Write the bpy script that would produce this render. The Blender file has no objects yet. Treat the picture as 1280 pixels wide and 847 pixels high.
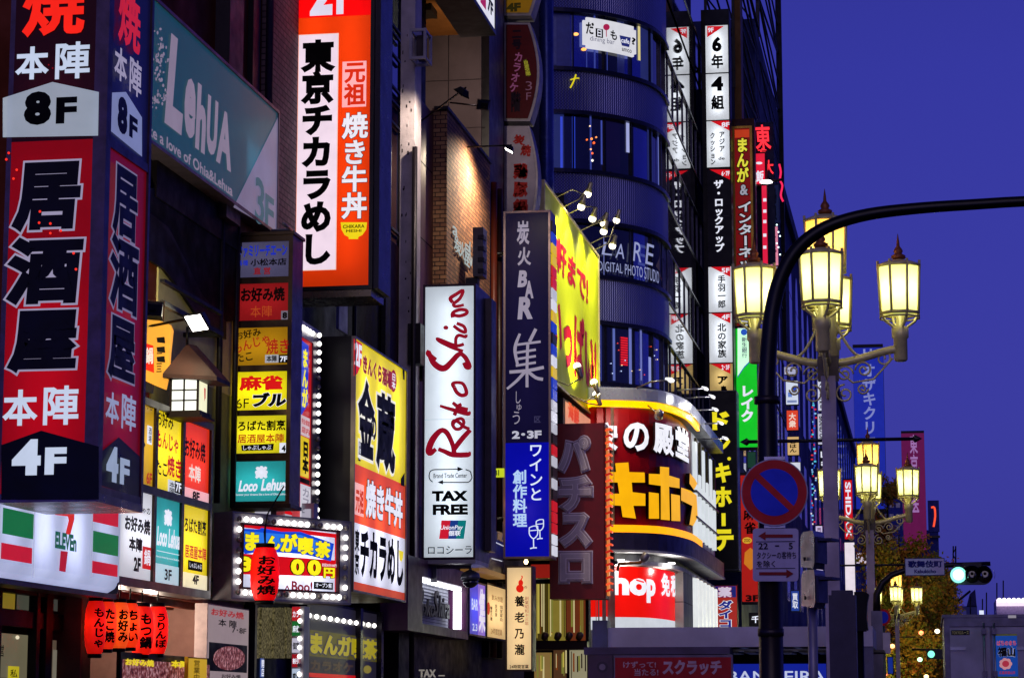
import bpy, math, random
from mathutils import Vector
random.seed(7)
S = bpy.context.scene
COL = S.collection

# ------------------------------------------------------------------ camera
FPX = 3000.0                                   # focal length in pixels of the 1280 px wide frame
TH = math.atan(466.5 / FPX)                    # upward tilt
PS = math.atan(520 * math.cos(TH) / FPX)       # turn left of the street's direction (+Y)
CAM = Vector((0, 0, 1.6))
_f = Vector((-math.sin(PS) * math.cos(TH), math.cos(PS) * math.cos(TH), math.sin(TH)))
_r = Vector((math.cos(PS), math.sin(PS), 0))
_u = _r.cross(_f)
cd = bpy.data.cameras.new('camera')
cam = bpy.data.objects.new('camera', cd)
COL.objects.link(cam)
cam.location = CAM
cam.rotation_euler = (math.pi / 2 + TH, 0, PS)
cd.sensor_width = 36
cd.lens = FPX * 36 / 1280
cd.clip_start = 0.5
cd.clip_end = 6000
S.camera = cam

# ------------------------------------------------------------------ dusk sky
W = bpy.data.worlds.new('World')
S.world = W
W.use_nodes = True
nt = W.node_tree
bg = nt.nodes['Background']
sky = nt.nodes.new('ShaderNodeTexSky')
sky.sky_type = 'NISHITA'
sky.sun_disc = False
sky.sun_elevation = math.radians(3)
sky.sun_rotation = math.radians(200)
sky.ozone_density = 6
sky.air_density = 1.0
sky.dust_density = 0.3
lum = nt.nodes.new('ShaderNodeRGBToBW')        # brightness from the sky model, hue of the blue hour
nt.links.new(sky.outputs[0], lum.inputs[0])
geo = nt.nodes.new('ShaderNodeNewGeometry')
sep = nt.nodes.new('ShaderNodeSeparateXYZ')
nt.links.new(geo.outputs['Incoming'], sep.inputs[0])
ramp = nt.nodes.new('ShaderNodeMapRange')      # a little duller towards the horizon
ramp.inputs[1].default_value = 0.0
ramp.inputs[2].default_value = -0.26
ramp.inputs[3].default_value = 0.0
ramp.inputs[4].default_value = 1.0
nt.links.new(sep.outputs['Z'], ramp.inputs[0])
tint = nt.nodes.new('ShaderNodeMix')
tint.data_type = 'RGBA'
tint.blend_type = 'MULTIPLY'
tint.inputs[0].default_value = 1
nt.links.new(lum.outputs[0], tint.inputs[6])
hue = nt.nodes.new('ShaderNodeMix')
hue.data_type = 'RGBA'
hue.inputs[6].default_value = (0.44, 0.43, 2.9, 1)   # greyer violet low down
hue.inputs[7].default_value = (0.40, 0.44, 3.9, 1)
nt.links.new(ramp.outputs[0], hue.inputs[0])
nt.links.new(hue.outputs[2], tint.inputs[7])
dim = nt.nodes.new('ShaderNodeMix')
dim.data_type = 'RGBA'
dim.blend_type = 'MULTIPLY'
dim.inputs[0].default_value = 1
nt.links.new(tint.outputs[2], dim.inputs[6])
fall = nt.nodes.new('ShaderNodeMapRange')
fall.inputs[3].default_value = 0.78
nt.links.new(ramp.outputs[0], fall.inputs[0])
nt.links.new(fall.outputs[0], dim.inputs[7])
nt.links.new(dim.outputs[2], bg.inputs[0])
bg.inputs[1].default_value = 0.15
S.view_settings.view_transform = 'Standard'
S.view_settings.look = 'None'
S.view_settings.exposure = 0
S.view_settings.gamma = 1
S.cycles.use_denoising = True
S.cycles.max_bounces = 6
S.cycles.sample_clamp_indirect = 3
sd = bpy.data.lights.new('fill_sun', 'SUN')   # soft fill sun added behind the camera, standing in for city glow
sd.energy = 0.33
sd.angle = math.radians(40)
sd.color = (1.0, 0.8, 0.9)
so = bpy.data.objects.new('fill_sun', sd)
COL.objects.link(so)
so.rotation_euler = (math.radians(66), 0, math.radians(4))

# ------------------------------------------------------------------ pixel rays (pixels of the 1280 x 847 photograph)
def ray(px, py):
    return _f + _r * ((px - 640) / FPX) - _u * ((py - 423.5) / FPX)
def atY(px, py, Y):
    d = ray(px, py); return CAM + d * (Y / d.y)
def atX(px, py, X):
    d = ray(px, py); return CAM + d * (X / d.x)

# ------------------------------------------------------------------ materials
def lin(h):
    h = h.lstrip('#'); o = []
    for i in (0, 2, 4):
        c = int(h[i:i + 2], 16) / 255
        o.append(c / 12.92 if c <= 0.04045 else ((c + 0.055) / 1.055) ** 2.4)
    return (o[0], o[1], o[2], 1)
MATS = {}
def _new(key):
    m = bpy.data.materials.new(key); m.use_nodes = True
    return m, m.node_tree, m.node_tree.nodes['Principled BSDF']
def _noise(n, scale, detail=5, rough=0.6, vec=None):
    t = n.nodes.new('ShaderNodeTexNoise'); t.inputs['Scale'].default_value = scale
    t.inputs['Detail'].default_value = detail; t.inputs['Roughness'].default_value = rough
    if vec is None:
        g = n.nodes.new('ShaderNodeNewGeometry'); vec = g.outputs['Position']
    n.links.new(vec, t.inputs['Vector'])
    return t
def _range(n, sock, a, b, c, d):
    r = n.nodes.new('ShaderNodeMapRange'); r.inputs[1].default_value = a; r.inputs[2].default_value = b
    r.inputs[3].default_value = c; r.inputs[4].default_value = d
    n.links.new(sock, r.inputs[0]); return r.outputs[0]
def _mul(n, col, fac):
    m = n.nodes.new('ShaderNodeMix'); m.data_type = 'RGBA'; m.blend_type = 'MULTIPLY'; m.inputs[0].default_value = 1
    if isinstance(col, tuple): m.inputs[6].default_value = col
    else: n.links.new(col, m.inputs[6])
    n.links.new(fac, m.inputs[7]); return m.outputs[2]
def D(col, rough=0.6, metal=0.0, grime=0.35, scale=3.0, bump=0.0, coat=0.0):
    """ordinary surface: colour broken up by weathering noise"""
    key = ('D', col, rough, metal, grime, scale, bump, coat)
    if key in MATS: return MATS[key]
    m, n, b = _new('surface_' + col.lstrip('#'))
    t = _noise(n, scale)
    n.links.new(_mul(n, lin(col), _range(n, t.outputs[0], 0.3, 0.75, 1 - grime, 1 + grime * 0.3)), b.inputs['Base Color'])
    n.links.new(_range(n, t.outputs[0], 0.3, 0.7, min(1, rough * 1.25), rough * 0.8), b.inputs['Roughness'])
    b.inputs['Metallic'].default_value = metal
    b.inputs['Coat Weight'].default_value = coat
    if not metal and not coat: b.inputs['Specular IOR Level'].default_value = 0.12
    if bump:
        t2 = _noise(n, scale * 9, 3)
        bp = n.nodes.new('ShaderNodeBump'); bp.inputs['Strength'].default_value = bump; bp.inputs['Distance'].default_value = 0.02
        n.links.new(t2.outputs[0], bp.inputs['Height']); n.links.new(bp.outputs[0], b.inputs['Normal'])
    MATS[key] = m; return m
def E(col, k=1.0, light=False, dirt=0.12):
    """a surface that gives off light: lit sign film, neon, lamp glass"""
    key = ('E', col, k, light, dirt)
    if key in MATS: return MATS[key]
    m, n, b = _new('lit_' + col.lstrip('#'))
    c = lin(col)
    b.inputs['Base Color'].default_value = tuple(x * 0.12 for x in c[:3]) + (1,)
    b.inputs['Roughness'].default_value = 0.35
    b.inputs['Specular IOR Level'].default_value = 0.12
    t = _noise(n, 1.7, 6, 0.65)
    n.links.new(_mul(n, c, _range(n, t.outputs[0], 0.3, 0.7, 1 - dirt, 1 + dirt * 0.4)), b.inputs['Emission Color'])
    b.inputs['Emission Strength'].default_value = k
    m.cycles.emission_sampling = 'FRONT' if light else 'NONE'
    MATS[key] = m; return m
def LB(col, k=0.5, t=0.9):
    """sheet of a light box: glows a little by itself and lets the tubes behind it through"""
    key = ('LB', col, k, t)
    if key in MATS: return MATS[key]
    m, n, b = _new('light_box_sheet_' + col.lstrip('#'))
    c = lin(col)
    b.inputs['Base Color'].default_value = tuple(x * 0.1 for x in c[:3]) + (1,)
    b.inputs['Roughness'].default_value = 0.3
    b.inputs['Specular IOR Level'].default_value = 0.1
    b.inputs['Emission Strength'].default_value = k
    tx = _noise(n, 2.3, 6, 0.7)
    cc = _mul(n, c, _range(n, tx.outputs[0], 0.3, 0.7, 0.9, 1.04))
    n.links.new(cc, b.inputs['Emission Color'])
    tr = n.nodes.new('ShaderNodeBsdfTranslucent')
    mu = n.nodes.new('ShaderNodeVectorMath'); mu.operation = 'SCALE'; mu.inputs[3].default_value = t
    n.links.new(cc, mu.inputs[0]); n.links.new(mu.outputs[0], tr.inputs['Color'])
    ad = n.nodes.new('ShaderNodeAddShader')
    n.links.new(b.outputs[0], ad.inputs[0]); n.links.new(tr.outputs[0], ad.inputs[1])
    n.links.new(ad.outputs[0], n.nodes['Material Output'].inputs['Surface'])
    m.cycles.emission_sampling = 'FRONT'
    MATS[key] = m; return m
def BR(c1, c2, mortar, w=0.23, h=0.075, axis='Y', bump=0.5, rough=0.8, offset=0.5, msize=0.012):
    """bricks or tiles laid in world metres on a wall that runs along X or Y"""
    key = ('BR', c1, c2, mortar, w, h, axis)
    if key in MATS: return MATS[key]
    m, n, b = _new('brickwork_' + c1.lstrip('#'))
    g = n.nodes.new('ShaderNodeNewGeometry'); sp = n.nodes.new('ShaderNodeSeparateXYZ'); cb = n.nodes.new('ShaderNodeCombineXYZ')
    n.links.new(g.outputs['Position'], sp.inputs[0])
    n.links.new(sp.outputs[axis], cb.inputs[0]); n.links.new(sp.outputs['Z'], cb.inputs[1])
    br = n.nodes.new('ShaderNodeTexBrick')
    n.links.new(cb.outputs[0], br.inputs['Vector'])
    br.offset = offset
    br.inputs['Scale'].default_value = 1; br.inputs['Brick Width'].default_value = w; br.inputs['Row Height'].default_value = h
    br.inputs['Mortar Size'].default_value = msize; br.inputs['Mortar Smooth'].default_value = 0.2
    br.inputs['Color1'].default_value = lin(c1); br.inputs['Color2'].default_value = lin(c2); br.inputs['Mortar'].default_value = lin(mortar)
    br.inputs['Bias'].default_value = -0.1
    t = _noise(n, 1.3)
    n.links.new(_mul(n, br.outputs['Color'], _range(n, t.outputs[0], 0.3, 0.75, 0.6, 1.15)), b.inputs['Base Color'])
    b.inputs['Roughness'].default_value = rough
    bp = n.nodes.new('ShaderNodeBump'); bp.inputs['Strength'].default_value = bump; bp.inputs['Distance'].default_value = 0.02
    bp.invert = True
    n.links.new(br.outputs['Fac'], bp.inputs['Height']); n.links.new(bp.outputs[0], b.inputs['Normal'])
    MATS[key] = m; return m
def GL(col='0a0d1c', rough=0.05, spec=0.9, tint='ffffff'):
    """dark window glass"""
    key = ('GL', col, rough, spec)
    if key in MATS: return MATS[key]
    m, n, b = _new('window_glass_' + col)
    b.inputs['Base Color'].default_value = lin(col)
    b.inputs['Specular IOR Level'].default_value = spec
    b.inputs['Coat Weight'].default_value = 0.6; b.inputs['Coat Roughness'].default_value = 0.03
    t = _noise(n, 0.7)
    n.links.new(_range(n, t.outputs[0], 0.3, 0.7, rough, rough * 2.2), b.inputs['Roughness'])
    MATS[key] = m; return m

# ------------------------------------------------------------------ vertical wall surfaces
class Wall:
    """a vertical surface over a path in plan; u runs along the path, v is height, d stands out of it"""
    def __init__(s, pts):
        s.p = [Vector((a, b)) for a, b in pts]
        s.U = [0.0]
        for a, b in zip(s.p, s.p[1:]): s.U.append(s.U[-1] + (b - a).length)
        seg = [(b - a).normalized() for a, b in zip(s.p, s.p[1:])]
        sn = [Vector((t.y, -t.x)) for t in seg]
        s.n = [sn[0]] + [(a + b).normalized() for a, b in zip(sn, sn[1:])] + [sn[-1]]
        s.sn = sn; s.seg = seg
    def loc(s, u):
        i = 0
        while i < len(s.seg) - 1 and u > s.U[i + 1]: i += 1
        return i, (u - s.U[i]) / (s.U[i + 1] - s.U[i])
    def P(s, u, v, d=0.0):
        i, t = s.loc(u)
        tc = min(1, max(0, t))
        q = s.p[i].lerp(s.p[i + 1], t) + s.n[i].lerp(s.n[i + 1], tc) * d
        return Vector((q.x, q.y, v))
    def uv(s, px, py):
        d = ray(px, py); c = Vector((CAM.x, CAM.y)); dd = Vector((d.x, d.y)); best = None
        for i, t in enumerate(s.seg):
            den = dd.x * t.y - dd.y * t.x
            if abs(den) < 1e-9: continue
            w = s.p[i] - c
            k = (w.x * t.y - w.y * t.x) / den
            a = (w.x * dd.y - w.y * dd.x) / den
            L = s.U[i + 1] - s.U[i]
            lo = -1e9 if i == 0 else -1e-6; hi = 1e9 if i == len(s.seg) - 1 else L + 1e-6
            if k > 0 and lo <= a <= hi and (best is None or k < best[0]): best = (k, s.U[i] + a)
        return best[1], CAM.z + d.z * best[0]
    def box(s, r):
        x0, y0, x1, y1 = r; xm = (x0 + x1) / 2; ym = (y0 + y1) / 2
        return s.uv(x0, ym)[0], s.uv(xm, y1)[1], s.uv(x1, ym)[0], s.uv(xm, y0)[1]
def front(Y): return Wall([(0, Y), (1, Y)])
def side(X): return Wall([(X, 0), (X, 1)])
def between(a, b):
    return Wall([(a[0], a[1]), (b[0], b[1])])

# ------------------------------------------------------------------ glyph outlines
_G = {}
def _raw(txt):
    if txt in _G: return _G[txt]
    c = bpy.data.curves.new('t', 'FONT'); c.body = txt; c.resolution_u = 3
    o = bpy.data.objects.new('t', c); COL.objects.link(o)
    dg = bpy.context.evaluated_depsgraph_get()
    m = bpy.data.meshes.new_from_object(o.evaluated_get(dg))
    idx = {}; vs = []; mp = []
    for v in m.vertices:
        k = (round(v.co.x, 4), round(v.co.y, 4))
        if k not in idx: idx[k] = len(vs); vs.append((v.co.x, v.co.y))
        mp.append(idx[k])
    fs = []
    for p in m.polygons:
        f = []
        for i in p.vertices:
            if mp[i] not in f: f.append(mp[i])
        if len(f) > 2:
            a = sum(vs[f[i]][0] * vs[f[(i + 1) % len(f)]][1] - vs[f[(i + 1) % len(f)]][0] * vs[f[i]][1] for i in range(len(f)))
            if a < 0: f.reverse()
            fs.append(f)
    bpy.data.objects.remove(o); bpy.data.curves.remove(c); bpy.data.meshes.remove(m)
    _G[txt] = (vs, fs); return _G[txt]
def _fat(vs, fs, w):
    if not w: return vs
    e = {}
    for f in fs:
        for a, b in zip(f, f[1:] + f[:1]): e[(a, b)] = 1
    acc = {}
    for (a, b) in e:
        if (b, a) in e: continue
        dx = vs[b][0] - vs[a][0]; dy = vs[b][1] - vs[a][1]; L = math.hypot(dx, dy)
        if L < 1e-7: continue
        nrm = (dy / L, -dx / L)
        acc.setdefault(a, []).append(nrm); acc.setdefault(b, []).append(nrm)
    out = list(vs)
    for i, ns in acc.items():
        sx = sum(n[0] for n in ns); sy = sum(n[1] for n in ns); L = math.hypot(sx, sy)
        if L < 1e-4: continue
        sx /= L; sy /= L
        c = max(0.55, sx * ns[0][0] + sy * ns[0][1])
        out[i] = (vs[i][0] + sx * w / c, vs[i][1] + sy * w / c)
    return out
def glyphs(txt, vert=False, bold=0.0, shear=0.0, rot=0, gap=1.0):
    V, Fc = [], []
    if vert:
        y = 0
        for ch in txt:
            if ch == ' ': y -= 0.5; continue
            vs, fs = _raw(ch); vs = _fat(vs, fs, bold)
            if ch in 'ー～-':
                vs = [(0.5 + (q[1] - 0.38), 0.38 - (q[0] - 0.5)) for q in vs]
            xs = [q[0] for q in vs]
            dx = (0.5 - (min(xs) + max(xs)) / 2) if ord(ch) < 0x2000 else 0
            b = len(V); V += [(q[0] + dx, q[1] + y) for q in vs]; Fc += [[i + b for i in f] for f in fs]
            y -= gap
    else:
        vs, fs = _raw(txt); V = list(_fat(vs, fs, bold)); Fc = fs
    if shear: V = [(x + y * shear, y) for x, y in V]
    if rot:
        c, s_ = math.cos(math.radians(rot)), math.sin(math.radians(rot)); V = [(x * c - y * s_, x * s_ + y * c) for x, y in V]
    return V, Fc

# ------------------------------------------------------------------ mesh collecting
HOME = {}
class MB:
    def __init__(s): s.v = []; s.f = []; s.m = []; s.mats = []; s.sm = []
    def mi(s, mat):
        if mat not in s.mats: s.mats.append(mat)
        return s.mats.index(mat)
    def add(s, vs, fs, mat, smooth=False):
        b = len(s.v); s.v += [Vector(q) for q in vs]; k = s.mi(mat)
        for f in fs: s.f.append([i + b for i in f]); s.m.append(k); s.sm.append(smooth)
        return s
    def box(s, x0, x1, y0, y1, z0, z1, mat):
        x0, x1 = sorted((x0, x1)); y0, y1 = sorted((y0, y1)); z0, z1 = sorted((z0, z1))
        vs = [(x, y, z) for z in (z0, z1) for x, y in ((x0, y0), (x1, y0), (x1, y1), (x0, y1))]
        return s.add(vs, [[3, 2, 1, 0], [4, 5, 6, 7], [0, 1, 5, 4], [1, 2, 6, 5], [2, 3, 7, 6], [3, 0, 4, 7]], mat)
    def _us(s, w, u0, u1):
        us = [u0] + [u for u in w.U if u0 + 1e-4 < u < u1 - 1e-4] + [u1]
        return us
    def rect(s, w, u0, v0, u1, v1, d, mat):
        us = s._us(w, u0, u1); n = len(us)
        vs = [w.P(u, v0, d) for u in us] + [w.P(u, v1, d) for u in us]
        return s.add(vs, [[i, i + 1, n + i + 1, n + i] for i in range(n - 1)], mat, n > 2)
    def slab(s, w, u0, v0, u1, v1, d0, d1, mat):
        us = s._us(w, u0, u1); n = len(us)
        vs = [w.P(u, v, d) for d in (d1, d0) for v in (v0, v1) for u in us]
        fs = []
        for i in range(n - 1):
            fs += [[i, i + 1, n + i + 1, n + i], [2 * n + i + 1, 2 * n + i, 3 * n + i, 3 * n + i + 1],
                   [2 * n + i, 2 * n + i + 1, i + 1, i], [n + i, n + i + 1, 3 * n + i + 1, 3 * n + i]]
        fs += [[2 * n, 0, n, 3 * n], [n - 1, 3 * n - 1, 4 * n - 1, 2 * n - 1]]
        return s.add(vs, fs, mat)
    def prect(s, w, r, d, mat):
        return s.rect(w, *w.box(r), d, mat)
    def pslab(s, w, r, d0, d1, mat):
        return s.slab(w, *w.box(r), d0, d1, mat)
    def frame(s, w, u0, v0, u1, v1, t, d0, d1, mat):
        s.slab(w, u0 - t, v0 - t, u0, v1 + t, d0, d1, mat); s.slab(w, u1, v0 - t, u1 + t, v1 + t, d0, d1, mat)
        s.slab(w, u0, v0 - t, u1, v0, d0, d1, mat); s.slab(w, u0, v1, u1, v1 + t, d0, d1, mat)
        return s
    def poly(s, w, pts, d, mat, d0=None, edge=None):
        """flat outline given in photo pixels, laid on the wall; with d0 it has thickness"""
        q = [w.uv(*p) for p in pts]
        a = sum(q[i][0] * q[(i + 1) % len(q)][1] - q[(i + 1) % len(q)][0] * q[i][1] for i in range(len(q)))
        if a < 0: q.reverse()
        n = len(q)
        s.add([w.P(u, v, d) for u, v in q], [list(range(n))], mat)
        if d0 is not None:
            s.add([w.P(u, v, d) for u, v in q] + [w.P(u, v, d0) for u, v in q], [[(i + 1) % n, i, n + i, n + (i + 1) % n] for i in range(n)] + [list(range(2 * n - 1, n - 1, -1))], edge or mat)
        return s
    def text(s, w, txt, r, mat, d=0.012, bold=0.012, vert=False, shear=0.0, rot=0, outline=None, depth=0.0, gap=1.0):
        """writing whose inked area fills the pixel rectangle r on wall w"""
        u0, v0, u1, v1 = w.box(r)
        V, Fc = glyphs(txt, vert, bold, shear, rot, gap)
        xs = [q[0] for q in V]; ys = [q[1] for q in V]
        ax, bx, ay, by = min(xs), max(xs), min(ys), max(ys)
        kx = (u1 - u0) / max(1e-6, bx - ax); ky = (v1 - v0) / max(1e-6, by - ay)
        put = lambda q, dd: w.P(u0 + (q[0] - ax) * kx, v0 + (q[1] - ay) * ky, dd)
        if outline:
            V2, _ = glyphs(txt, vert, bold + outline[1], shear, rot, gap)
            s.add([put(q, d - 0.006) for q in V2], Fc, outline[0])
        s.add([put(q, d + depth) for q in V], Fc, mat)
        if depth:
            e = {}
            for f in Fc:
                for a, b in zip(f, f[1:] + f[:1]): e[(a, b)] = 1
            b0 = [(a, b) for (a, b) in e if (b, a) not in e]
            vs = []; fs = []
            for a, b in b0:
                i = len(vs); vs += [put(V[a], d + depth), put(V[b], d + depth), put(V[b], d), put(V[a], d)]; fs.append([i + 1, i, i + 3, i + 2])
            s.add(vs, fs, outline[0] if outline else mat)
        return s
    def stroke(s, w, pts, wid, mat, d=0.012, smooth=3):
        """a brush or tube line through photo pixels on wall w; wid in pixels, one number or one per point"""
        wid = [wid] * len(pts) if not isinstance(wid, (list, tuple)) else list(wid)
        P = [Vector((p[0], p[1], k)) for p, k in zip(pts, wid)]
        if smooth and len(P) > 2:
            Q = []
            for i in range(len(P) - 1):
                a, b, c, e = P[max(0, i - 1)], P[i], P[i + 1], P[min(len(P) - 1, i + 2)]
                for k in range(smooth):
                    t = k / smooth
                    Q.append(0.5 * ((2 * b) + (c - a) * t + (2 * a - 5 * b + 4 * c - e) * t * t + (3 * b - a - 3 * c + e) * t ** 3))
            Q.append(P[-1]); P = Q
        L = []; R = []
        for i, p in enumerate(P):
            t = P[min(i + 1, len(P) - 1)] - P[max(0, i - 1)]; t.z = 0
            t = t.normalized() if t.length > 1e-6 else Vector((1, 0, 0))
            n = Vector((-t.y, t.x, 0)) * p.z / 2
            L.append(w.uv(p.x + n.x, p.y + n.y)); R.append(w.uv(p.x - n.x, p.y - n.y))
        n = len(P)
        s.add([w.P(*q, d) for q in L] + [w.P(*q, d) for q in R], [[i, i + 1, n + i + 1, n + i] for i in range(n - 1)], mat)
        return s
    def dot(s, w, px, py, r, mat, d=0.012, ry=None, n=20):
        return s.poly(w, [(px + r * math.cos(2 * math.pi * i / n), py + (ry or r) * math.sin(2 * math.pi * i / n)) for i in range(n)], d, mat)
    def tube(s, pts, rad, mat, n=8, cap=True):
        pts = [Vector(p) for p in pts]; rad = [rad] * len(pts) if not isinstance(rad, (list, tuple)) else rad
        vs = []; fs = []; up = None
        for i, p in enumerate(pts):
            t = (pts[min(i + 1, len(pts) - 1)] - pts[max(0, i - 1)]).normalized()
            if up is None: up = Vector((0, 0, 1)) if abs(t.z) < 0.9 else Vector((1, 0, 0))
            a = (up - t * up.dot(t)).normalized(); b = t.cross(a); up = a
            for k in range(n):
                g = 2 * math.pi * k / n; vs.append(p + (a * math.cos(g) + b * math.sin(g)) * rad[i])
        for i in range(len(pts) - 1):
            for k in range(n): fs.append([i * n + k, i * n + (k + 1) % n, (i + 1) * n + (k + 1) % n, (i + 1) * n + k])
        if cap: fs += [list(range(n - 1, -1, -1)), list(range((len(pts) - 1) * n, len(pts) * n))]
        return s.add(vs, fs, mat, True)
    def lathe(s, c, prof, mat, n=16, a0=0.0, smooth=True, tilt=None, caps=True):
        """profile [(radius, height)] turned about the vertical axis at c (or about axis tilt)"""
        vs = []; fs = []
        Z = Vector(tilt).normalized() if tilt else Vector((0, 0, 1))
        A = Z.orthogonal().normalized() if tilt else Vector((1, 0, 0)); B = Z.cross(A)
        for r, h in prof:
            for k in range(n):
                g = a0 + 2 * math.pi * k / n
                vs.append(Vector(c) + (A * math.cos(g) + B * math.sin(g)) * r + Z * h)
        for i in range(len(prof) - 1):
            for k in range(n): fs.append([i * n + k, i * n + (k + 1) % n, (i + 1) * n + (k + 1) % n, (i + 1) * n + k])
        if caps: fs += [list(range(n - 1, -1, -1)), list(range((len(prof) - 1) * n, len(prof) * n))]
        return s.add(vs, fs, mat, smooth)
    def build(s, name, parent=None, at=None, kind=None):
        home = HOME[parent] if parent else Vector(at or (0, 0, 0))
        me = bpy.data.meshes.new(name)
        me.from_pydata([q - home for q in s.v], [], s.f)
        for m in s.mats: me.materials.append(m)
        me.polygons.foreach_set('material_index', s.m); me.polygons.foreach_set('use_smooth', s.sm)
        me.update()
        o = bpy.data.objects.new(name, me); COL.objects.link(o); HOME[o] = home
        if parent: o.parent = parent
        else: o.location = home
        if kind: o['kind'] = kind
        return o
def thing(name, label, cat, at, group=None):
    o = bpy.data.objects.new(name, None); COL.objects.link(o); o.location = at; HOME[o] = Vector(at)
    o.empty_display_size = 0.3; o['label'] = label; o['category'] = cat
    if group: o['group'] = group
    return o
def tag(o, label, cat, group=None):
    o['label'] = label; o['category'] = cat
    if group: o['group'] = group
    return o
def copy_thing(root, loc, label=None):
    """a copy of a thing, its parts and their sub-parts"""
    r = root.copy(); COL.objects.link(r); r.location = loc; HOME[r] = Vector(loc)
    if label: r['label'] = label
    for ch in list(root.children):
        c = ch.copy(); COL.objects.link(c); c.parent = r
        for g in list(ch.children):
            e = g.copy(); COL.objects.link(e); e.parent = c
    return r
def area_lamp(w, u0, v0, u1, v1, d, power, col, parent):
    """tubes inside a light box, shining out through its sheet"""
    l = bpy.data.lights.new('tube_light', 'AREA'); l.shape = 'RECTANGLE'; l.size = abs(u1 - u0); l.size_y = abs(v1 - v0)
    l.energy = power; l.color = col
    o = bpy.data.objects.new('tube_light', l); COL.objects.link(o)
    c = w.P((u0 + u1) / 2, (v0 + v1) / 2, d); i, _ = w.loc((u0 + u1) / 2); n = w.sn[i]
    o.rotation_euler = Vector((-n.x, -n.y, 0)).to_track_quat('Z', 'Y').to_euler()
    o.parent = parent; o.location = c - HOME[parent]
def point_lamp(p, power, col, r, parent, name='bulb_light'):
    l = bpy.data.lights.new(name, 'POINT'); l.energy = power; l.color = col; l.shadow_soft_size = r
    o = bpy.data.objects.new(name, l); COL.objects.link(o); o.parent = parent; o.location = Vector(p) - HOME[parent]
def spot_lamp(p, target, power, col, ang, parent, blend=0.6, r=0.05):
    l = bpy.data.lights.new('flood_light', 'SPOT'); l.energy = power; l.color = col; l.spot_size = math.radians(ang); l.spot_blend = blend; l.shadow_soft_size = r
    o = bpy.data.objects.new('flood_light', l); COL.objects.link(o); o.parent = parent; o.location = Vector(p) - HOME[parent]
    o.rotation_euler = (Vector(p) - Vector(target)).to_track_quat('Z', 'Y').to_euler()

# ------------------------------------------------------------------ palette
BLACK = D('0a090b', 0.45, 0, 0.2)
DARKM = D('141016', 0.45, 0.25, 0.4)
PURM = D('4a3a4c', 0.4, 0.5, 0.5, 6)
STEEL = D('8a8a94', 0.32, 0.9, 0.35)
BRONZE = D('6e5536', 0.35, 0.8, 0.5)
INK = D('040304', 0.7, 0, 0.1)
WHITE = E('eef0ff', 0.95)
WARMW = E('fff0d8', 1.0)
def lightbox(name, label, cat, w, r, depth, sheet, cab, fr=0.05, tubes=1, power=1.0, col=(1, 1, 1), group=None, edge=None, lip=0.03, gap=0.22, wide=0.35):
    """a projecting sign: hollow cabinet, glowing sheet, lamps inside. Returns the thing and the sheet's MB (writing is added to it)"""
    u0, v0, u1, v1 = w.box(r)
    t = thing(name, label, cat, w.P((u0 + u1) / 2, v0 - fr, -depth / 2), group)
    c = MB(); c.frame(w, u0, v0, u1, v1, fr, -depth, lip, cab); c.slab(w, u0, v0, u1, v1, -depth, -depth + 0.02, cab)
    c.build('cabinet', t)
    pm = MB(); pm.rect(w, u0, v0, u1, v1, 0, sheet)
    if power and tubes:
        W_, H_ = u1 - u0, v1 - v0
        for i in range(tubes):
            if W_ > H_ * 1.4 and tubes == 1: a0, a1, b0, b1 = u0 + W_ * .08, u1 - W_ * .08, v0 + H_ * .5 - H_ * wide / 2, v0 + H_ * .5 + H_ * wide / 2
            else:
                cu = u0 + W_ * (i + .5) / tubes; a0, a1, b0, b1 = cu - W_ * wide / 2 / tubes, cu + W_ * wide / 2 / tubes, v0 + H_ * .05, v1 - H_ * .05
            area_lamp(w, a0, b0, a1, b1, -min(gap, depth * 0.8), 1.9 * W_ * H_ * power / tubes, col, t)
    return t, pm

# ================================================================== ground
g = MB(); g.add([(-400, -60, 0), (400, -60, 0), (400, 1600, 0), (-400, 1600, 0)], [[0, 1, 2, 3]], D('3a3a3d', 0.85, 0, 0.4, 0.4)); g.build('ground', kind='structure')
g = MB(); g.add([(-0.2, -60, .004), (14, -60, .004), (14, 900, .004), (-0.2, 900, .004)], [[0, 1, 2, 3]], D('2c2c30', 0.75, 0, 0.4, 1.2, 0.3)); g.build('road', kind='structure')
g = MB()
for y in range(-50, 600, 10): g.add([(6.4, y, .008), (6.55, y, .008), (6.55, y + 5, .008), (6.4, y + 5, .008)], [[0, 1, 2, 3]], D('b8b8b0', 0.7))
g.build('road_markings', kind='structure')
g = MB(); g.box(-11.2, -0.45, -60, 900, 0.002, 0.12, BR('6a6460', '5a5552', '3a3836', 0.6, 0.3, 'X')); g.build('pavement', kind='structure')
g = MB(); g.box(-0.447, -0.25, -60, 900, 0.001, 0.14, D('77757a', 0.8)); g.build('kerb', kind='structure')

FX = -11.2
FW = side(FX); SW = side(-11.0)
def Yat(px, X=FX): return atX(px, 600, X).y
def Zat(px, py, X=FX): return atX(px, py, X).z

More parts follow.
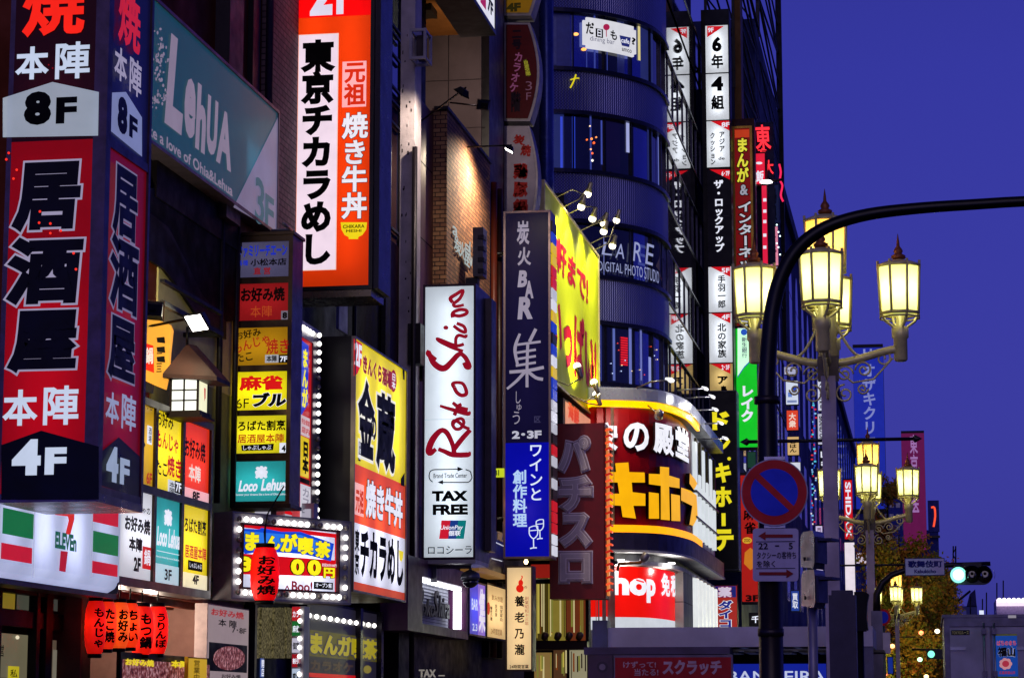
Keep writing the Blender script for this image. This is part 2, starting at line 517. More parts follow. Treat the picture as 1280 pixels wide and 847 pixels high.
# ================================================================== first building (behind the red sign)
bA = thing('building', 'dark brown building with convenience store and arched gable behind red box sign', 'building', (FX - 4, 33, 0))
yA0, yA1 = 29.6, Yat(364)
BRW = D('6b2c10', 0.7, 0, 0.45, 1.2)
m = MB(); m.box(-19, FX, yA0, yA1, 4.9, 24, BRW); m.box(-19, FX - 0.6, 22, Yat(108), 0, 4.9, D('171219', 0.5)); m.build('wall', bA)
m = MB(); m.slab(FW, Yat(318), 4.9, Yat(362), 24, -.2, .16, BR('8a7078', '76606a', '3a2c34', 0.22, 0.11, 'Y')); m.build('tiled_pillar', bA)
for a, b, dd in ((258, 276, .25), (300, 309, .1)):
    m = MB(); m.slab(FW, Yat(a), 9.5, Yat(b), 24, 0, dd, D('241824', 0.5, 0.3)); m.build('pilaster', bA)
m = MB(); m.tube([(FX + .2, Yat(314), 10), (FX + .2, Yat(314), 24)], .07, D('3a2c50', 0.4, 0.4)); m.build('drain_pipe', bA)
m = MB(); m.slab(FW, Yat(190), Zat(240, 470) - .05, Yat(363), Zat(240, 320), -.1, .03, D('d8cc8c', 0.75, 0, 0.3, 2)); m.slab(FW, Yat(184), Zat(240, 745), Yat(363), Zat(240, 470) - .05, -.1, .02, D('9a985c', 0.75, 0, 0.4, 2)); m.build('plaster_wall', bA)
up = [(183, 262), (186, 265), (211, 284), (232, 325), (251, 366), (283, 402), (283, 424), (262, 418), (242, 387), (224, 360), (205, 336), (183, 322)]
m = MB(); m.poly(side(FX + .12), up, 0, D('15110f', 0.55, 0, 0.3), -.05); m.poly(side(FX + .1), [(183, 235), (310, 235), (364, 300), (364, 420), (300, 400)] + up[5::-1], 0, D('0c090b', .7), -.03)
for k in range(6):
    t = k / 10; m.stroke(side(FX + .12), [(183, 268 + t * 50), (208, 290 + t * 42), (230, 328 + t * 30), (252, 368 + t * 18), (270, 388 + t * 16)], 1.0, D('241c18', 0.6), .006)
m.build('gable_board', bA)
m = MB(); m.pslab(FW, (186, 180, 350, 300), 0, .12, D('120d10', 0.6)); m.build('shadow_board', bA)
for a in (264, 284, 336): 
    m = MB(); m.tube([(FX + .1, Yat(a), 4.9), (FX + .1, Yat(a), 10.2)], .05, D('2a2420', 0.5, 0.4)); m.build('pipe', bA)
# convenience store front: dark frames, lit panes
sf = MB(); Ws = side(FX - .35)
FRM = D('0b090e', 0.5, 0, 0.3)
ys = [Yat(p, FX - .35) for p in (-8, 60, 64, 92, 108)]
zt = Zat(50, 733, FX - .35); 
sf.slab(Ws, ys[0], zt - .14, ys[4], zt + .3, 0, .12, FRM); 
sf.slab(Ws, ys[0], Zat(50, 786, FX - .35), ys[4], Zat(50, 766, FX - .35), 0, .1, FRM)
for p, q in ((-10, -4), (52, 60), (88, 108), (40, 44)): sf.slab(Ws, Yat(p, FX - .35), 0.1, Yat(q, FX - .35), zt, 0, .13, FRM)
sf.build('shop_frame', bA)
PANE = E('6c6656', 0.55); PANE2 = E('8c8250', 0.6)
for r, mm in (((-4, 735, 18, 760), E('a08a2a', .5)), ((20, 736, 40, 762), E('55574a', .6)), ((62, 738, 88, 764), E('4c4c46', .6)), ((-4, 792, 40, 847), E('7d765c', .6)), ((62, 800, 82, 850), E('6a5a4a', .6)), ((44, 790, 52, 850), E('2a2026', .5))):
    q = MB(); q.prect(Ws, r, .01, mm)
    if r[0] == -4 and r[1] == 792:
        q.prect(Ws, (8, 832, 22, 850), .02, E('c8b820', .8)); q.text(Ws, '私', (10, 836, 19, 846), INK, .03)
        q.text(Ws, '営', (-2, 805, 3, 820), INK, .02); q.dot(Ws, 19, 796, 2.5, E('e8e0c0', 1), .03)
    if r[0] == 62 and r[1] == 800: q.prect(Ws, (64, 812, 79, 850), .02, E('8f8878', .6))
    q.build('window', bA)
# entrance hall with the paper lanterns
ya, yb = Yat(108), Yat(262)
h = MB(); WOOD = D('8a3a22', 0.5, 0, 0.3)
zc = Zat(180, 742)
h.box(-15, FX, ya, yb, zc, zc + .1, WOOD)
for k in range(9): h.box(FX - .25 - k * .4, FX - .15 - k * .4, ya, yb, zc - .1, zc, D('6a2a18', .5))
h.box(-15, -14.9, ya, yb, 0, zc, D('b08a78', .7)); h.box(-15, FX, ya - .05, ya, 0, zc, D('4a2a22', .7)); h.build('entrance_hall', bA)
m = MB(); m.box(-15, FX, yb, Yat(364), 0, zc + .2, D('9a7468', .7, 0, .25)); m.tube([(FX + .06, yb + .05, 0), (FX + .06, yb + .05, zc)], .05, D('3a2a26', .5)); m.build('pier', bA)
for k in range(3):
    y = ya + (yb - ya) * (.2 + .28 * k)
    m = MB(); m.lathe((FX - .5, y, zc - .12), [(.0, -.1), (.09, -.08), (.11, 0), (.05, .06), (.03, .12)], E('fff0d8', 4, True), 12); o = m.build('ceiling_lamp', bA)
    point_lamp((FX - .5, y, zc - .35), 55, (1, .8, .65), .1, bA)

# ================================================================== second building: dark recess with glass strip
bB = thing('building', 'black recessed building with thin blue glass strip behind the orange vertical sign', 'building', (-15, 46, 0))
XB = -11.75; WB = side(XB); yB0, yB1 = yA1 + .02, Yat(507, XB)
m = MB(); m.box(-19, XB, yB0, yB1 + 2, 0, 25, D('0c0a10', 0.5, 0, .3)); m.build('wall', bB)
m = MB(); m.pslab(WB, (483, -40, 495, 305), 0, .05, GL('16226a', .04, 1)); m.build('glass_strip', bB)
m = MB(); m.pslab(WB, (477, -60, 483, 760), 0, .1, D('120e18', .5, .1)); m.pslab(WB, (495, -60, 500, 760), 0, .1, D('0e0a12', .5, .1)); m.build('steel_jamb', bB)
for y0 in (37, 46, 73, 113, 131, 158, 290):
    m = MB(); m.pslab(WB, (481, y0, 497, y0 + 3), .1, .16, DARKM); m.build('bracket', bB)
m = MB(); m.pslab(WB, (484, 305, 498, 700), 0, .06, D('24080f', .4)); m.build('red_panel', bB)
m = MB(); m.pslab(WB, (402, 371, 413, 415), .3, .36, D('b8b8c8', .5)); m.build('plate', bB)
m = MB(); m.tube([(XB + .12, Yat(434, XB), 3), (XB + .12, Yat(434, XB), 20)], .05, D('3a3a44', .35, .7)); m.build('drain_pipe', bB)
# pale concrete column beside it
m = MB(); wc = front(51.0); CONC = D('dcd0d2', .8, 0, .4, 1.5, .4)
m.pslab(wc, (499, -80, 517, 760), -.7, 0, CONC)
for k in range(26):
    x = random.uniform(501, 515); y = random.uniform(20, 390); m.prect(wc, (x, y, x + random.uniform(.8, 2), y + random.uniform(2, 5)), .004, D('3a3438', .9))
m.build('concrete_column', bB)
m = MB(); m.pslab(wc, (511, 405, 527, 455), -.3, .12, D('1c131c', .5, .3)); m.build('meter_box', bB)
m = MB(); m.tube([wc.P(wc.uv(521, 0)[0], 2, .1), wc.P(wc.uv(521, 0)[0], 14, .1)], .06, D('241c26', .4, .4)); m.build('drain_pipe', bB)

# white cage for an air conditioner on the column
t = thing('wall_cage', 'small white open metal cage fixed high on the pale concrete column', 'cage', atY(526, 76, 50.9))
wq = front(50.4); m = MB(); c_ = D('b0acb8', .5, .2)
u0, v0, u1, v1 = wq.box((512, 36, 532, 73))
m.frame(wq, u0 + .05, v0 + .05, u1 - .05, v1 - .05, .06, -.06, 0, c_); m.frame(wq, u0 + .05, v0 + .05, u1 - .05, v1 - .05, .06, -.66, -.6, c_)
for a in (u0, u1 - .05):
    for b in (v0, v1 - .05): m.slab(wq, a, b, a + .05, b + .05, -.6, -.06, c_)
m.build('cage', t); m = MB(); m.slab(wq, u0 + .1, v0 + .08, u1 - .1, v1 - .08, -.6, -.25, D('3a3038', .5, .4)); m.build('housing', t)

# ================================================================== third building: brown panels and brick
bC = thing('building', 'narrow brick building lit by floodlights behind the white vertical sign', 'building', (-14, 56, 0))
yC0, yC1 = Yat(557, -11), Yat(612, -11)
ztop = atX(557, 135, -11).z
BK = ('b07850', '7a4a34', '2c1c16')
m = MB(); m.box(-18, -11, yC0, yC1, 6.2, ztop, BR(*BK, .24, .105, 'Y')); m.build('brick_wall', bC)
wq = front(yC0 - .004); m = MB(); m.prect(wq, (539, 135, 558, 640), .008, BR('b88858', '8a5a3c', '2c1c16', .24, .105, 'X')); m.build('brick_return', bC)
m = MB(); m.box(-18, -11.33, Yat(520, -11.33), yC0 - .02, 2, atX(521, 118, -11.33).z, D('6a3a2a', .45, .2, .35, 1.5)); m.build('metal_panel_wall', bC)
for pz in (205, 300, 420):
    m = MB(); m.prect(side(-11.33), (520, pz, 540, pz + 1.5), .006, INK); m.build('panel_joint', bC)
m = MB(); m.box(-18, -11.2, Yat(500, -11.2), yC1, 0, 6.2, D('1a1016', .5)); m.build('ground_floor', bC)
m = MB(); m.box(-11.3, -10.96, yC0 - .1, yC1 + .05, ztop, ztop + .08, D('241a1c', .5, .5)); m.build('coping', bC)

# ================================================================== fourth building: grey side wall, soffit, dark front
bD = thing('building', 'grey panelled building with brown soffit above the brick wall', 'building', (-15, 64, 0))
yD0 = yC1 + .3; wD = front(yD0)
m = MB(); m.box(-19, -11.3, yD0, Yat(690, -11.3), 0, 30, D('54484c', .75, 0, .45, .6)); m.build('wall', bD)
m = MB()
for yy in (100, 160, 205): m.prect(wD, (530, yy, 606, yy + 1), .006, D('2a2226', .8))
for xx in (560,): m.prect(wD, (xx, -20, xx + 1.2, 260), .006, D('2a2226', .8))
m.build('panel_joint', bD)
zs = atY(570, 44, yD0).z
m = MB(); m.box(-19, -11.1, 52, yD0 - .01, zs, zs + .3, D('7a4a20', .6, 0, .5, .5)); m.build('soffit', bD)
for x_, y_ in ((-12.6, 56), (-12.3, 58.5)): 
    m = MB(); m.box(x_ - .25, x_ + .25, y_ - .4, y_ + .4, zs - .18, zs, D('1a120c', .6)); m.build('soffit_box', bD)
m = MB(); m.box(-11.3, -11.1, yD0 + .1, Yat(629, -11.1), 3, 26, D('0e0a12', .4, .3)); m.build('dark_panel', bD)
for xx, cc in ((617, '5a2010'), (624, '2a0e0a')):
    m = MB(); m.tube([(-11.0, Yat(xx, -11.0), 3), (-11.0, Yat(xx, -11.0), 15.5)], .09, D(cc, .4, .2)); m.build('riser_pipe', bD)
m = MB(); yb_ = Yat(682, -10.9); m.tube([(-10.85, yb_, 8), (-10.85, yb_, 30)], .22, D('3a4a9a', .3, .5), 12); m.tube([(-10.95, yb_ + 1, 8), (-10.95, yb_ + 1, 30)], .12, D('26346a', .3, .5), 10); m.build('blue_pipe', bD)
# lower floors behind the amber and dark red signs
wd2 = front(66.0)
m = MB(); m.pslab(wd2, (655, 690, 736, 850), -.4, 0, D('1a1014', .5)); m.build('shop_front', bD)
for r, mm in (((664, 722, 684, 800), E('5a4a1a', .5)), ((685, 722, 707, 800), E('8a7a30', .8)), ((708, 722, 732, 800), E('6a3018', .8)), ((668, 815, 690, 850), E('a08048', .6)), ((692, 812, 708, 850), E('604028', .6)), ((712, 812, 734, 850), E('a8a080', .7))):
    m = MB(); m.prect(wd2, r, .02, mm)
    for k in range(6):  # upright strips paint golden reflections into the glass
        x = random.uniform(r[0] + 1, r[2] - 1); m.prect(wd2, (x, r[1] + random.uniform(0, 8), x + random.uniform(.8, 2.4), r[3] - random.uniform(0, 20)), .03 + k * .003, random.choice([E('c8b450', .8), E('8a8a3c', .7), E('8a4418', .7), E('1a0c0c', .4), E('2a1a10', .4), E('d8c890', .8)]))
    m.build('shop_window', bD)
m = MB(); m.pslab(wd2, (655, 802, 737, 812), 0, .5, D('2a1a1a', .4)); m.build('canopy', bD)
for k, xx in enumerate((681, 697, 711, 724)):
    m = MB(); p = atY(xx, 795, 65.4); m.lathe(p, [(.02, -.1), (.09, -.08), (.1, .1), (.04, .16)], D('6a5040', .4, .5), 10, tilt=(.3, -.8, .4)); m.build('spot_lamp', bD)
m = MB(); m.prect(wd2, (664, 705, 690, 722), .05, E('a02018', .7)); m.build('red_banner', bD)

# ================================================================== fifth building behind the yellow hoarding
bE = thing('building', 'dark building that carries the big yellow hoarding and its arm lamps', 'building', (-15, 71, 0))
m = MB(); m.box(-19, -11.1, Yat(690, -11.3) + .05, 74.5, 0, 17.5, D('14101c', .5)); m.build('wall', bE)
m = MB(); m.box(-19, -10.9, Yat(690, -11.3) + .05, 74.5, 17.5, 17.8, DARKM); m.build('parapet', bE)

# ================================================================== red two-sided box sign, nearest on the left
Y1 = 25.6; w1 = front(Y1)
xL = atY(1, 400, Y1).x; xR = atY(132, 200, Y1).x
t = thing('box_sign', 'tall red and black izakaya box sign with 8F and 4F, nearest on the left', 'sign', ((xL + xR) / 2, Y1 + .8, atY(60, 618, Y1).z))
yS1 = atX(184, 400, xR).y
zb = atY(60, 616, Y1).z; zt = atY(60, -60, Y1).z
ws = side(xR)
c = MB(); PF = D('4c3848', .35, .5, .5, 5)
ed = .1
c.box(xL, xL + .06, Y1, Y1 + ed, zb, zt, PF); c.box(xR - .16, xR, Y1, Y1 + .16, zb, zt, PF); c.box(xR - ed, xR, yS1 - .07, yS1, zb, zt, PF)
c.box(xL, xL + .05, Y1 + ed, yS1, zb, zt, PF); c.box(xL + .05, xR - ed, yS1 - .05, yS1, zb, zt, PF)
def hbar(y0, y1):
    za, zb_ = atY(60, y1, Y1).z, atY(60, y0, Y1).z
    c.box(xL + .06, xR - .16, Y1 + .006, Y1 + ed, za, zb_, PF); c.box(xR - ed, xR - .006, Y1 + .16, yS1 - .07, za, zb_, PF)
hbar(171, 182); hbar(607, 616)
c.build('cabinet', t)
m = MB(); m.box(xL, xR, Y1, yS1, zb - .1, zb - .003, D('5a4a58', .28, .7, .4)); m.build('base', t)
m = MB(); m.tube([(xL + .3, yS1 - .3, zb + 1), (xL + .3, 29.7, zb + 1), (-11.4, 29.7, zb + 1)], .08, DARKM); m.build('bracket', t)
up = LB('16040a', .5); dn = LB('b00510', .4)
zmid = atY(60, 176, Y1).z
RED = E('ff2410', 1.0); DKP = D('0a0714', .4); PALE = E('aca4c4', .75); SILV = E('c8d4ec', .95)
m = MB(); m.rect(w1, xL + .06, zmid, xR - .16, zt, .0, LB('200408', .5))
for k in range(5): m.dot(w1, random.uniform(10, 110), random.uniform(40, 100), 1, E('8a0c10', .8), .01)
m.text(w1, '焼', (29, -30, 107, 46), RED, .02, .035)
m.text(w1, '本', (20, 59, 62, 100), SILV, .02, .028); m.text(w1, '陣', (70, 53, 113, 99), SILV, .02, .022)
m.poly(w1, [(4, 172), (4, 123), (66, 103), (124, 115.5), (123, 170)], .012, LB('d4e2f6', .4))
m.text(w1, '8', (31, 115, 65, 157), INK, .025, .07); m.text(w1, 'F', (71, 122, 97, 155), INK, .025, .045)
m.build('upper_panel', t)
m = MB(); m.rect(w1, xL + .06, zb, xR - .16, zmid, 0, dn)
for s_, r in (('居', (16, 203, 102, 290)), ('酒', (9, 296, 105, 381)), ('屋', (10, 388, 97, 466))):
    m.text(w1, s_, r, DKP, .025, .052, shear=.06, outline=(PALE, .03))
m.text(w1, '本', (4, 487, 48, 532), SILV, .02, .028); m.text(w1, '陣', (55, 482, 99, 531), SILV, .02, .022)
m.poly(w1, [(2, 624), (2, 556), (52, 538), (124, 558), (124, 624)], .012, D('06060c', .3))
m.text(w1, '4', (16, 549, 52, 594), SILV, .025, .07); m.text(w1, 'F', (57, 559, 84, 593), SILV, .025, .05)
for x, y in ((12, 192), (9, 200), (22, 213), (18, 224), (51, 265), (50, 279), (64, 280), (64, 292), (77, 289), (93, 317), (96, 337)): m.dot(w1, x, y, 1.6, E('ff3020', 1.2), .028)
m.build('lower_panel', t)
m = MB(); m.rect(ws, Y1 + .16, zmid, yS1 - .07, zt, -.03, LB('0e1040', .45))
m.text(ws, '焼', (147, -10, 175, 62), E('d02030', .8), .01, .03)
m.text(ws, '本', (142, 60, 158, 102), PALE, .01, .025); m.text(ws, '陣', (161, 74, 176, 120), PALE, .01, .02)
m.poly(ws, [(139, 163), (139, 116), (159, 115), (179, 147), (179, 196)], -.015, LB('9ca6dc', .5))
m.text(ws, '8', (146, 121, 158.5, 168), D('0c0c2c', .4), .01, .07); m.text(ws, 'F', (160.5, 146, 171, 174), D('0c0c2c', .4), .01, .05)
m.build('upper_panel', t)
m = MB(); m.rect(ws, Y1 + .16, zb, yS1 - .07, zmid, -.03, LB('80061a', .4))
for s_, r in (('居', (140, 211, 171, 300)), ('酒', (136, 297, 172, 390)), ('屋', (134, 398, 168, 478))):
    m.text(ws, s_, r, D('0c0a20', .4), .012, .042, outline=(E('8c84ac', .6), .03))
m.text(ws, '本', (131, 490, 148, 530), E('a0a8d0', .7), .01, .025); m.text(ws, '陣', (151, 493, 169, 538), E('a0a8d0', .7), .01, .02)
m.poly(ws, [(126, 606), (126, 566), (150, 546), (176, 570), (176, 622)], -.015, D('0a0a14', .3))
m.text(ws, '4', (132, 557, 147, 602), E('a8b8d8', .7), .01, .07); m.text(ws, 'F', (149, 573, 161, 606), E('a8b8d8', .7), .01, .05)
m.build('lower_panel', t)
H_ = zmid - zb
area_lamp(w1, xL + .25, zb + .2, xR - .35, zb + H_ * .55, -.3, 3.2, (1, 1, 1), t); area_lamp(w1, xL + .3, zmid + .1, xR - .4, zmid + .8, -.3, 2.4, (1, 1, 1), t)
area_lamp(ws, Y1 + .5, zb + .3, yS1 - .4, zmid - .5, -.3, 4.5, (1, 1, 1), t); area_lamp(ws, Y1 + .5, zmid + .2, yS1 - .4, zmid + 1.2, -.3, 2, (1, 1, 1), t)

# ================================================================== teal cafe board flat on the facade
X2 = -10.85; w2 = side(X2)
u0, v0 = w2.uv(187, 192); u1, v1 = w2.uv(347, 142); u0 = w2.uv(150, 100)[0]; vb = w2.uv(347, 292)[1]
t = thing('cafe_sign', 'large dim teal cafe board marked 3F on the wall above the arched gable', 'sign', w2.P((u0 + u1) / 2, vb, -.2))
m = MB(); m.frame(w2, u0, vb, u1, v1, .05, -.3, .03, D('6a5c6c', .4, .6, .3)); m.slab(w2, u0, vb, u1, v1, -.3, -.27, D('14100f', .6)); m.build('cabinet', t)
TEAL = E('14586c', .5); PK = E('a89ab4', .55)
m = MB(); m.rect(w2, u0, vb, u1, v1, 0, LB('1c5468', .5)); area_lamp(w2, u1 - 2.2, vb + .6, u1 - .3, vb + 1.2, -.2, 4.5, (.75, .95, 1), t)
m.poly(w2, [(346.6, 147), (346.6, 291), (291, 259)], .01, LB('8e84a6', .5))
m.text(w2, 'L', (205, 45, 228, 163), PK, .02, .05, shear=.18); m.text(w2, 'e', (229, 97, 243, 173), PK, .02, .05, shear=.1); m.text(w2, 'h', (243, 106, 256, 190), PK, .02, .05, shear=.1)
m.text(w2, 'U', (257, 122, 271, 195), PK, .02, .05, shear=.1); m.text(w2, 'A', (269, 138, 288, 209), PK, .02, .05, shear=.1)
m.text(w2, 'like a love of Ohia&Lehua', (178, 191, 290, 205.5), PK, .02, .022)
m.text(w2, '3', (317.5, 223, 329, 281), E('2a6478', .6), .02, .02); m.text(w2, 'F', (330, 245, 341, 287), E('2a6478', .6), .02, .025)
rn = random.Random(3)
for k in range(90):
    y = rn.uniform(34, 140); cx = 196 + 6 * math.sin(y * .13); x = cx + rn.gauss(0, 4)
    m.dot(w2, x, y + (x - 187) * .75 - 6, rn.uniform(.6, 1.7), PK, .015 + k * .0004, rn.uniform(1, 3), 6)
m.build('panel', t)
m = MB(); m.tube([w2.P(w2.uv(336, 290)[0], vb - .06, .05), w2.P(w2.uv(336, 290)[0], vb - .06, .4), w2.P(w2.uv(325, 290)[0], vb - .06, .4)], .025, D('8a8490', .4, .5)); m.build('conduit', t)

# ================================================================== convenience store fascia
X3 = -10.75
t = thing('store_fascia', 'glowing white convenience store fascia with red and green stripes and big red seven', 'sign', atX(70, 725, X3))
w3 = side(X3); ua, ub = w3.uv(-14, 680)[0], w3.uv(150, 680)[0]; va, vt = w3.uv(75, 714)[1], w3.uv(75, 600)[1]
m = MB(); WF = LB('ccd4fa', .45)
prof = [(-.32, -.16), (-.18, -.17), (-.06, -.1), (0, 0)]
us = [ua, ub]
for (d0, z0), (d1, z1) in zip(prof, prof[1:]):
    m.add([w3.P(ua, va + z0, d0), w3.P(ub, va + z0, d0), w3.P(ub, va + z1, d1), w3.P(ua, va + z1, d1)], [[0, 1, 2, 3]], WF, True)
m.rect(w3, ua, va, ub, vt, 0, WF)
GRN = E('0c6a38', .95); RDD = E('c0142a', .95)
for r, mm in (((2, 638, 41, 670), GRN), ((0, 681, 39, 701), RDD), ((115, 637, 147, 655), RDD), ((115, 666, 147, 692), GRN), ((114, 703, 146, 718), RDD)): m.prect(w3, r, .012, mm)
LN = E('b8bcd8', .8)
for x in (40.5, 113): m.prect(w3, (x, 600, x + 1, 722), .02, LN)
m.poly(w3, [(67, 634), (91.5, 636), (91, 649), (86, 668), (80, 667), (84, 650), (83, 645), (67, 643)], .02, E('d42818', 1))
m.poly(w3, [(74, 688), (83, 689), (80, 714.5), (72, 713)], .02, E('a81428', 1))
m.text(w3, 'ELEVEn', (66, 666, 93, 687), E('0a5a48', .9), .03, .05)
m.build('panel', t)
m = MB(); m.slab(w3, ua, va - .17, ub, vt, -.36, -.33, DARKM); m.slab(w3, ub, va - .17, ub + .05, vt, -.36, -.02, D('2a2030', .4, .4)); m.build('cabinet', t)
uw = ub - ua
for k in range(4): area_lamp(w3, ua + uw * (.08 + .24 * k), va + .1, ua + uw * (.2 + .24 * k), va + .9, -.25, 2.2 if k in (1, 2) else 1.0, (1, 1, 1), t)
m = MB(); m.slab(w3, ua, va - .24, ub + .05, va - .175, -.4, -.05, D('3a3040', .35, .5)); m.build('sill', t)

# ================================================================== grid of tenant panels on the facade
X4 = -10.8; w4 = side(X4)
t = thing('tenant_board', 'two-row board of yellow, red, white and teal tenant panels beside the red box sign', 'sign', atX(215, 740, X4))
YEL = LB('f4d81c', .6); REDL = LB('f0381c', .6); WHT = LB('e0e0ec', .55); TL = LB('2a9aa0', .6)
BRZ = D('3a2c22', .35, .6, .4)
rows = [(150, 193), (193, 227), (227, 262)]
def pan(px0, px1, yt0, yt1, yb0, yb1):
    """panel corners from the photo's slanted edges -> u0,v0,u1,v1"""
    a, v1_ = w4.uv(px0, yt0); b, _ = w4.uv(px1, yt1); v0_ = (w4.uv(px0, yb0)[1] + w4.uv(px1, yb1)[1]) / 2; v1_ = (w4.uv(px0, yt0)[1] + w4.uv(px1, yt1)[1]) / 2
    return a, v0_, b, v1_
A0 = pan(193.5, 226, 508, 526, 612, 617); zt1 = A0[3]; zb1 = A0[1]
B0 = pan(193, 225.5, 620, 628, 729, 731); zt2 = B0[3]; zb2 = B0[1]
cols = [(w4.uv(150, 600)[0], w4.uv(190.5, 600)[0]), (w4.uv(193.5, 600)[0], w4.uv(225, 600)[0]), (w4.uv(228, 600)[0], w4.uv(260.5, 600)[0])]
m = MB(); uu0, uu1 = cols[0][0] - .1, cols[2][1]
m.slab(w4, uu0, zb2 - .12, uu1 + .1, zt1 + .1, -.34, -.32, BRZ); m.frame(w4, uu0 + .02, zb2 - .1, uu1 + .08, zt1 + .08, .02, -.32, -.02, BRZ)
for z0, z1 in ((zb2 - .12, zb2), (zt2, zb1), (zt1, zt1 + .1)): m.slab(w4, uu0, z0, uu1 + .1, z1, -.02, .04, BRZ)
for a, b in ((cols[0][1], cols[1][0]), (cols[1][1], cols[2][0]), (cols[2][1], cols[2][1] + .1)):
    m.slab(w4, a, zb2, b, zt2, -.02, .04, BRZ); m.slab(w4, a, zb1, b, zt1, -.02, .04, BRZ)
m.build('frame', t)
def tp(i, row, sheet, fn):
    m = MB(); z0, z1 = (zb1, zt1) if row == 0 else (zb2, zt2)
    m.rect(w4, cols[i][0], z0, cols[i][1], z1, 0, sheet); fn(m); m.build('panel', t)
RT = E('d01818', .9); DK = D('120c08', .5)
def f0(m):
    m.text(w4, '小谷', (182, 503, 190, 512), DK, .012); m.prect(w4, (183, 532, 189, 555), .012, WHITE); m.text(w4, '酒場', (184, 534, 188, 553), DK, .02, vert=True); m.text(w4, '6F', (182, 590, 189, 605), E('c03818', .8), .012, .04)
tp(0, 0, LB('c89a1c', .55), f0)
def f1(m):
    m.text(w4, 'お好み', (195, 514, 216, 535), DK, .012, .02); m.text(w4, 'もんじゃ', (195, 541, 222, 563), RT, .012, .025); m.text(w4, 'たこ', (194, 576, 208, 594), DK, .012, .02); m.text(w4, '焼き', (208, 571, 225.5, 597), RT, .012, .03)
    m.prect(w4, (209, 601, 226, 617), .01, E('d8dce8', .9)); m.text(w4, '本陣', (210, 602, 217, 616), INK, .02, vert=True); m.prect(w4, (217.5, 601, 226, 616.5), .014, INK); m.text(w4, '7F', (218, 603, 225, 615), WHITE, .02, .03)
tp(1, 0, YEL, f1)
def f2(m):
    m.text(w4, 'お好み焼', (230, 549, 256, 575), DK, .012, .03); m.text(w4, '本陣', (235, 581, 250, 602), E('f0e0d8', .95), .012, .025); m.prect(w4, (227.6, 612, 260.6, 633), .01, WHT); m.text(w4, '8F', (239, 614, 248, 626), DK, .02, .05)
tp(2, 0, REDL, f2)
def f3(m):
    m.text(w4, 'もんじゃの', (160, 631, 187, 641), DK, .012, .02); m.text(w4, 'お好み焼', (155, 646, 187, 666), DK, .012, .045); m.text(w4, '本陣', (160, 671, 177, 689), DK, .012, .045); m.text(w4, '2F', (166, 696, 175, 714), DK, .012, .05); m.prect(w4, (177, 683, 187.5, 711), .012, RT); m.text(w4, '鍋', (178.5, 686, 186.5, 706), WHITE, .02, .02)
tp(0, 1, WHT, f3)
def logo(m, w, r):
    x0, y0, x1, y1 = r; m.text(w, '楽', r, WHITE, .014, .06); m.text(w, '※', r, WHITE, .016, .03)
def f4(m):
    logo(m, w4, (204, 636, 214, 657)); m.text(w4, 'Loco Lehua', (195, 660, 224, 684), WHITE, .012, .04, shear=.2); m.prect(w4, (195, 690, 223, 690.8), .012, WHITE); m.text(w4, 'Have your dreams like a love of Ohia&Lehua', (194, 696, 224, 699), WHITE, .012, .01); m.prect(w4, (192.6, 706, 225.4, 735), .01, WHT); m.text(w4, '3F', (204, 711, 213, 725), DK, .02, .03)
tp(1, 1, TL, f4)
def f5(m):
    m.text(w4, 'ろばた割烹', (229.5, 648, 257, 667), DK, .012, .03); m.text(w4, '居酒屋本陣', (230, 682, 257, 699), RT, .012, .025); m.prect(w4, (234, 701, 252, 713), .012, INK); m.text(w4, 'しゃぶしゃぶ', (235.5, 703.5, 250.5, 710), WHITE, .02); m.prect(w4, (227.6, 717, 260.6, 740), .01, WHT); m.text(w4, '4F', (239, 718, 247, 730), DK, .02, .05)
tp(2, 1, YEL, f5)
for z in ((zb1 + zt1) / 2, (zb2 + zt2) / 2): area_lamp(w4, uu0 + .3, z - .3, uu1 - .2, z + .3, -.26, 9, (1, 1, 1), t)

# ================================================================== small things on the gable wall
t = thing('plaque_sign', 'small amber plaque with red square and black marks under the gable', 'sign', atX(196, 485, -10.6))
wq = front(Yat(199, -10.9)); 
pts = [(178, 398), (196, 399), (211, 405), (214, 412), (211, 440), (209, 468), (205, 486), (195, 482), (178, 474)]
m = MB(); m.poly(wq, pts, .0, LB('f0b848', .6), -.12); m.poly(wq, [(180, 428), (192, 432), (193, 466), (180, 461)], .012, LB('d03020', .6)); m.text(wq, '鍋', (182, 434, 192, 455), E('f0e0d0', 1), .02, .03)
for y in (422, 434, 446): m.poly(wq, [(196, y), (206, y - 1), (207, y + 7), (197, y + 6)], .014, INK)
m.text(wq, '一二三', (196, 441, 203, 465), INK, .018, .03, vert=True)
m.build('panel', t); m = MB(); m.poly(wq, [(178, 475), (190, 480), (189, 491), (178, 489)], -.02, DARKM, -.1); m.build('bracket', t)

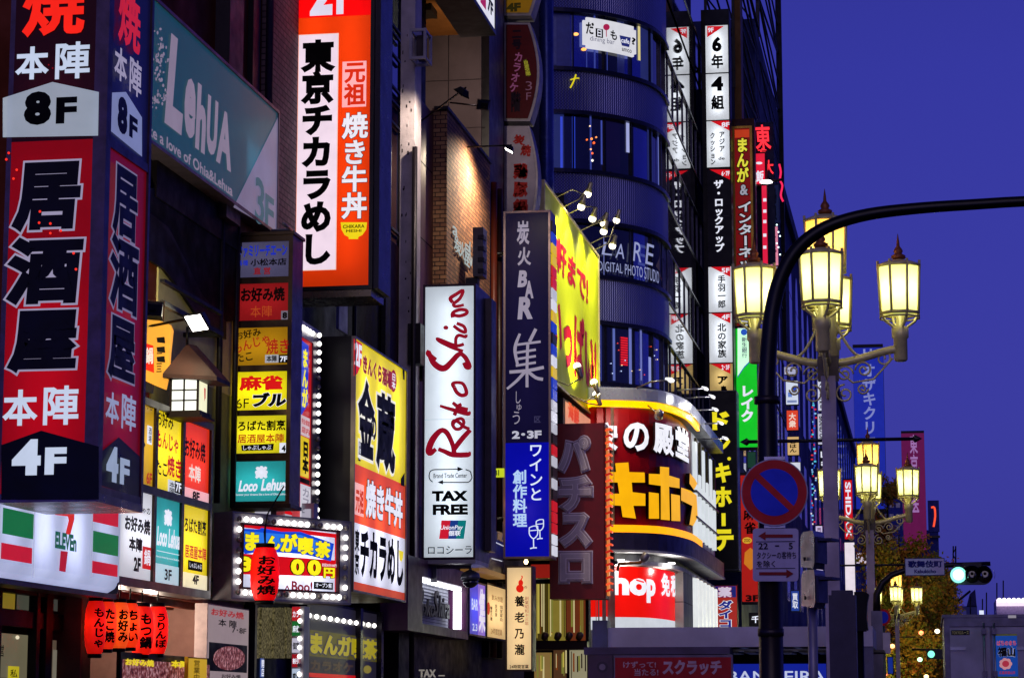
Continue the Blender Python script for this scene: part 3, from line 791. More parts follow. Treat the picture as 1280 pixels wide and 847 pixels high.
def floodlight(name, label, pos, aim, face_r, power, parent_wall_pt, col=(1, .95, .85), ang=100, k=14, sz=1.0, group='wall floodlights'):
    pos = Vector(pos); n = (Vector(aim) - pos).normalized()
    t = thing(name, label, 'lamp', pos, group)
    m = MB(); A = n.cross(Vector((0, 0, 1))).normalized(); B = A.cross(n)
    hw, hh = face_r * 1.25 * sz, face_r * sz
    q = lambda a, b, c: pos + A * a * hw + B * b * hh + n * c
    m.add([q(-1, -1, 0), q(1, -1, 0), q(1, 1, 0), q(-1, 1, 0), q(-.6, -.6, -hh), q(.6, -.6, -hh), q(.6, .6, -hh), q(-.6, .6, -hh)],
          [[4, 7, 6, 5], [0, 4, 5, 1], [1, 5, 6, 2], [2, 6, 7, 3], [3, 7, 4, 0]], D('1a1618', .4, .5)); 
    m.add([q(-1.08, -1.08, -.01), q(1.08, -1.08, -.01), q(1.08, 1.08, -.01), q(-1.08, 1.08, -.01), q(-1.08, -1.08, .02), q(1.08, -1.08, .02), q(1.08, 1.08, .02), q(-1.08, 1.08, .02)],
          [[0, 1, 5, 4], [1, 2, 6, 5], [2, 3, 7, 6], [3, 0, 4, 7]], D('1a1618', .4, .5)); m.build('housing', t)
    m = MB(); m.add([q(-.92, -.92, .012), q(.92, -.92, .012), q(.92, .92, .012), q(-.92, .92, .012)], [[0, 1, 2, 3]], E('fff8f0', k, False)); m.build('lens', t)
    m = MB(); m.tube([pos - n * hh * .8, pos - n * hh * 1.3, Vector(parent_wall_pt)], .022, D('15121a', .4, .6), 6); m.build('arm', t)
    spot_lamp(pos + n * .06, aim, power, col, ang, t)
    return t
p = atX(246, 403, -10.3)
floodlight('floodlight', 'square floodlight shining under the curved gable, above the house-shaped lantern', p, (FX + .0, p.y - 1.6, p.z - 1.6), .14, 120, (FX, p.y + .3, p.z), (1, .95, .6), 165)
p = atX(190, 388, -10.4)
floodlight('floodlight', 'dark floodlight seen from behind above the amber plaque', p, (FX, p.y + 1.0, p.z + .1), .13, 210, (FX, p.y - .2, p.z - .1), (1, .92, .6), 160, 2)
m = MB(); a = atX(274, 416, -10.6); m.box(FX, -10.55, a.y - .02, a.y + .06, a.z - .05, a.z + .02, BLACK); m.box(-10.62, -10.55, Yat(196, -10.6), a.y, a.z - .05, a.z + .02, BLACK); m.box(-10.62, -10.55, Yat(196, -10.6), a.y, a.z + .28, a.z + .33, BLACK)
tag(m.build('lamp_rail', at=(FX, a.y, a.z)), 'black metal rail under the gable tip, above the house-shaped lantern', 'rail')

# house-shaped lantern
YL = Yat(212, -10.75); wq = front(YL)
t = thing('house_lantern', 'lit lantern shaped like a little house with a dark pitched roof', 'lantern', wq.P(wq.uv(237, 518)[0], wq.uv(237, 518)[1], -.2))
u0, v0, u1, v1 = wq.box((212, 474, 248, 513)); dp = .5
m = MB(); RO = D('3a2420', .5, 0, .35)
uc = (u0 + u1) / 2; za = wq.uv(235, 428)[1]; ze = wq.uv(235, 467)[1]; o_ = .24
e = [(u0 - .08, -o_ * .4, ze), (u1 + .3, -o_ * .4, ze - .06), (u1 + .3, dp + .1, ze - .06), (u0 - .08, dp + .1, ze)]
vs = [Vector((a, YL + b, z)) for a, b, z in e] + [Vector((uc, YL + .1, za)), Vector((uc + .08, YL + dp * .6, za))]
vs += [q - Vector((0, 0, .06)) for q in vs[:4]]
m.add(vs, [[0, 1, 4], [1, 2, 5, 4], [2, 3, 5], [3, 0, 4, 5], [6, 7, 1, 0], [7, 8, 2, 1], [8, 9, 3, 2], [9, 6, 0, 3], [9, 8, 7, 6]], RO)
m.tube([(uc, YL + .1, za - .02), (uc, YL + .1, za + .25)], .02, BLACK); m.build('roof', t)
m = MB(); FR = D('20140f', .5)
for a in (u0, u1 - .03):
    for b in (0, dp - .03): m.box(a, a + .03, YL + b, YL + b + .03, v0, ze - .05, FR)
m.box(u0 - .04, u1 + .04, YL - .04, YL + dp + .04, v0 - .07, v0, FR); m.box(u0, u1, YL, YL + dp, v1, ze - .04, FR)
m.box(u0 - .1, u1 + .08, YL - .07, YL + dp + .07, v0 - .1, v0 - .07, FR)
for f in (.33, .66): m.box(u0 + .03, u1 - .03, YL - .006, YL + .01, v0 + (v1 - v0) * f - .01, v0 + (v1 - v0) * f + .01, FR)
m.box((u0 + u1) / 2 - .012, (u0 + u1) / 2 + .012, YL - .006, YL + .01, v0, v1, FR); m.build('frame', t)
m = MB(); m.rect(wq, u0 + .03, v0, u1 - .03, v1, -.02, E('f4f6e8', 1.5, True)); m.build('pane', t)
wq2 = side(u1 - .012); m = MB(); m.rect(wq2, YL + .03, v0, YL + dp - .03, v1, 0, E('f2f0c8', 1.1, True)); a, b = wq2.uv(256, 494)
m.text(wq2, 'ψ', (251, 485, 260, 502), E('d02828', .9), .01, .05); m.build('pane', t)

# ================================================================== six paper lanterns in the hall
LANS = [(119, 750, 817, 26, 'もんじゃ', 'f02c18'), (132.5, 751, 811, 26, 'たこ焼', 'ff5c24'), (149, 752, 810, 26, 'お好み', 'ff9434'), (162, 753, 809, 25, 'ちょい', 'ff6c20'), (177, 757, 818, 30, 'もつ鍋', 'f03418'), (196.5, 757, 817, 27, 'うりんぼ', 'f42814')]
def paper(col):
    if ('P', col) in MATS: return MATS[('P', col)]
    m, n, b = _new('lantern_paper_' + col); c = lin(col); w_ = n.nodes.new('ShaderNodeTexNoise'); w_.inputs['Scale'].default_value = 9
    cc = _mul(n, c, _range(n, w_.outputs[0], .3, .7, .8, 1.0)); b.inputs['Roughness'].default_value = .55; n.links.new(cc, b.inputs['Base Color']); n.links.new(cc, b.inputs['Emission Color']); b.inputs['Emission Strength'].default_value = .1
    tr = n.nodes.new('ShaderNodeBsdfTranslucent'); n.links.new(cc, tr.inputs['Color']); a = n.nodes.new('ShaderNodeAddShader'); n.links.new(b.outputs[0], a.inputs[0]); n.links.new(tr.outputs[0], a.inputs[1]); n.links.new(a.outputs[0], n.nodes['Material Output'].inputs[0])
    m.cycles.emission_sampling = 'NONE'; MATS[('P', col)] = m; return m
lan_lab = ['red paper lantern with black monja writing, leftmost of the row of six', 'red paper lantern with takoyaki writing, second of the row of six', 'bright orange paper lantern glowing in the middle of the row', 'narrow plain orange lantern, fourth of the row of six', 'wide red lantern with hotpot writing, fifth of the row of six', 'red paper lantern at the end of the row, next to the pink pier']
def paper_lantern(c, r, h, col, label, writing, px, group=None, strength=1.0, bold=.03):
    t = thing('paper_lantern', label, 'lantern', c, group)
    m = MB(); pr = []; n = 18
    for i in range(n + 1):
        s = i / n; z = (s - .5) * h; rr = r * (.6 + .4 * (1 - abs(2 * s - 1) ** 3.2)); pr.append((rr * (1 if i % 2 else .975), z))
    m.lathe(c, pr, paper(col), 20)
    m.build('paper_shade', t); point_lamp(c + Vector((0, 0, h * .06)), strength * 4.2 * r * h, (1, .72, .45), r * .25, t)
    m = MB(); 
    m.lathe(c + Vector((0, 0, h / 2)), [(r * .66, -.025 * h), (r * .66, .05 * h), (r * .55, .055 * h)], BLACK, 16); m.build('rim', t)
    m = MB(); m.lathe(c - Vector((0, 0, h / 2)), [(r * .55, -.055 * h), (r * .66, -.05 * h), (r * .66, .02 * h)], BLACK, 16); m.build('rim', t)
    m = MB(); m.tube([c + Vector((0, 0, h / 2)), c + Vector((0, 0, h / 2 + .35))], .01, BLACK, 5); m.build('cord', t)
    # writing follows the round shade
    a = math.atan2(CAM.y - c.y, CAM.x - c.x); arc = Wall([(c.x + r * 1.01 * math.cos(a - 1.4 + 2.8 * k / 14), c.y + r * 1.01 * math.sin(a - 1.4 + 2.8 * k / 14)) for k in range(15)])
    m = MB(); m.text(arc, writing, px, INK, .012, bold, vert=True); m.build('writing', t)
    return t
for (x, y0, y1, wd, s_, col), lb in zip(LANS, lan_lab):
    X = -10.95; c = (atX(x, y0, X) + atX(x, y1, X)) / 2; k = (c - CAM).length / FPX
    paper_lantern(c, wd * k / 2, (y1 - y0) * k, col, lb, s_, (x - wd * .08, y0 + 9, x + wd * .4, y1 - 8), 'paper lanterns in the hall', 1, .045)

# boards under the lanterns
wq = side(-10.9)
t = thing('food_banner', 'dark photo banner of fried food with yellow writing under the paper lanterns', 'banner', atX(195, 847, -10.9))
FOOD = None
def food_mat():
    m, n, b = _new('food_photo'); t_ = _noise(n, 16, 4); r = n.nodes.new('ShaderNodeValToRGB'); n.links.new(t_.outputs[0], r.inputs[0])
    e = r.color_ramp.elements; e[0].position = .36; e[0].color = lin('3a1010'); e[1].position = .66; e[1].color = lin('d8a8a8')
    x = e.new(.5); x.color = lin('8a3c38')
    n.links.new(r.outputs[0], b.inputs['Base Color']); n.links.new(r.outputs[0], b.inputs['Emission Color']); b.inputs['Emission Strength'].default_value = .6; m.cycles.emission_sampling = 'NONE'; return m
FOOD = food_mat()
u0, v0, u1, v1 = wq.box((150, 818, 262, 900)); m = MB(); m.slab(wq, u0, 1.5, u1, v1, -.06, 0, BLACK); m.rect(wq, u0 + .06, 1.5, u1 - .06, v1 - .1, .008, FOOD)
m.text(wq, 'お好み焼', (155, 823, 191, 832), E('e8d020', .95), .02, .05); m.text(wq, '本陣', (212, 825, 234, 834), E('e8d020', .95), .02, .05); m.build('board', t)
m = MB(); m.tube([wq.P(u0 + .1, 0.12, -.03), wq.P(u0 + .1, 1.5, -.03)], .03, BLACK); m.build('leg', t); m = MB(); m.tube([wq.P(u1 - .1, 0.12, -.03), wq.P(u1 - .1, 1.5, -.03)], .03, BLACK); m.build('leg', t)
wq = side(-10.7); u0, v0, u1, v1 = wq.box((234, 821, 258, 900)); m = MB(); m.slab(wq, u0, .12, u1, v1, -.05, 0, D('d8b020', .5)); m.rect(wq, u0 + .02, .3, u1 - .02, v1 - .02, .006, E('e0b018', .7)); m.text(wq, '営業中', (241, 824, 249, 850), D('a08018', .6), .012, vert=True)
tag(m.build('standing_sign', at=wq.P(u0, .12)), 'plain yellow standing sign at the right end of the food banner', 'sign')
wq = side(-10.95)
t = thing('menu_poster', 'tall white poster with red writing and a round food photo on the pink pier', 'poster', atX(285, 847, -10.95))
u0, v0, u1, v1 = wq.box((258, 757, 310, 900)); v1 = wq.uv(284, 757)[1]; m = MB(); m.slab(wq, u0, 1.2, u1, v1, -.2, 0, D('c8b4ae', .6)); m.rect(wq, u0 + .02, 1.2, u1 - .02, v1 - .02, .006, E('a08c90', .75))
m.text(wq, 'お好み焼', (263, 762, 304, 771), E('b01c1c', .8), .012, .03); m.text(wq, '本 陣', (272, 774, 295, 783), D('1c1414', .5), .012, .02); m.text(wq, '7･8F', (289, 784, 307, 791), D('1c1414', .5), .012, .02)
m.prect(wq, (260, 804, 308, 839), .012, D('181018', .5)); m.dot(wq, 285, 822, 20, FOOD, .02, 15, 24); m.text(wq, 'お好み焼', (276, 842, 300, 848), D('3a2020', .5), .012, .02); m.build('board', t)

# ================================================================== bronze directory sign
YD = Yat(288); wd = front(YD)
t = thing('directory_sign', 'bronze projecting directory sign with six tenant panels, in front of the orange sign', 'sign', atY(330, 632, YD))
BZ = D('5c4a36', .32, .7, .45, 4)
u0, v0, u1, v1 = wd.box((286, 294, 364, 630)); xr = u1; ydb = atX(377, 460, u1).y
PX6 = [(302, 346), (354, 400), (409, 456), (464, 512), (519, 566), (576, 626)]
pu0, pu1 = wd.box((291, 300, 361, 310))[0], wd.box((291, 300, 361, 310))[2]
m = MB(); m.slab(wd, u0, v0, pu0, v1, -(ydb - YD), 0, BZ); m.slab(wd, pu1, v0, u1, v1, -(ydb - YD), 0, BZ); m.slab(wd, pu0, v0, pu1, v1, -(ydb - YD), -.35, BZ)
zz = [v1] + [wd.uv(326, y)[1] for a in PX6 for y in a] + [v0]
for i in range(0, len(zz), 2): m.slab(wd, pu0, zz[i + 1], pu1, zz[i], -.35, -.004, BZ)
m.slab(wd, u0 - .03, v1, u1 + .03, v1 + .05, -(ydb - YD) - .02, .03, BZ); m.slab(wd, u0 - .03, v0 - .06, u1 + .03, v0, -(ydb - YD) - .02, .03, D('3a2c20', .4, .6)); m.build('cabinet', t)
m = MB(); m.tube([(u0, YD + .3, v1 - .3), (FX, YD + .3, v1 - .3)], .04, BZ); m.tube([(u0, YD + .3, v0 + .5), (FX, YD + .3, v0 + .5)], .04, BZ); m.build('bracket', t)
def dp_(i, sheet, fn, pw):
    m = MB(); y0, y1 = PX6[i]; z1, z0 = wd.uv(326, y0)[1], wd.uv(326, y1)[1]; m.rect(wd, pu0, z0, pu1, z1, -.03, sheet); fn(m); m.build('panel', t)
    if pw: area_lamp(wd, pu0 + .1, (z0 + z1) / 2 - .08, pu1 - .1, (z0 + z1) / 2 + .08, -.28, 2.25 * (pu1 - pu0) * (z1 - z0) * pw, (1, 1, 1), t)
BLU = E('1c30c0', .8)
def d0(m): m.text(wd, 'ファミリーチエーン', (297, 306, 359, 321), BLU, 0, .04); m.text(wd, '各種', (297, 325, 310, 332), BLU, 0, .02); m.text(wd, '小松本店', (313, 323, 358, 332), INK, 0, .03); m.text(wd, '直 営', (317, 334, 338, 343), E('8a1c28', .8), 0, .03)
dp_(0, LB('5c587c', .45), d0, .3)
def d1(m): m.text(wd, 'お好み焼', (301, 359, 356, 377), D('200408', .5), 0, .04); m.text(wd, '本陣', (313, 382, 340, 396), E('c04c20', .8), 0, .0); m.prect(wd, (351, 388, 361, 399), -.015, E('807888', .7)); m.text(wd, '8', (353, 390, 359, 398), INK, 0, .06)
dp_(1, LB('a81c20', .45), d1, .4)
def d2(m):
    m.text(wd, 'お好み', (294, 411, 326, 424), DK, 0, .02, rot=10); m.text(wd, 'もんじゃ', (292, 420, 336, 440), E('b81818', .8), 0, .015, rot=14); m.text(wd, 'たこ', (294, 440, 316, 453), DK, 0, .02, rot=8); m.text(wd, '焼き', (333, 423, 361, 442), E('b81818', .8), 0, .015)
    m.prect(wd, (331, 443, 348, 453), -.012, E('b8b8c0', .8)); m.text(wd, '本陣', (333, 444, 346, 452), INK, 0, .03); m.prect(wd, (348, 443, 361, 453), -.012, INK); m.text(wd, '7F', (350, 445, 359, 452), WHITE, 0, .03)
dp_(2, LB('c08a14', .45), d2, .5)
def d3(m): m.text(wd, '麻雀', (299, 469, 354, 488), E('e01414', .95), 0, .05); m.text(wd, '6F', (295, 498, 311, 510), DK, 0, .0); m.text(wd, 'ブル', (316, 490, 358, 508), INK, 0, .06, shear=.1, outline=(WHITE, .03))
dp_(3, LB('f4e414', .55), d3, .9)
def d4(m):
    m.text(wd, 'ろばた割烹', (297, 525, 357, 538), INK, 0, .03); m.text(wd, '居酒屋本陣', (297, 542, 355, 553), E('b81414', .9), 0, .015); m.poly(wd, [(301, 556), (342, 554), (341, 562), (302, 563)], -.018, INK); m.text(wd, 'しゃぶしゃぶ', (304, 556, 339, 562), WHITE, 0, .01)
    m.prect(wd, (349, 553, 361, 565.6), -.015, WHITE); m.text(wd, '4', (352, 556, 357, 564), INK, 0, .05)
dp_(4, LB('eadc20', .55), d4, .9)
def d5(m):
    logo(m, wd, (319, 582, 335, 598)); m.text(wd, 'Loco', (298, 600, 322, 614), WHITE, 0, .04, shear=.25); m.text(wd, 'Lehua', (326, 598, 357, 613), WHITE, 0, .04, shear=.25); m.text(wd, 'Forever your dreams like a love of Ohia&Lehua', (294, 616, 358, 619.5), WHITE, 0, .01)
dp_(5, LB('2aa0a4', .55), d5, .9)

# ================================================================== bulb-framed signs
def bulb_mesh(rad, mat):
    m = MB(); m.lathe((0, 0, 0), [(rad * .35, -rad), (rad * .8, -rad * .6), (rad, 0), (rad * .8, rad * .6), (rad * .35, rad)], mat, 8)
    me = bpy.data.meshes.new('bulb'); me.from_pydata(m.v, [], m.f); me.materials.append(mat); me.polygons.foreach_set('use_smooth', [True] * len(m.f)); return me
BON = E('fffaf4', 3.2, True, 0); BOFF = D('8a8680', .2, .2, .3)
_bm = {}
def put_bulb(p, on, parent, rad):
    k = (on, rad)
    if k not in _bm: _bm[k] = bulb_mesh(rad, BON if on else BOFF)
    o = bpy.data.objects.new('bulb', _bm[k]); COL.objects.link(o); o.parent = parent; o.location = Vector(p) - HOME[parent]; HOME[o] = Vector(p)

YM = 36.6
pA = atY(290, 693, YM); 
pB = atY(436, 706, YM + 2.3)
wm = between((pA.x, pA.y), (pB.x, pB.y))
LW = wm.U[1]; zt = atY(290, 641, YM).z; zb = atY(290, 746, YM).z
t = thing('manga_cafe_sign', 'red, white and blue manga cafe sign framed by round white bulbs', 'sign', wm.P(LW / 2, zb - .1, -.2))
SIL = D('b0acb0', .35, .25, .3)
bw, bh = .3, .17
m = MB(); m.slab(wm, 0, zb, LW, zt, -.4, -.3, SIL); m.slab(wm, 0, zb, .2, zt, -.3, 0, SIL); m.slab(wm, LW - bw, zb, LW, zt, -.3, 0, SIL); m.slab(wm, .2, zb, LW - bw, zb + bh, -.3, 0, SIL); m.slab(wm, .2, zt - bh, LW - bw, zt, -.3, 0, SIL)
m.frame(wm, 0, zb, LW, zt, .03, -.4, .03, D('8a868a', .4, .3)); m.frame(wm, .2, zb + bh, LW - bw, zt - bh, .03, 0, .06, D('5a2a2a', .4, .5)); m.build('cabinet', t)
m = MB(); m.rect(wm, .2, zb + bh, LW - bw, zt - bh, -.02, LB('d8dcf0', .6))
RDS = E('e0101c', .9); YB = E('fff01c', 1.0)
m.poly(wm, [(298, 652), (422, 667), (422, 672), (298, 658)], -.012, RDS); m.poly(wm, [(298, 656), (301, 656), (301, 742), (298, 742)], -.010, RDS); m.poly(wm, [(419, 668), (422, 668), (422, 748), (419, 748)], -.010, RDS)
m.poly(wm, [(298, 691), (422, 700), (422, 720), (298, 717)], -.012, RDS); m.poly(wm, [(298, 738), (422, 743), (422, 748), (298, 743)], -.012, RDS)
m.poly(wm, [(299, 660), (325, 661), (327, 659), (352, 664), (376, 664), (418, 679), (414, 701), (380, 692), (350, 690), (325, 689), (306, 692)], -.008, E('1448d8', .95))
m.poly(wm, [(303, 663), (352, 667), (376, 668), (414, 681), (411, 696), (380, 687), (350, 685), (310, 688)], -.004, E('2c7cf0', .95))
for s_, r in (('ま', (306, 665, 324, 688)), ('ん', (331, 669, 350, 687)), ('が', (350, 666, 372, 690)), ('喫', (372, 671, 392, 693)), ('茶', (393, 676, 413, 697))): m.text(wm, s_, r, YB, .01, .055, outline=(E('0c2070', .9), .03))
m.text(wm, '3', (300, 695, 314, 714), YB, .01, .06, outline=(INK, .04)); m.text(wm, '8', (328, 696, 344, 716), YB, .01, .06, outline=(INK, .04)); m.text(wm, '0', (363, 698, 380, 718), YB, .01, .06, outline=(INK, .04)); m.text(wm, '0', (384, 699, 401, 719), YB, .01, .06, outline=(INK, .04)); m.text(wm, '円', (404, 709, 418, 722), YB, .01, .05, outline=(INK, .04))
m.text(wm, '初回30分100円', (402, 704, 420, 708), WHITE, .01, .02)
m.text(wm, 'A', (354, 731, 363, 740), E('90202c', .9), .01, .01); m.text(wm, 'Boo!', (364, 726, 390, 739), E('90202c', .9), .01, .03); m.text(wm, 'cafe', (378, 741, 389, 744), E('804050', .9), .01, .01)
m.prect(wm, (392, 727, 416, 736), .004, INK); m.text(wm, 'オープン館', (394, 728, 414, 734), WHITE, .01, .03); m.build('panel', t)
for i in range(3): area_lamp(wm, LW * (.22 + .22 * i), zb + bh + .1, LW * (.32 + .22 * i), zt - bh - .1, -.25, 2.6, (1, 1, 1), t)
rb = random.Random(5)
n = 17
offs = {3, 4, 9, 10, 15}
for i in range(n):
    u = .1 + (LW - .22) * i / (n - 1)
    put_bulb(wm.P(u, zt - bh / 2, .05), i not in (0, 4, 5, 11, 12, 16), t, .045); put_bulb(wm.P(u, zb + bh / 2, .05), i not in (0, 6, 7, 12, 16), t, .045)
for i in range(1, 7):
    v = zb + bh / 2 + (zt - zb - bh) * i / 7
    put_bulb(wm.P(.1, v, .05), i not in (4, 5), t, .045)
    put_bulb(wm.P(LW - bw * .45, v, .05), i not in (2, 3), t, .045)
m = MB(); q = wm.P(LW * .3, zt, -.2); m.tube([q, (FX, q.y, q.z)], .04, DARKM); q = wm.P(LW * .1, zb + .3, -.2); m.tube([q, (FX, q.y, q.z)], .04, DARKM); m.build('bracket', t)

# big lantern hanging in front of it
c = (atY(331, 684, 35.6) + atY(331, 750, 35.6)) / 2
k = (c - CAM).length / FPX
t = paper_lantern(c, 18 * k, 68 * k, 'e80c10', 'large red okonomiyaki paper lantern hanging in front of the bulb-framed manga sign', 'お好み焼', (321, 694, 344, 743), None, .85, .035)
m = MB(); m.tube([c + Vector((0, 0, 34 * k)), c + Vector((-.02, 0, 34 * k + .22)), c + Vector((.0, .1, 34 * k + .5)), c + Vector((.2, .3, 34 * k + .95))], .012, BLACK, 5); m.build('hook', t)

# tall narrow manga sign seen edge on, with its own bulbs
XN = -10.35; wn = side(XN)
yn0, yn1 = atX(375, 500, XN).y, atX(391, 500, XN).y; yn2 = atX(400, 500, XN).y
z1 = atX(384, 404, XN).z; z0 = atX(384, 652, XN).z
t = thing('narrow_sign', 'tall narrow red and blue sign edged by a white bulb column behind the directory sign', 'sign', wn.P(yn1, z0, -.2))
m = MB(); m.slab(wn, yn0 - .3, z0, yn2, z1, -.4, -.3, SIL); m.slab(wn, yn1, z0, yn2, z1, -.3, 0, D('6a666c', .35, .7)); m.slab(wn, yn0 - .3, z1 - .28, yn1, z1, -.3, 0, SIL); m.build('cabinet', t)
m = MB(); m.rect(wn, yn0 - .3, z0, yn1, z1 - .28, -.03, LB('d01c20', .6))
m.poly(wn, [(377, 424), (387, 432), (386, 505), (376, 522)], -.015, E('1c3cd0', .9)); m.text(wn, 'まんが', (378, 436, 385, 510), YB, .0, .05, vert=True)
m.prect(wn, (376, 520, 388, 545), -.012, E('e0c8d0', .8)); m.text(wn, '完全個室', (377, 524, 387, 531), E('c01018', .9), 0, .03); m.text(wn, '店内', (377, 534, 387, 542), E('c01018', .9), 0, .03)
m.prect(wn, (376, 546, 387, 596), -.012, E('e8c818', .9)); m.text(wn, '日本', (378, 552, 386, 592), INK, 0, .06, vert=True); m.prect(wn, (376, 598, 388, 604), -.012, INK); m.prect(wn, (376, 606, 389, 650), -.012, E('d8d4e0', .85)); m.text(wn, 'カフェ', (378, 610, 386, 644), E('a09cb0', .7), 0, .03, vert=True); m.build('panel', t)
n = 22
for i in range(n):
    v = z0 + .1 + (z1 - z0 - .2) * i / (n - 1); put_bulb(wn.P((yn1 + yn2) / 2, v, .04), i not in (2, 8, 9, 15, 16), t, .042)
for i in range(5): put_bulb(wn.P(yn0 - .2 + (yn1 - yn0 + .2) * i / 5, z1 - .14, .04), True, t, .042)
m = MB(); q = wn.P(yn1, z1 - 1, -.35); m.tube([q, (XB, q.y, q.z)], .05, DARKM); q = wn.P(yn1, z0 + .6, -.35); m.tube([q, (XB, q.y, q.z)], .05, DARKM); m.build('bracket', t)

# small red sign with bulbs under the directory sign
wz = front(39.4); 
t = thing('bulb_sign', 'small cafe sign with a bulb row on top, half hidden under the bronze directory sign', 'sign', atY(345, 652, 39.4))
m = MB(); u0, v0, u1, v1 = wz.box((296, 629, 392, 652)); m.slab(wz, u0, v0, u1, v1, -.3, -.02, SIL); m.build('cabinet', t)
m = MB(); m.rect(wz, u0 + .1, v0, u1 - .05, v1 - .1, 0, E('b8b4c4', .8)); m.poly(wz, [(318, 629), (372, 640), (372, 645), (318, 634)], .01, RDS); m.text(wz, 'CAFE', (364, 632, 381, 641), E('808090', .7), .01, .02); m.build('panel', t)
for i in range(7): put_bulb(wz.P(u0 + .1 + i * .13, v1 - .05, .04), True, t, .04)
m = MB(); m.tube([(u0 + .2, 39.6, v0 + .15), (XB, 39.6, v0 + .15)], .04, DARKM); m.build('bracket', t)

# ================================================================== orange rice-bowl sign
YC = 41.3
w = front(YC)
CABK = D('0d0a10', .35, .3, .3)
t, m = lightbox('rice_bowl_sign', 'tall orange projecting sign with big black kana on a white stripe and a yellow bowl', 'sign', w, (365, -70, 463, 358), 1.0, LB('f03c08', .42), CABK, .07, 2, 1.25, lip=.05, gap=.4)
m.prect(w, (363, -70, 464, 21.5), .01, LB('e40c10', .55)); m.text(w, '2', (388, -32, 416, 20), E('e8e0f4', .95), .02, .06); m.text(w, 'F', (421, -32, 443, 18), E('e8e0f4', .95), .02, .04)
m.prect(w, (371.5, 43, 422, 338), .01, E('ffd8c8', .9)); m.prect(w, (372.3, 44, 421, 337), .014, LB('dcdcf4', .45))
m.text(w, '東京チカラめし', (374.5, 50, 418.5, 331), INK, .022, .055, vert=True)
m.prect(w, (428, 77, 458, 134), .01, LB('e8e2ec', .55)); m.text(w, '元祖', (430, 79, 457, 132), E('e83010', .9), .02, .035, vert=True)
m.text(w, '焼き牛丼', (427, 141, 460, 274), E('f4f0fa', .95), .022, .03, vert=True, outline=(E('64140c', .5), .02))
m.poly(w, [(426, 278), (459, 278), (458, 287), (453, 294), (448, 296.5), (448, 299), (436, 299), (436, 296.5), (431, 294), (427, 287)], .012, E('f4d818', .95))
m.text(w, 'CHIKARA', (429, 281, 456, 285.5), INK, .02, .02); m.text(w, 'MESHI', (433, 287, 452, 290.5), INK, .02, .02); m.build('panel', t)
u0, v0, u1, v1 = w.box((365, -70, 463, 358))
m = MB(); m.slab(w, u0 - .05, v0 - .2, u1 + .05, v0 - .075, -.98, .02, D('8a7c6a', .25, .9, .5, 5)); m.build('base', t)
m = MB(); m.slab(w, u1 + .071, v0 - .05, u1 + .17, v1, -1.0, -.04, D('1a1428', .3, .5)); m.build('side_trim', t)
m = MB(); m.tube([(u0, YC + .5, v0 + 1), (XB, YC + .5, v0 + 1)], .06, DARKM); m.build('bracket', t)

# ================================================================== yellow and orange bar sign facing the street
XK = -9.9; wk = side(XK)
yk0, yk1 = atX(441, 600, XK).y, atX(507, 600, XK).y
zt = atX(474, 440, XK).z; zb = atX(474, 746, XK).z
t = thing('bar_sign', 'yellow and orange bar sign with big brush lettering on a black box facing the street', 'sign', (XK - .5, (yk0 + yk1) / 2, zb))
m = MB(); m.slab(wk, yk0, zb, yk1, zt, -1.3, -.4, CABK); m.frame(wk, yk0 + .04, zb + .04, yk1 - .04, zt - .04, .04, -.4, -.05, CABK); m.frame(wk, yk0 + .04, zb + .04, yk1 - .04, zt - .04, .04, -.05, .03, D('8a8478', .35, .8)); m.build('cabinet', t)
zy = atX(442, 578, XK).z; zo = atX(442, 652, XK).z; zw = atX(442, 726, XK).z
m = MB(); Y0_, Y1_ = yk0 + .04, yk1 - .04
m.rect(wk, Y0_, zy, Y1_, zt - .04, 0, LB('f4dc10', .6)); m.rect(wk, Y0_, zo, Y1_, zy, 0, LB('f0501c', .55)); m.rect(wk, Y0_, zw, Y1_, zo, 0, LB('e4e4fa', .6)); m.rect(wk, Y0_, zb + .04, Y1_, zw, 0, LB('d84414', .55))
m.poly(wk, [(441.5, 423), (452, 430), (451, 455), (446, 467), (441.5, 470)], .01, E('e01818', .9)); m.text(wk, '2F', (442, 429, 451, 458), WHITE, .02, .04)
m.text(wk, 'きんくら酒場', (453, 453, 489, 477), E('901018', .9), .012, .05, outline=(E('f0d080', .9), .03)); m.dot(wk, 491, 476, 4, E('a01018', .9), .012, 14); m.text(wk, '日本', (488.5, 467, 493.5, 486), WHITE, .02, .02, vert=True)
BRU = D('1c1a18', .5); 
m.text(wk, '金', (446, 474, 467, 572), BRU, .02, .05, outline=(E('f0ece0', .95), .04)); m.text(wk, 'の', (462, 520, 469, 550), BRU, .024, .05, outline=(E('f0ece0', .95), .04)); m.text(wk, '蔵', (469, 493, 493, 590), BRU, .02, .055, outline=(E('f0ece0', .95), .04))
m.prect(wk, (447, 550, 450, 576), .012, BRU); m.text(wk, '新宿店', (447.3, 552, 449.7, 574), WHITE, .02, .01, vert=True)
m.prect(wk, (442, 604, 454, 644), .012, LB('e8e0e4', .55)); m.text(wk, '元祖', (443, 610, 453.5, 642), E('d84414', .9), .02, .05); m.text(wk, '焼き牛丼', (456, 607, 502, 654), WHITE, .02, .045, outline=(E('5a1808', .5), .03))
m.text(wk, '東京', (442, 661, 448, 718), INK, .02, .04, vert=True); m.text(wk, 'チカラめし', (449, 668, 503, 727), INK, .02, .05)
m.poly(wk, [(497, 687), (503, 689), (502, 698), (500, 702), (498, 699)], .024, E('f0d818', .95))
for pts in ([(502, 461), (505, 463), (505, 475), (503, 474)], [(500, 598), (505, 590), (505, 608), (500, 606)]): m.poly(wk, pts, .014, BRU)
m.build('panel', t)
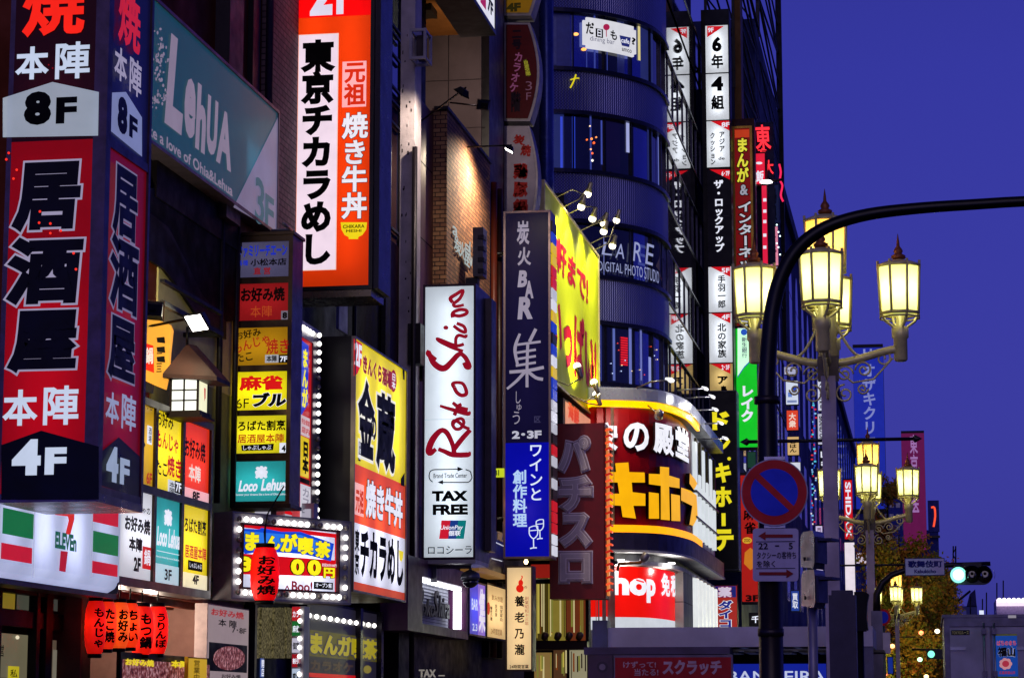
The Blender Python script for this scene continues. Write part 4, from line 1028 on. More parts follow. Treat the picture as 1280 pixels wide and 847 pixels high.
for i, (a, b) in enumerate(((zy, zt), (zb, zy))):
    for j in range(3): yy = yk0 + (yk1 - yk0) * (.2 + .3 * j); area_lamp(wk, yy - .25, a + .3, yy + .25, b - .3, -.33, 5.5, (1, 1, 1), t)

# lower shop window behind the manga sign: bulbs and yellow letters
wq = side(-11.3)
t = thing('arcade_window', 'dark shop window with yellow letters and a row of small bulbs under the bar sign', 'window', atX(445, 847, -11.3))
u0, u1 = atX(378, 800, -11.3).y, atX(476, 800, -11.3).y; v1 = atX(430, 757, -11.3).z
m = MB(); m.slab(wq, u0, .12, u1, v1, -.2, 0, D('1c1622', .4)); 
for x in (380, 447, 473): m.slab(wq, Yat(x, -11.3) - .1, .12, Yat(x, -11.3) + .1, v1, 0, .12, D('2a2430', .3, .6))
m.build('frame', t)
m = MB(); m.rect(wq, u0 + .1, .3, u1 - .1, v1 - .05, .01, E('2c2838', .55)); m.prect(wq, (384, 792, 472, 823), .016, E('6a6218', .55)); m.text(wq, 'まんガ喫茶', (386, 794, 470, 821), E('b8a818', .7), .03, .06, outline=(E('30306a', .5), .05)); m.prect(wq, (384, 842, 446, 847), .02, E('d01818', .8))
m.text(wq, 'カラオケ', (386, 826, 440, 839), E('5c4434', .5), .022, .05); m.dot(wq, 458, 836, 5, E('a09030', .6), .022); m.build('pane', t)
for i in range(12): put_bulb(wq.P(u0 + .3 + (u1 - u0 - .6) * i / 11, Zat(430, 776, -11.3), .05), True, t, .045)
# dark doorway with hanging strips, and a narrow stack of small lit signs
wq = side(-11.1)
t = thing('shop_curtain', 'dark doorway hung with pale speckled curtain strips beside the menu poster', 'curtain', atX(338, 847, -11.1))
def strip_mat():
    m, n, b = _new('speckled_cloth'); t_ = _noise(n, 22, 3); r = n.nodes.new('ShaderNodeValToRGB'); n.links.new(t_.outputs[0], r.inputs[0])
    e = r.color_ramp.elements; e[0].position = .4; e[0].color = lin('3c361c'); e[1].position = .7; e[1].color = lin('b0a470'); n.links.new(r.outputs[0], b.inputs['Base Color']); b.inputs['Roughness'].default_value = .9; n.links.new(r.outputs[0], b.inputs['Emission Color']); b.inputs['Emission Strength'].default_value = .35; m.cycles.emission_sampling = 'NONE'; return m
sm_ = strip_mat(); m = MB()
for k in range(6): x = 315 + k * 8; m.pslab(wq, (x, 759, x + 7, 822), 0, .03 + .02 * (k % 2), sm_)
m.build('curtain', t); m = MB(); u0, v0, u1, v1 = wq.box((311, 755, 364, 900)); m.slab(wq, u0, .12, u1, v1, -.3, -.02, D('161420', .5)); m.slab(wq, u0, .12, u0 + .12, v1, -.02, .1, D('2a2430', .4, .5)); m.slab(wq, u1 - .1, .12, u1, v1, -.02, .1, D('2a2430', .4, .5)); m.prect(wq, (325, 822, 330, 846), .0, E('2c4ca0', .7)); m.text(wq, '開店', (326, 824, 329.5, 845), WHITE, .01, .02, vert=True); m.build('doorway', t)
wq = front(40.0)
t = thing('sign_stack', 'narrow stack of small green, red and white lit panels beside the speckled curtain', 'sign', atY(371, 900, 40))
u0, v0, u1, v1 = wq.box((364, 757, 379, 900)); m = MB(); m.slab(wq, u0, .12, u1, v1, -.4, -.02, SIL); m.build('cabinet', t)
for y0, y1, cc, tx in ((758, 775, 'c02028', 'カラ'), (776, 794, '1c6a30', '麻雀'), (797, 815, 'c8c4d8', '個室'), (817, 833, 'a01420', '割引'), (835, 860, 'b8c8e0', '喫茶')):
    m = MB(); m.prect(wq, (365, y0, 375, y1), 0, E(cc, .85)); m.text(wq, tx, (366, y0 + 5, 374, y1 - 4), WHITE if cc[0] in '1ac' and cc != 'c8c4d8' else INK, .01, .03); m.build('panel', t)
for i in range(9): put_bulb(wq.P(u1 - .06, Zat(377, 764, u1) + 0 - i * .14 if False else v1 - .1 - i * .15, .03), i % 4 != 2, t, .04)

# ================================================================== white sign with red script
YR = 51.6
w = front(YR)
ROK = D('3a2c40', .35, .5, .4)
t, m = lightbox('script_sign', 'tall white lit sign with dark red sideways script and TAX FREE, before the brick wall', 'sign', w, (531, 358, 592, 696), 1.7, LB('dfeaf6', .5), ROK, .05, 1, 1.15, gap=.4, wide=.35)
RS = E('9c0c26', .8)
def scr(pts, wid): m.stroke(w, pts, [q * 1.6 for q in wid] if isinstance(wid, list) else wid * 1.6, RS, .012 + random.random() * .004, 4)
# "Roko Shira" written upwards
scr([(545, 561), (538, 566), (536, 562), (541, 549), (551, 538), (559, 541), (566, 556), (568, 568)], [3, 4.5, 5, 5, 4, 4, 3.5, 4])
scr([(548, 561), (556, 564), (566, 568), (585, 568), (585.5, 565)], [3, 3.5, 4, 4, 3]); scr([(567, 562), (577, 549), (588, 537)], [4, 4, 3.5])
scr([(566, 531), (570, 525), (577, 523), (580, 528), (576, 535), (570, 536), (566, 531), (567, 526), (573, 527), (580, 533), (587, 536)], 2.6)
scr([(550, 507), (566, 512), (585, 517), (586, 514)], [2, 3, 3.4, 2.5]); scr([(568, 519), (573, 508), (577, 505)], [3, 3, 2.5]); scr([(566, 503), (574, 509), (585, 512)], [2.5, 3, 3])
scr([(568, 484), (566, 480), (570, 478), (578, 479), (582, 485), (583, 492), (577, 494), (571, 490), (568, 484)], [3, 3, 2.5, 2.6, 2.8, 3, 3, 3, 3])
scr([(545, 450), (536, 443), (536, 440), (541, 452), (549, 459), (556, 460), (563, 454), (572, 444), (578, 441)], [3.5, 4, 3.5, 4.5, 5, 5, 4.5, 4, 3.5])
scr([(574, 440), (582, 447), (587, 458), (583, 459), (580, 453)], [3, 3.6, 3.6, 3.2, 3])
scr([(579, 439), (565, 434), (550, 427), (546, 423), (552, 425), (566, 431), (573, 432), (580, 430)], [2.5, 2.8, 2.4, 2, 2.4, 2.8, 2.6, 2.5]); scr([(570, 433), (570, 423), (574, 419), (582, 421), (583, 418)], [2.5, 2.6, 2.6, 2.4, 2.2])
scr([(567, 407), (575, 413), (582, 415), (580, 408), (571, 404)], 2.6); m.dot(w, 557.5, 409.5, 3.2, RS, .016, 2.6)
scr([(565, 393), (574, 395), (583, 392), (583, 388), (575, 387), (566, 391), (566, 397)], 2.7)
scr([(566, 378), (563, 373), (570, 368), (579, 363), (575, 373), (567, 380), (570, 383), (580, 381)], [2.8, 3, 2.8, 2.6, 2.6, 2.6, 2.5, 2.2])
def arrow_loop():
    m.stroke(w, [(589, 592), (590, 597), (586, 602), (578, 602.5), (552, 602.5)], 1.3, INK, .012); m.stroke(w, [(541, 602), (537, 598), (537, 591), (541, 587), (552, 586.5), (573, 586)], 1.3, INK, .013); m.stroke(w, [(582, 586.5), (588, 589), (589, 593)], 1.3, INK, .0135)
    m.poly(w, [(572, 583), (579, 586), (572, 589)], .014, INK); m.poly(w, [(554, 599.5), (547, 602.5), (554, 605)], .014, INK)
arrow_loop()
m.text(w, 'Brand Trade Center', (542, 591, 584, 597), INK, .012, .012); m.text(w, 'TAX', (540, 613, 585, 626), INK, .012, .06); m.text(w, 'FREE', (541, 630, 585, 643), INK, .012, .055)
for a, b, cc in ((0, .36, 'd01c34'), (.36, .68, '1c3c8c'), (.68, 1, '0c7c80')):
    f = lambda t, y: (549 + t * 31 + (673 - y) * .13, y)
    m.poly(w, [f(a, 673), f(b, 673), f(b, 650), f(a, 650)], .012, E(cc, .9))
m.text(w, 'UnionPay', (550.5, 656, 579, 663), WHITE, .02, .02, shear=.15); m.text(w, '银联', (561, 662.5, 576, 669.5), WHITE, .02, .03, shear=.15)
m.text(w, 'ロコシーラ', (535, 682, 590, 692), INK, .012, .01); m.prect(w, (531, 523.5, 592, 524), .006, E('b0b8c4', .8)); m.build('panel', t)
u0, v0, u1, v1 = w.box((531, 358, 592, 696))
m = MB(); m.slab(w, u0 - .05, v0 - .14, u1 + .05, v0 - .055, -1.6, .02, SIL); m.build('base', t)
m = MB(); m.slab(w, u1 + .053, v0 + .2, u1 + .2, v1 - .1, -1.7, -1.1, D('2a2034', .4, .4)); m.build('side_trim', t)
m = MB(); m.slab(w, atY(511, 420, YR).x, v1 - 2.0, u0 - .05, v1 - .9, -.8, -.3, D('1c131c', .5)); m.build('bracket', t)
for z, cc in ((v0 + 1.1, 'f07020'), (v0 + 1.8, 'c8d040')):
    pass
# pale handwriting fixed to the brick
wq = side(-10.985)
m = MB()
for s_, r in (('a', (565, 284, 571, 295)), ('炭', (567, 298, 575, 317)), ('火', (574, 303, 580, 323)), ('屋', (580, 306, 586, 333)), ('い', (586, 305, 592, 334))): m.text(wq, s_, r, E('bcc8c8', .7), .012, .0, depth=.015)
tag(m.build('wall_lettering', at=wq.P(wq.uv(578, 315)[0], wq.uv(578, 330)[1])), 'pale handwritten letters on the brick wall above the white script sign', 'lettering')
wq = front(57.0); u0, v0, u1, v1 = wq.box((591, 284, 604, 345))
t = thing('projecting_box', 'slim unlit dark blue box sign sticking out of the brick wall above the script sign', 'sign', wq.P((u0 + u1) / 2, v0, 0))
m = MB(); m.slab(wq, u0, v0, u1, v1, -.5, 0, D('34344c', .35, .4)); m.build('cabinet', t)
m = MB(); 
for k in range(4): z = v1 - .2 - k * .28; m.slab(wq, u1 - .13, z - .1, u1 + .02, z, -.3, .04, D('1c1c30', .5))
m.build('clasp', t)
m = MB(); m.slab(wq, u0 - .2, v0 - .4, u0 + .1, v0 - .01, -.4, -.1, D('2a2838', .4)); m.build('bracket', t)

# floodlights over the brick wall and the grey wall
zc = atX(557, 135, -11).z
p = atY(577, 117, 50.3)
floodlight('floodlight', 'arm floodlight near the top corner of the brick wall, shining on the pale column', p, (-11.9, 51.1, p.z - 2.6), .12, 330, (-11.33, 53.2, p.z + .1), (1, .82, .66), 130, 12)
p = atX(638, 190, -9.95)
floodlight('floodlight', 'arm floodlight glowing white below the curved karaoke sign', p + Vector((0, -.2, 0)), (-11.0, p.y - .3, p.z - 1.9), .11, 520, (-11.2, p.y - .3, p.z + .1), (1, .84, .6), 155, 16)
spot_lamp(p + Vector((-.15, 0, -.1)), (-11, p.y + .6, p.z - 3.4), 700, (1, .82, .58), 150, bpy.data.objects['floodlight.003'], .8)
p = atX(604, 131, -10.6)
floodlight('floodlight', 'floodlight seen from behind under the soffit, washing the grey wall', p, (-12.6, yD0 + .2, p.z + 2.2), .13, 500, (-11.6, p.y + .8, p.z + .3), (1, .8, .6), 110, .3)

# ================================================================== purple boutique fascia with lit display
XF = -10.7; wf = side(XF)
t = thing('boutique_fascia', 'purple shop fascia with a white lit display of shadowed script under the script sign', 'sign', atX(548, 785, XF))
y0, y1 = atX(510, 740, XF).y, atX(585, 740, XF).y
zt = atX(560, 708, XF).z; zb = atX(560, 795, XF).z
PUR = D('5a2452', .4, .1, .35)
a0, b0, a1, b1 = atX(528, 740, XF).y, atX(556, 784, XF).z, atX(583, 740, XF).y, atX(556, 727, XF).z
m = MB(); m.slab(wf, y0, zb, a0, zt, -.6, 0, PUR); m.slab(wf, a0, zb, a1, b0, -.6, 0, PUR); m.slab(wf, a0, b1, a1, zt, -.6, 0, PUR); m.slab(wf, a1, zb, y1 + .05, zt, -.6, 0, PUR); m.slab(wf, a0, b0, a1, b1, -.6, -.45, PUR); m.build('fascia', t)
m = MB(); m.rect(wf, a0, b0, a1, b1, -.44, D('b8b8c8', .6, 0, .2)); 
for k in range(14): m.slab(wf, a0, b0 + (b1 - b0) * k / 14, a1, b0 + (b1 - b0) * k / 14 + .01, -.44, -.42, D('6a6a78', .6))
SCR = D('2a2630', .5); 
m.text(wf, 'R', (538, 733, 548, 768), SCR, -.36, .02, shear=.25, depth=.04); m.text(wf, 'oko', (546, 748, 561, 770), SCR, -.36, .02, shear=.25, depth=.04); m.text(wf, 'S', (560, 737, 566, 770), SCR, -.36, .02, shear=.25, depth=.04); m.text(wf, 'hira', (566, 745, 579, 772), SCR, -.36, .02, shear=.25, depth=.04); m.text(wf, 'G', (530, 738, 537, 760), SCR, -.36, .0, depth=.04)
m.build('display', t)
m = MB(); m.slab(wf, a0 + .1, b1 - .06, a1 - .1, b1 - .005, -.3, -.1, E('f4f8ff', 4, True)); m.build('tube_lamp', t); m = MB(); m.slab(wf, a1 - .09, b0 + .05, a1 - .02, b1 - .08, -.3, -.12, E('f4f8ff', 4, True)); m.build('tube_lamp', t)
wq = front(49.4); m = MB(); m.text(wq, 'TAX', (524, 836, 545, 846), E('a8a098', .6), 0, .03, depth=.04); m.prect(wq, (548, 843, 556, 844.5), .0, E('a8a098', .6))
tag(m.build('shop_lettering', at=atY(535, 846, 49.4)), 'pale grey TAX letters over the dark entrance below the purple fascia', 'lettering')
# blue and amber panels beside it
t = thing('fascia_panel', 'blue and violet lit bar panel between purple fascia and amber panel', 'sign', atX(597, 797, XF))
def fp(x0, x1, yt, yb, sheet, fn):
    u0, u1 = atX(x0, 760, XF).y, atX(x1, 760, XF).y; xm = (x0 + x1) / 2; z1, z0 = atX(xm, yt, XF).z, atX(xm, yb, XF).z
    c = MB(); c.slab(wf, u0, z0, u1, z1, -.5, -.22, DARKM); c.frame(wf, u0 + .04, z0 + .04, u1 - .04, z1 - .04, .04, -.22, .02, DARKM); c.build('cabinet', t)
    m = MB(); m.rect(wf, u0 + .04, z0 + .04, u1 - .04, z1 - .04, 0, sheet); fn(m); m.build('panel', t)
    area_lamp(wf, u0 + .3, z0 + .3, u1 - .3, z1 - .3, -.2, 2.25 * (u1 - u0) * (z1 - z0) * .6, (1, 1, 1), t)
def g1(m): m.prect(wf, (597, 729, 606, 796), .006, LB('a078c8', .5)); m.text(wf, '集', (598, 735, 606, 790), E('e8e0f8', .9), .014, .03); m.text(wf, 'BAR', (589, 748, 597, 762), E('d8e0ff', .9), .012, .03); m.text(wf, '2.3', (590, 779, 596, 788), E('d8e0ff', .9), .012, .02)
fp(586, 607, 727, 795, LB('2434d8', .55), g1)
t = thing('fascia_panel', 'pale amber lit menu panel at the right end of the fascia row', 'sign', atX(619, 800, XF))
def g2(m):
    m.text(wf, '養老乃瀧', (612, 757, 615, 775), DK, .012, .02, vert=True); m.text(wf, '居酒屋', (618, 755, 621, 770), DK, .012, .01, vert=True); m.text(wf, '個室宴会', (624, 756, 628, 776), DK, .012, .01, vert=True); m.text(wf, '24時間営業', (613, 785, 627, 793), E('906838', .7), .012, .01); m.text(wf, '飲み放題', (614, 744, 628, 751), E('906838', .7), .012, .01); m.dot(wf, 610, 760, 2, E('c83018', .9), .012, 8)
fp(608, 632, 731, 799, LB('f4c888', .6), g2)
# dark strip sign with dotted lights above them
t = thing('dark_marquee', 'dark slanted marquee with white light dots between the script sign and the blue sign', 'sign', atX(612, 720, -10.5))
wq = side(-10.5); m = MB(); u0, u1 = atX(596, 690, -10.5).y, atX(629, 690, -10.5).y; z1, z0 = atX(612, 660, -10.5).z, atX(612, 712, -10.5).z; m.slab(wq, u0, z0, u1, z1, -.4, 0, D('161a2c', .35, .3)); m.slab(wq, u0, z0 - .12, u1, z0 - .005, -.4, .05, E('8a6030', .6)); m.build('box', t)
m = MB()
for k in range(9): m.prect(wq, (615 + k * 1.6, 675 + k * .75, 616 + k * 1.6, 676.3 + k * .75), .01, WHITE); m.prect(wq, (614 + k * 1.5, 697 + k * .4, 615 + k * 1.5, 698 + k * .4), .012, WHITE)
m.text(wq, '蔵', (621, 664, 628, 676), E('8a6818', .7), .012, .03); m.build('light_dots', t)
# security camera
p = atX(588, 722, -9.9)
t = thing('security_camera', 'grey dome security camera on a bent arm over the lit script display', 'camera', p)
m = MB(); GR = D('6a6a72', .35, .5); m.tube([(-11, p.y - .2, p.z + .25), (-10.3, p.y - .15, p.z + .25), (p.x, p.y - .05, p.z + .25), (p.x, p.y, p.z + .1)], .05, GR); m.slab(front(p.y - .25), -10.75, p.z - .1, -10.62, p.z + .5, -.1, 0, GR); m.build('arm', t)
m = MB(); m.lathe(p, [(.05, .18), (.2, .1), (.22, 0), (.2, -.04)], GR, 14); m.build('housing', t); m = MB(); m.lathe(p, [(.18, -.045), (.16, -.14), (.09, -.2), (.02, -.22)], GL('141420', .08), 14); m.build('dome', t)

# small yellow-green exit plate in the gap
wq = front(60.6); m = MB(); m.pslab(wq, (616, 585, 630, 596), -.06, 0, E('c8d828', .9)); m.text(wq, 'B1', (618, 587, 624, 594), E('3c5010', .6), .01, .04)
tag(m.build('small_sign', at=atY(623, 596, 60.6)), 'tiny yellow-green lit plate in the dark gap left of the blue sign', 'sign')
p = atX(601, 587, -10.9)
t = thing('wall_lamp', 'small amber wall lamp glowing beside the white script sign', 'lamp', p); m = MB(); m.lathe(p, [(.03, -.3), (.07, -.2), (.08, .2), (.03, .3)], E('ff7a20', 2.2, True), 10); m.build('shade', t); m = MB(); m.box(-11.0, p.x - .07, p.y - .04, p.y + .04, p.z - .05, p.z + .05, DARKM); m.build('mount', t)
point_lamp(p + Vector((.2, 0, -.6)), 25, (1, .5, .2), .1, t)

# ================================================================== blue bar sign
YB_ = 61.5; w = front(YB_)
t, m = lightbox('bar_sign', 'tall dark blue bar sign with pale brush writing and two wine glasses, lit below', 'sign', w, (632, 266, 686, 695), .9, LB('16123e', .4), D('8a7a80', .35, .6), .055, 0, 0)
zz = w.uv(659, 553)[1]; u0, v0, u1, v1 = w.box((632, 266, 686, 695))
m.rect(w, u0, v0, u1, zz, .006, LB('0c14e8', .35))
area_lamp(w, u0 + .35, v0 + .3, u1 - .35, zz - .5, -.4, 16, (1, 1, 1), t); area_lamp(w, u0 + .3, zz + .5, u1 - .3, v1 - .4, -.4, 4, (1, 1, 1), t)
LV = E('a49cb4', .75)
m.text(w, '炭', (646, 276, 662, 306), LV, .02, .03); m.text(w, '火', (647, 309, 664, 332), LV, .02, .03); m.text(w, 'B', (647, 338, 659, 359), LV, .02, .05, shear=.15); m.text(w, 'A', (656, 351, 667, 373), LV, .02, .05); m.text(w, 'R', (647, 371, 666, 399), LV, .02, .05, shear=.1)
m.stroke(w, [(650, 417), (645, 430), (644, 440), (647, 455)], [3, 4, 4, 3.5], LV, .02); m.stroke(w, [(670, 411), (662, 427)], [4, 4], LV, .021)
for y in (430, 440, 448, 456): m.stroke(w, [(645, y + 1), (676 if y == 430 else 670, y - 3)], 3, LV, .022 + y * 1e-5)
m.stroke(w, [(660, 428), (659, 458), (659, 484)], 3.6, LV, .028); m.stroke(w, [(637, 465), (660, 463), (680, 459)], 4, LV, .029); m.stroke(w, [(657, 464), (646, 476), (634, 486)], [4, 3.6, 3], LV, .03); m.stroke(w, [(660, 464), (670, 472), (679, 474)], [4, 4, 4], LV, .031)
m.text(w, 'し', (645, 489, 651, 504), LV, .02, .0); m.text(w, 'ゅ', (646, 505, 652, 513), LV, .02, .0); m.text(w, 'う', (641, 514, 650, 530), LV, .02, .0); m.text(w, '区', (668, 520, 676, 528), E('4c4874', .6), .02)
m.text(w, '2･3F', (640, 538, 677, 548), E('c4c4d8', .85), .02, .05)
BW = E('dce8ff', 1.0)
m.text(w, 'ワインと', (662, 556, 678, 625), BW, .02, .015, vert=True); m.text(w, '創作料理', (641, 587, 659, 658), E('b4d4ff', .95), .02, .03, vert=True)
def glass(x, y, s, k):
    m.stroke(w, [(x - 5 * s, y), (x - 5 * s, y + 7 * s), (x - 3 * s, y + 11 * s), (x, y + 13 * s), (x + 3 * s, y + 11 * s), (x + 5 * s, y + 7 * s), (x + 5 * s, y - 2)], 1.3, BW, .02 + k)
    m.stroke(w, [(x - 5 * s, y), (x, y - 2), (x + 5 * s, y - 2)], 1.2, BW, .021 + k); m.stroke(w, [(x - 5 * s, y + 4), (x + 5 * s, y + 3)], 1.1, BW, .022 + k)
    m.stroke(w, [(x, y + 13 * s), (x + 0.3, y + 24 * s)], 1.3, BW, .023 + k); m.stroke(w, [(x - 4 * s, y + 25 * s), (x, y + 24 * s), (x + 4 * s, y + 24 * s)], 1.4, BW, .024 + k)
glass(667, 659, 1.05, 0); glass(675, 651, .9, .008); m.build('panel', t)
m = MB()
rr = random.Random(9)
for k in range(30):
    y = 275 + k * 14; cc = rr.choice(['e8e8f8', 'd01c28', 'e8c020', '181418', '1a3ac0', 'c8c8d8']); m.slab(w, u1 + .056, w.uv(687, y + 12)[1], u1 + .1, w.uv(687, y)[1], -.8, -.05, E(cc, .8))
m.build('neon_side', t)
m = MB(); m.tube([(u0 - .05, YB_ + .4, v1 - 1), (-11.3, YB_ + .4, v1 - 1)], .06, DARKM); m.tube([(u0 - .05, YB_ + .4, v0 + 1), (-11.3, YB_ + .4, v0 + 1)], .06, DARKM); m.build('bracket', t)

# ================================================================== amber izakaya sign
YA = 60.0; w = front(YA)
t, m = lightbox('izakaya_sign', 'cream lit izakaya sign with a red gourd and black brush characters below the blue sign', 'sign', w, (634, 709, 664, 836), .5, LB('f8d8a4', .55), D('5a4632', .4, .5), .04, 1, 1.0, col=(1, .85, .65), gap=.35)
RG = E('e02010', .95)
m.dot(w, 651, 728, 3, RG, .012, 4); m.dot(w, 650, 735, 4.8, RG, .016, 5); m.stroke(w, [(651, 725), (653, 721), (652, 719)], 1.4, RG, .018); m.text(w, 'の', (655, 732, 659, 735), DK, .02)
m.text(w, '養老乃瀧', (643, 744, 656, 818), INK, .012, .025, vert=True, gap=1.45); m.text(w, '創業昭和十三年', (656, 745, 661, 781), E('8a3020', .8), .012, .0, vert=True); m.text(w, '24時間営業', (637, 830, 661, 835), DK, .012, .02); m.build('panel', t)
u0, v0, u1, v1 = w.box((634, 709, 664, 836)); m = MB(); m.tube([(u0, YA + .3, v1 - .3), (-11.2, YA + .3, v1 - .3)], .05, DARKM); m.lathe((u0 + .5, YA - .1, v1 + .14), [(.03, -.06), (.06, 0), (.03, .06)], E('ffe0a0', 6), 8); m.build('bracket', t)

# ================================================================== curved shield signs
YK = 64.5; w = front(YK)
def shield(y0, y1, bulge, name, label, sheet, fn, k=.0):
    n = 14
    def edge(x, a, b, e): return [(x + e * math.sin(math.pi * (.12 + .76 * i / n)) ** 1.0, a + (b - a) * i / n) for i in range(n + 1)]
    t = thing(name, label, 'sign', atY(650, y1, YK), 'curved shield signs on the grey building')
    E0 = edge(655, y0, y1, bulge); inner = edge(653, y0 + 3, y1 - 3, bulge - 1)
    m = MB(); m.poly(w, [(630, y1), (630, y0)] + E0, -.05, D('8f8894', .45, .2), -.7); m.build('cabinet', t)
    m = MB(); m.poly(w, [(632.5, y1 - 3), (632.5, y0 + 3)] + inner, .0, sheet); fn(m); m.build('panel', t)
    m = MB(); m.tube([(atY(631, 0, YK).x, YK + .4, Vector(atY(640, y0 + 20, YK)).z), (-11.3, YK + .4, atY(640, y0 + 20, YK).z)], .06, DARKM); m.build('bracket', t)
    return t
def s0(m): m.text(w, '4F', (633, 4, 651, 15), E('38300c', .4), .01, .06)
shield(-120, 19, 22, 'shield_sign', 'yellow curved sign marked 4F, topmost of the curved signs', D('c89a18', .5, 0, .2), s0)
def s1(m):
    m.text(w, 'カラオケ', (637, 66, 653, 115), E('8a4870', .5), .01, .03, vert=True, rot=-10); m.poly(w, [(654, 76), (658, 74), (664, 94), (660, 96)], .01, E('5a5a18', .5)); m.text(w, '自遊空間', (655, 76, 663, 95), E('a8a030', .6), .016, .02, vert=True, rot=8); m.text(w, '3', (657, 102, 665, 113), E('7a5068', .5), .01, -.01); m.text(w, 'F', (658, 116, 664, 125), E('7a5068', .5), .01, -.01)
    m.text(w, '二号', (640, 38, 652, 62), D('1c0c20', .4), .01, .05, vert=True); m.text(w, '階', (639, 115, 651, 140), D('1c0c20', .4), .012, .05)
shield(28, 151, 19, 'shield_sign', 'dark maroon curved karaoke sign marked 3F, middle of the curved signs', D('4c1218', .4, 0, .3), s1)
def s2(m):
    m.text(w, '炭', (641, 168, 656, 182), D('a01c1c', .5), .01, .05, rot=-15); m.text(w, '焼', (650, 180, 664, 196), D('a01c1c', .5), .01, .05, rot=-10)
    for y in (204, 227, 248): m.text(w, '鶏豚鍋'[(y - 204) // 22], (641, y, 660, y + 20), D('a81c1c', .5), .01, .09, rot=-3)
shield(157, 290, 17, 'shield_sign', 'white curved sign with dark red characters, lowest of the curved signs', D('9a92a0', .45, 0, .2), s2)
# slanted black sign high on the left of them
XO = -10.4; wo = side(XO); t = thing('overhead_sign', 'black overhead box sign with a sliver of white panel above the grey wall', 'sign', atX(605, 30, XO))
u0, u1 = atX(584, 10, XO).y, atX(619, 10, XO).y; v0 = atX(603, 20, XO).z
m = MB(); m.slab(wo, u0, v0, u1, v0 + 5, -.9, -.02, CABK); m.frame(wo, u0 + .1, v0 + .1, u1 - .1, v0 + 5, .1, -.02, .03, CABK); m.build('cabinet', t)
m = MB(); m.rect(wo, u0 + .1, v0 + .1, u1 - .1, v0 + 5, 0, E('e8e8f4', .9)); m.poly(wo, [(600, 0), (607, 0), (607, 13), (600, 3)], .01, E('b01c50', .8)); m.text(wo, '7F', (609, 0, 616, 18), DK, .01, .05); m.build('panel', t)

# ================================================================== yellow hoarding lit by arm lamps
XY = -10.5; w = side(XY)
u0, u1 = atX(680, 400, XY).y, atX(748, 400, XY).y; v1 = (atX(680, 231, XY).z + atX(748, 320, XY).z) / 2; v0 = atX(748, 525, XY).z
t = thing('hoarding', 'big yellow-green hoarding with red brush lettering, lit by arm lamps', 'billboard', w.P((u0 + u1) / 2, v0, -.2))
m = MB(); m.slab(w, u0, v0, u1, v1, -.35, -.01, D('2a2820', .5)); m.frame(w, u0, v0, u1, v1, .07, -.35, .04, D('c8b890', .35, .5)); m.build('cabinet', t)
m = MB(); m.rect(w, u0, v0, u1, v1, 0, D('c8d400', .45, 0, .12, 1.0)); RB = D('a8101c', .45, 0, .2)
m.text(w, '軒まで!', (694, 318, 735, 360), RB, .012, .04, shear=.1); m.text(w, 'いっぱい!', (689, 385, 745, 470), RB, .012, .045, shear=.05)
m.poly(w, [(738, 455), (742, 457), (741, 505), (739, 500)], .012, RB); m.build('panel', t)
LP = [(735, 241), (727, 257), (741, 272), (755, 278), (755, 288), (771, 274), (766, 306)]
WARMB = E('fff4d0', 5)
LL = ['leftmost, highest', 'second, lower left', 'third, centre of the cluster', 'fourth, upper right of the centre', 'fifth, just under the fourth', 'sixth, farthest out over the street', 'last and lowest, near the far corner']
def arm_lamp(i, px, py, up, label):
    X = -9.75
    p = atX(px, py, X)
    tgt = Vector((XY, p.y + .2, p.z + (-2.2 if up else 2.0)))
    n = (tgt - p).normalized()
    t = thing('arm_lamp', label, 'lamp', p, 'arm lamps over the hoarding' if up else 'arm lamps under the hoarding')
    m = MB(); m.lathe(p, [(.05, -.34), (.07, -.3), (.07, -.16), (.115, -.02)], D('b8b090', .35, .6), 12, tilt=n); m.build('shade', t)
    m = MB(); m.lathe(p, [(.1, -.02), (.115, .05), (.09, .11), (.04, .14)], WARMB, 12, tilt=n); m.build('bulb', t)
    q = Vector((XY + .02, p.y - .3, v1 + .02 if up else v0 - .02))
    m = MB(); m.tube([q, Vector((XY + .5, p.y - .2, q.z + (.25 if up else -.2))), p - n * .34], .02, D('a09878', .4, .6), 6); m.build('arm', t)
    spot_lamp(p + n * .22, tgt, 400, (1, .92, .62), 140, t, .9)
for i, (x, y) in enumerate(LP): arm_lamp(i, x, y, True, 'white bulb arm lamp over the hoarding, %s' % LL[i])
for i, (x, y) in enumerate([(722, 459), (743, 479), (746, 494), (770, 506)]): arm_lamp(i, x, y, False, 'white reflector arm lamp under the hoarding, ' + ['highest of the four', 'second from the left', 'third, closest to the red slot sign', 'rightmost, before the silver ledge'][i])

# ================================================================== dark red slot parlour sign
YP = 64.2; w = front(YP)
t = thing('slot_parlour_sign', 'dark red projecting sign with grey neon-tube katakana, below the yellow hoarding', 'sign', atY(721, 748, YP))
u0, v0, u1, v1 = w.box((687, 529, 755, 748))
m = MB(); m.slab(w, u0, v0, u1, v1, -.8, 0, D('84101a', .4, .05, .25)); m.build('cabinet', t)
m = MB(); TB = D('f4e8f0', .35, 0, .1); IN = D('b0a0ac', .4, 0, .2)
for s_, r in (('パ', (696, 545, 738, 590)), ('チ', (697, 594, 741, 640)), ('ス', (699, 641, 740, 684)), ('ロ', (699, 689, 740, 728))):
    m.text(w, s_, r, IN, .02, .085, outline=(TB, .03), depth=.08); m.text(w, s_, (r[0] + 3, r[1] + 3, r[2] - 3, r[3] - 3), D('c8bcc8', .3, 0, .2), .115, .02, outline=(D('f4eaf4', .3, 0, .1), .02))
m.build('lettering', t)
m = MB()
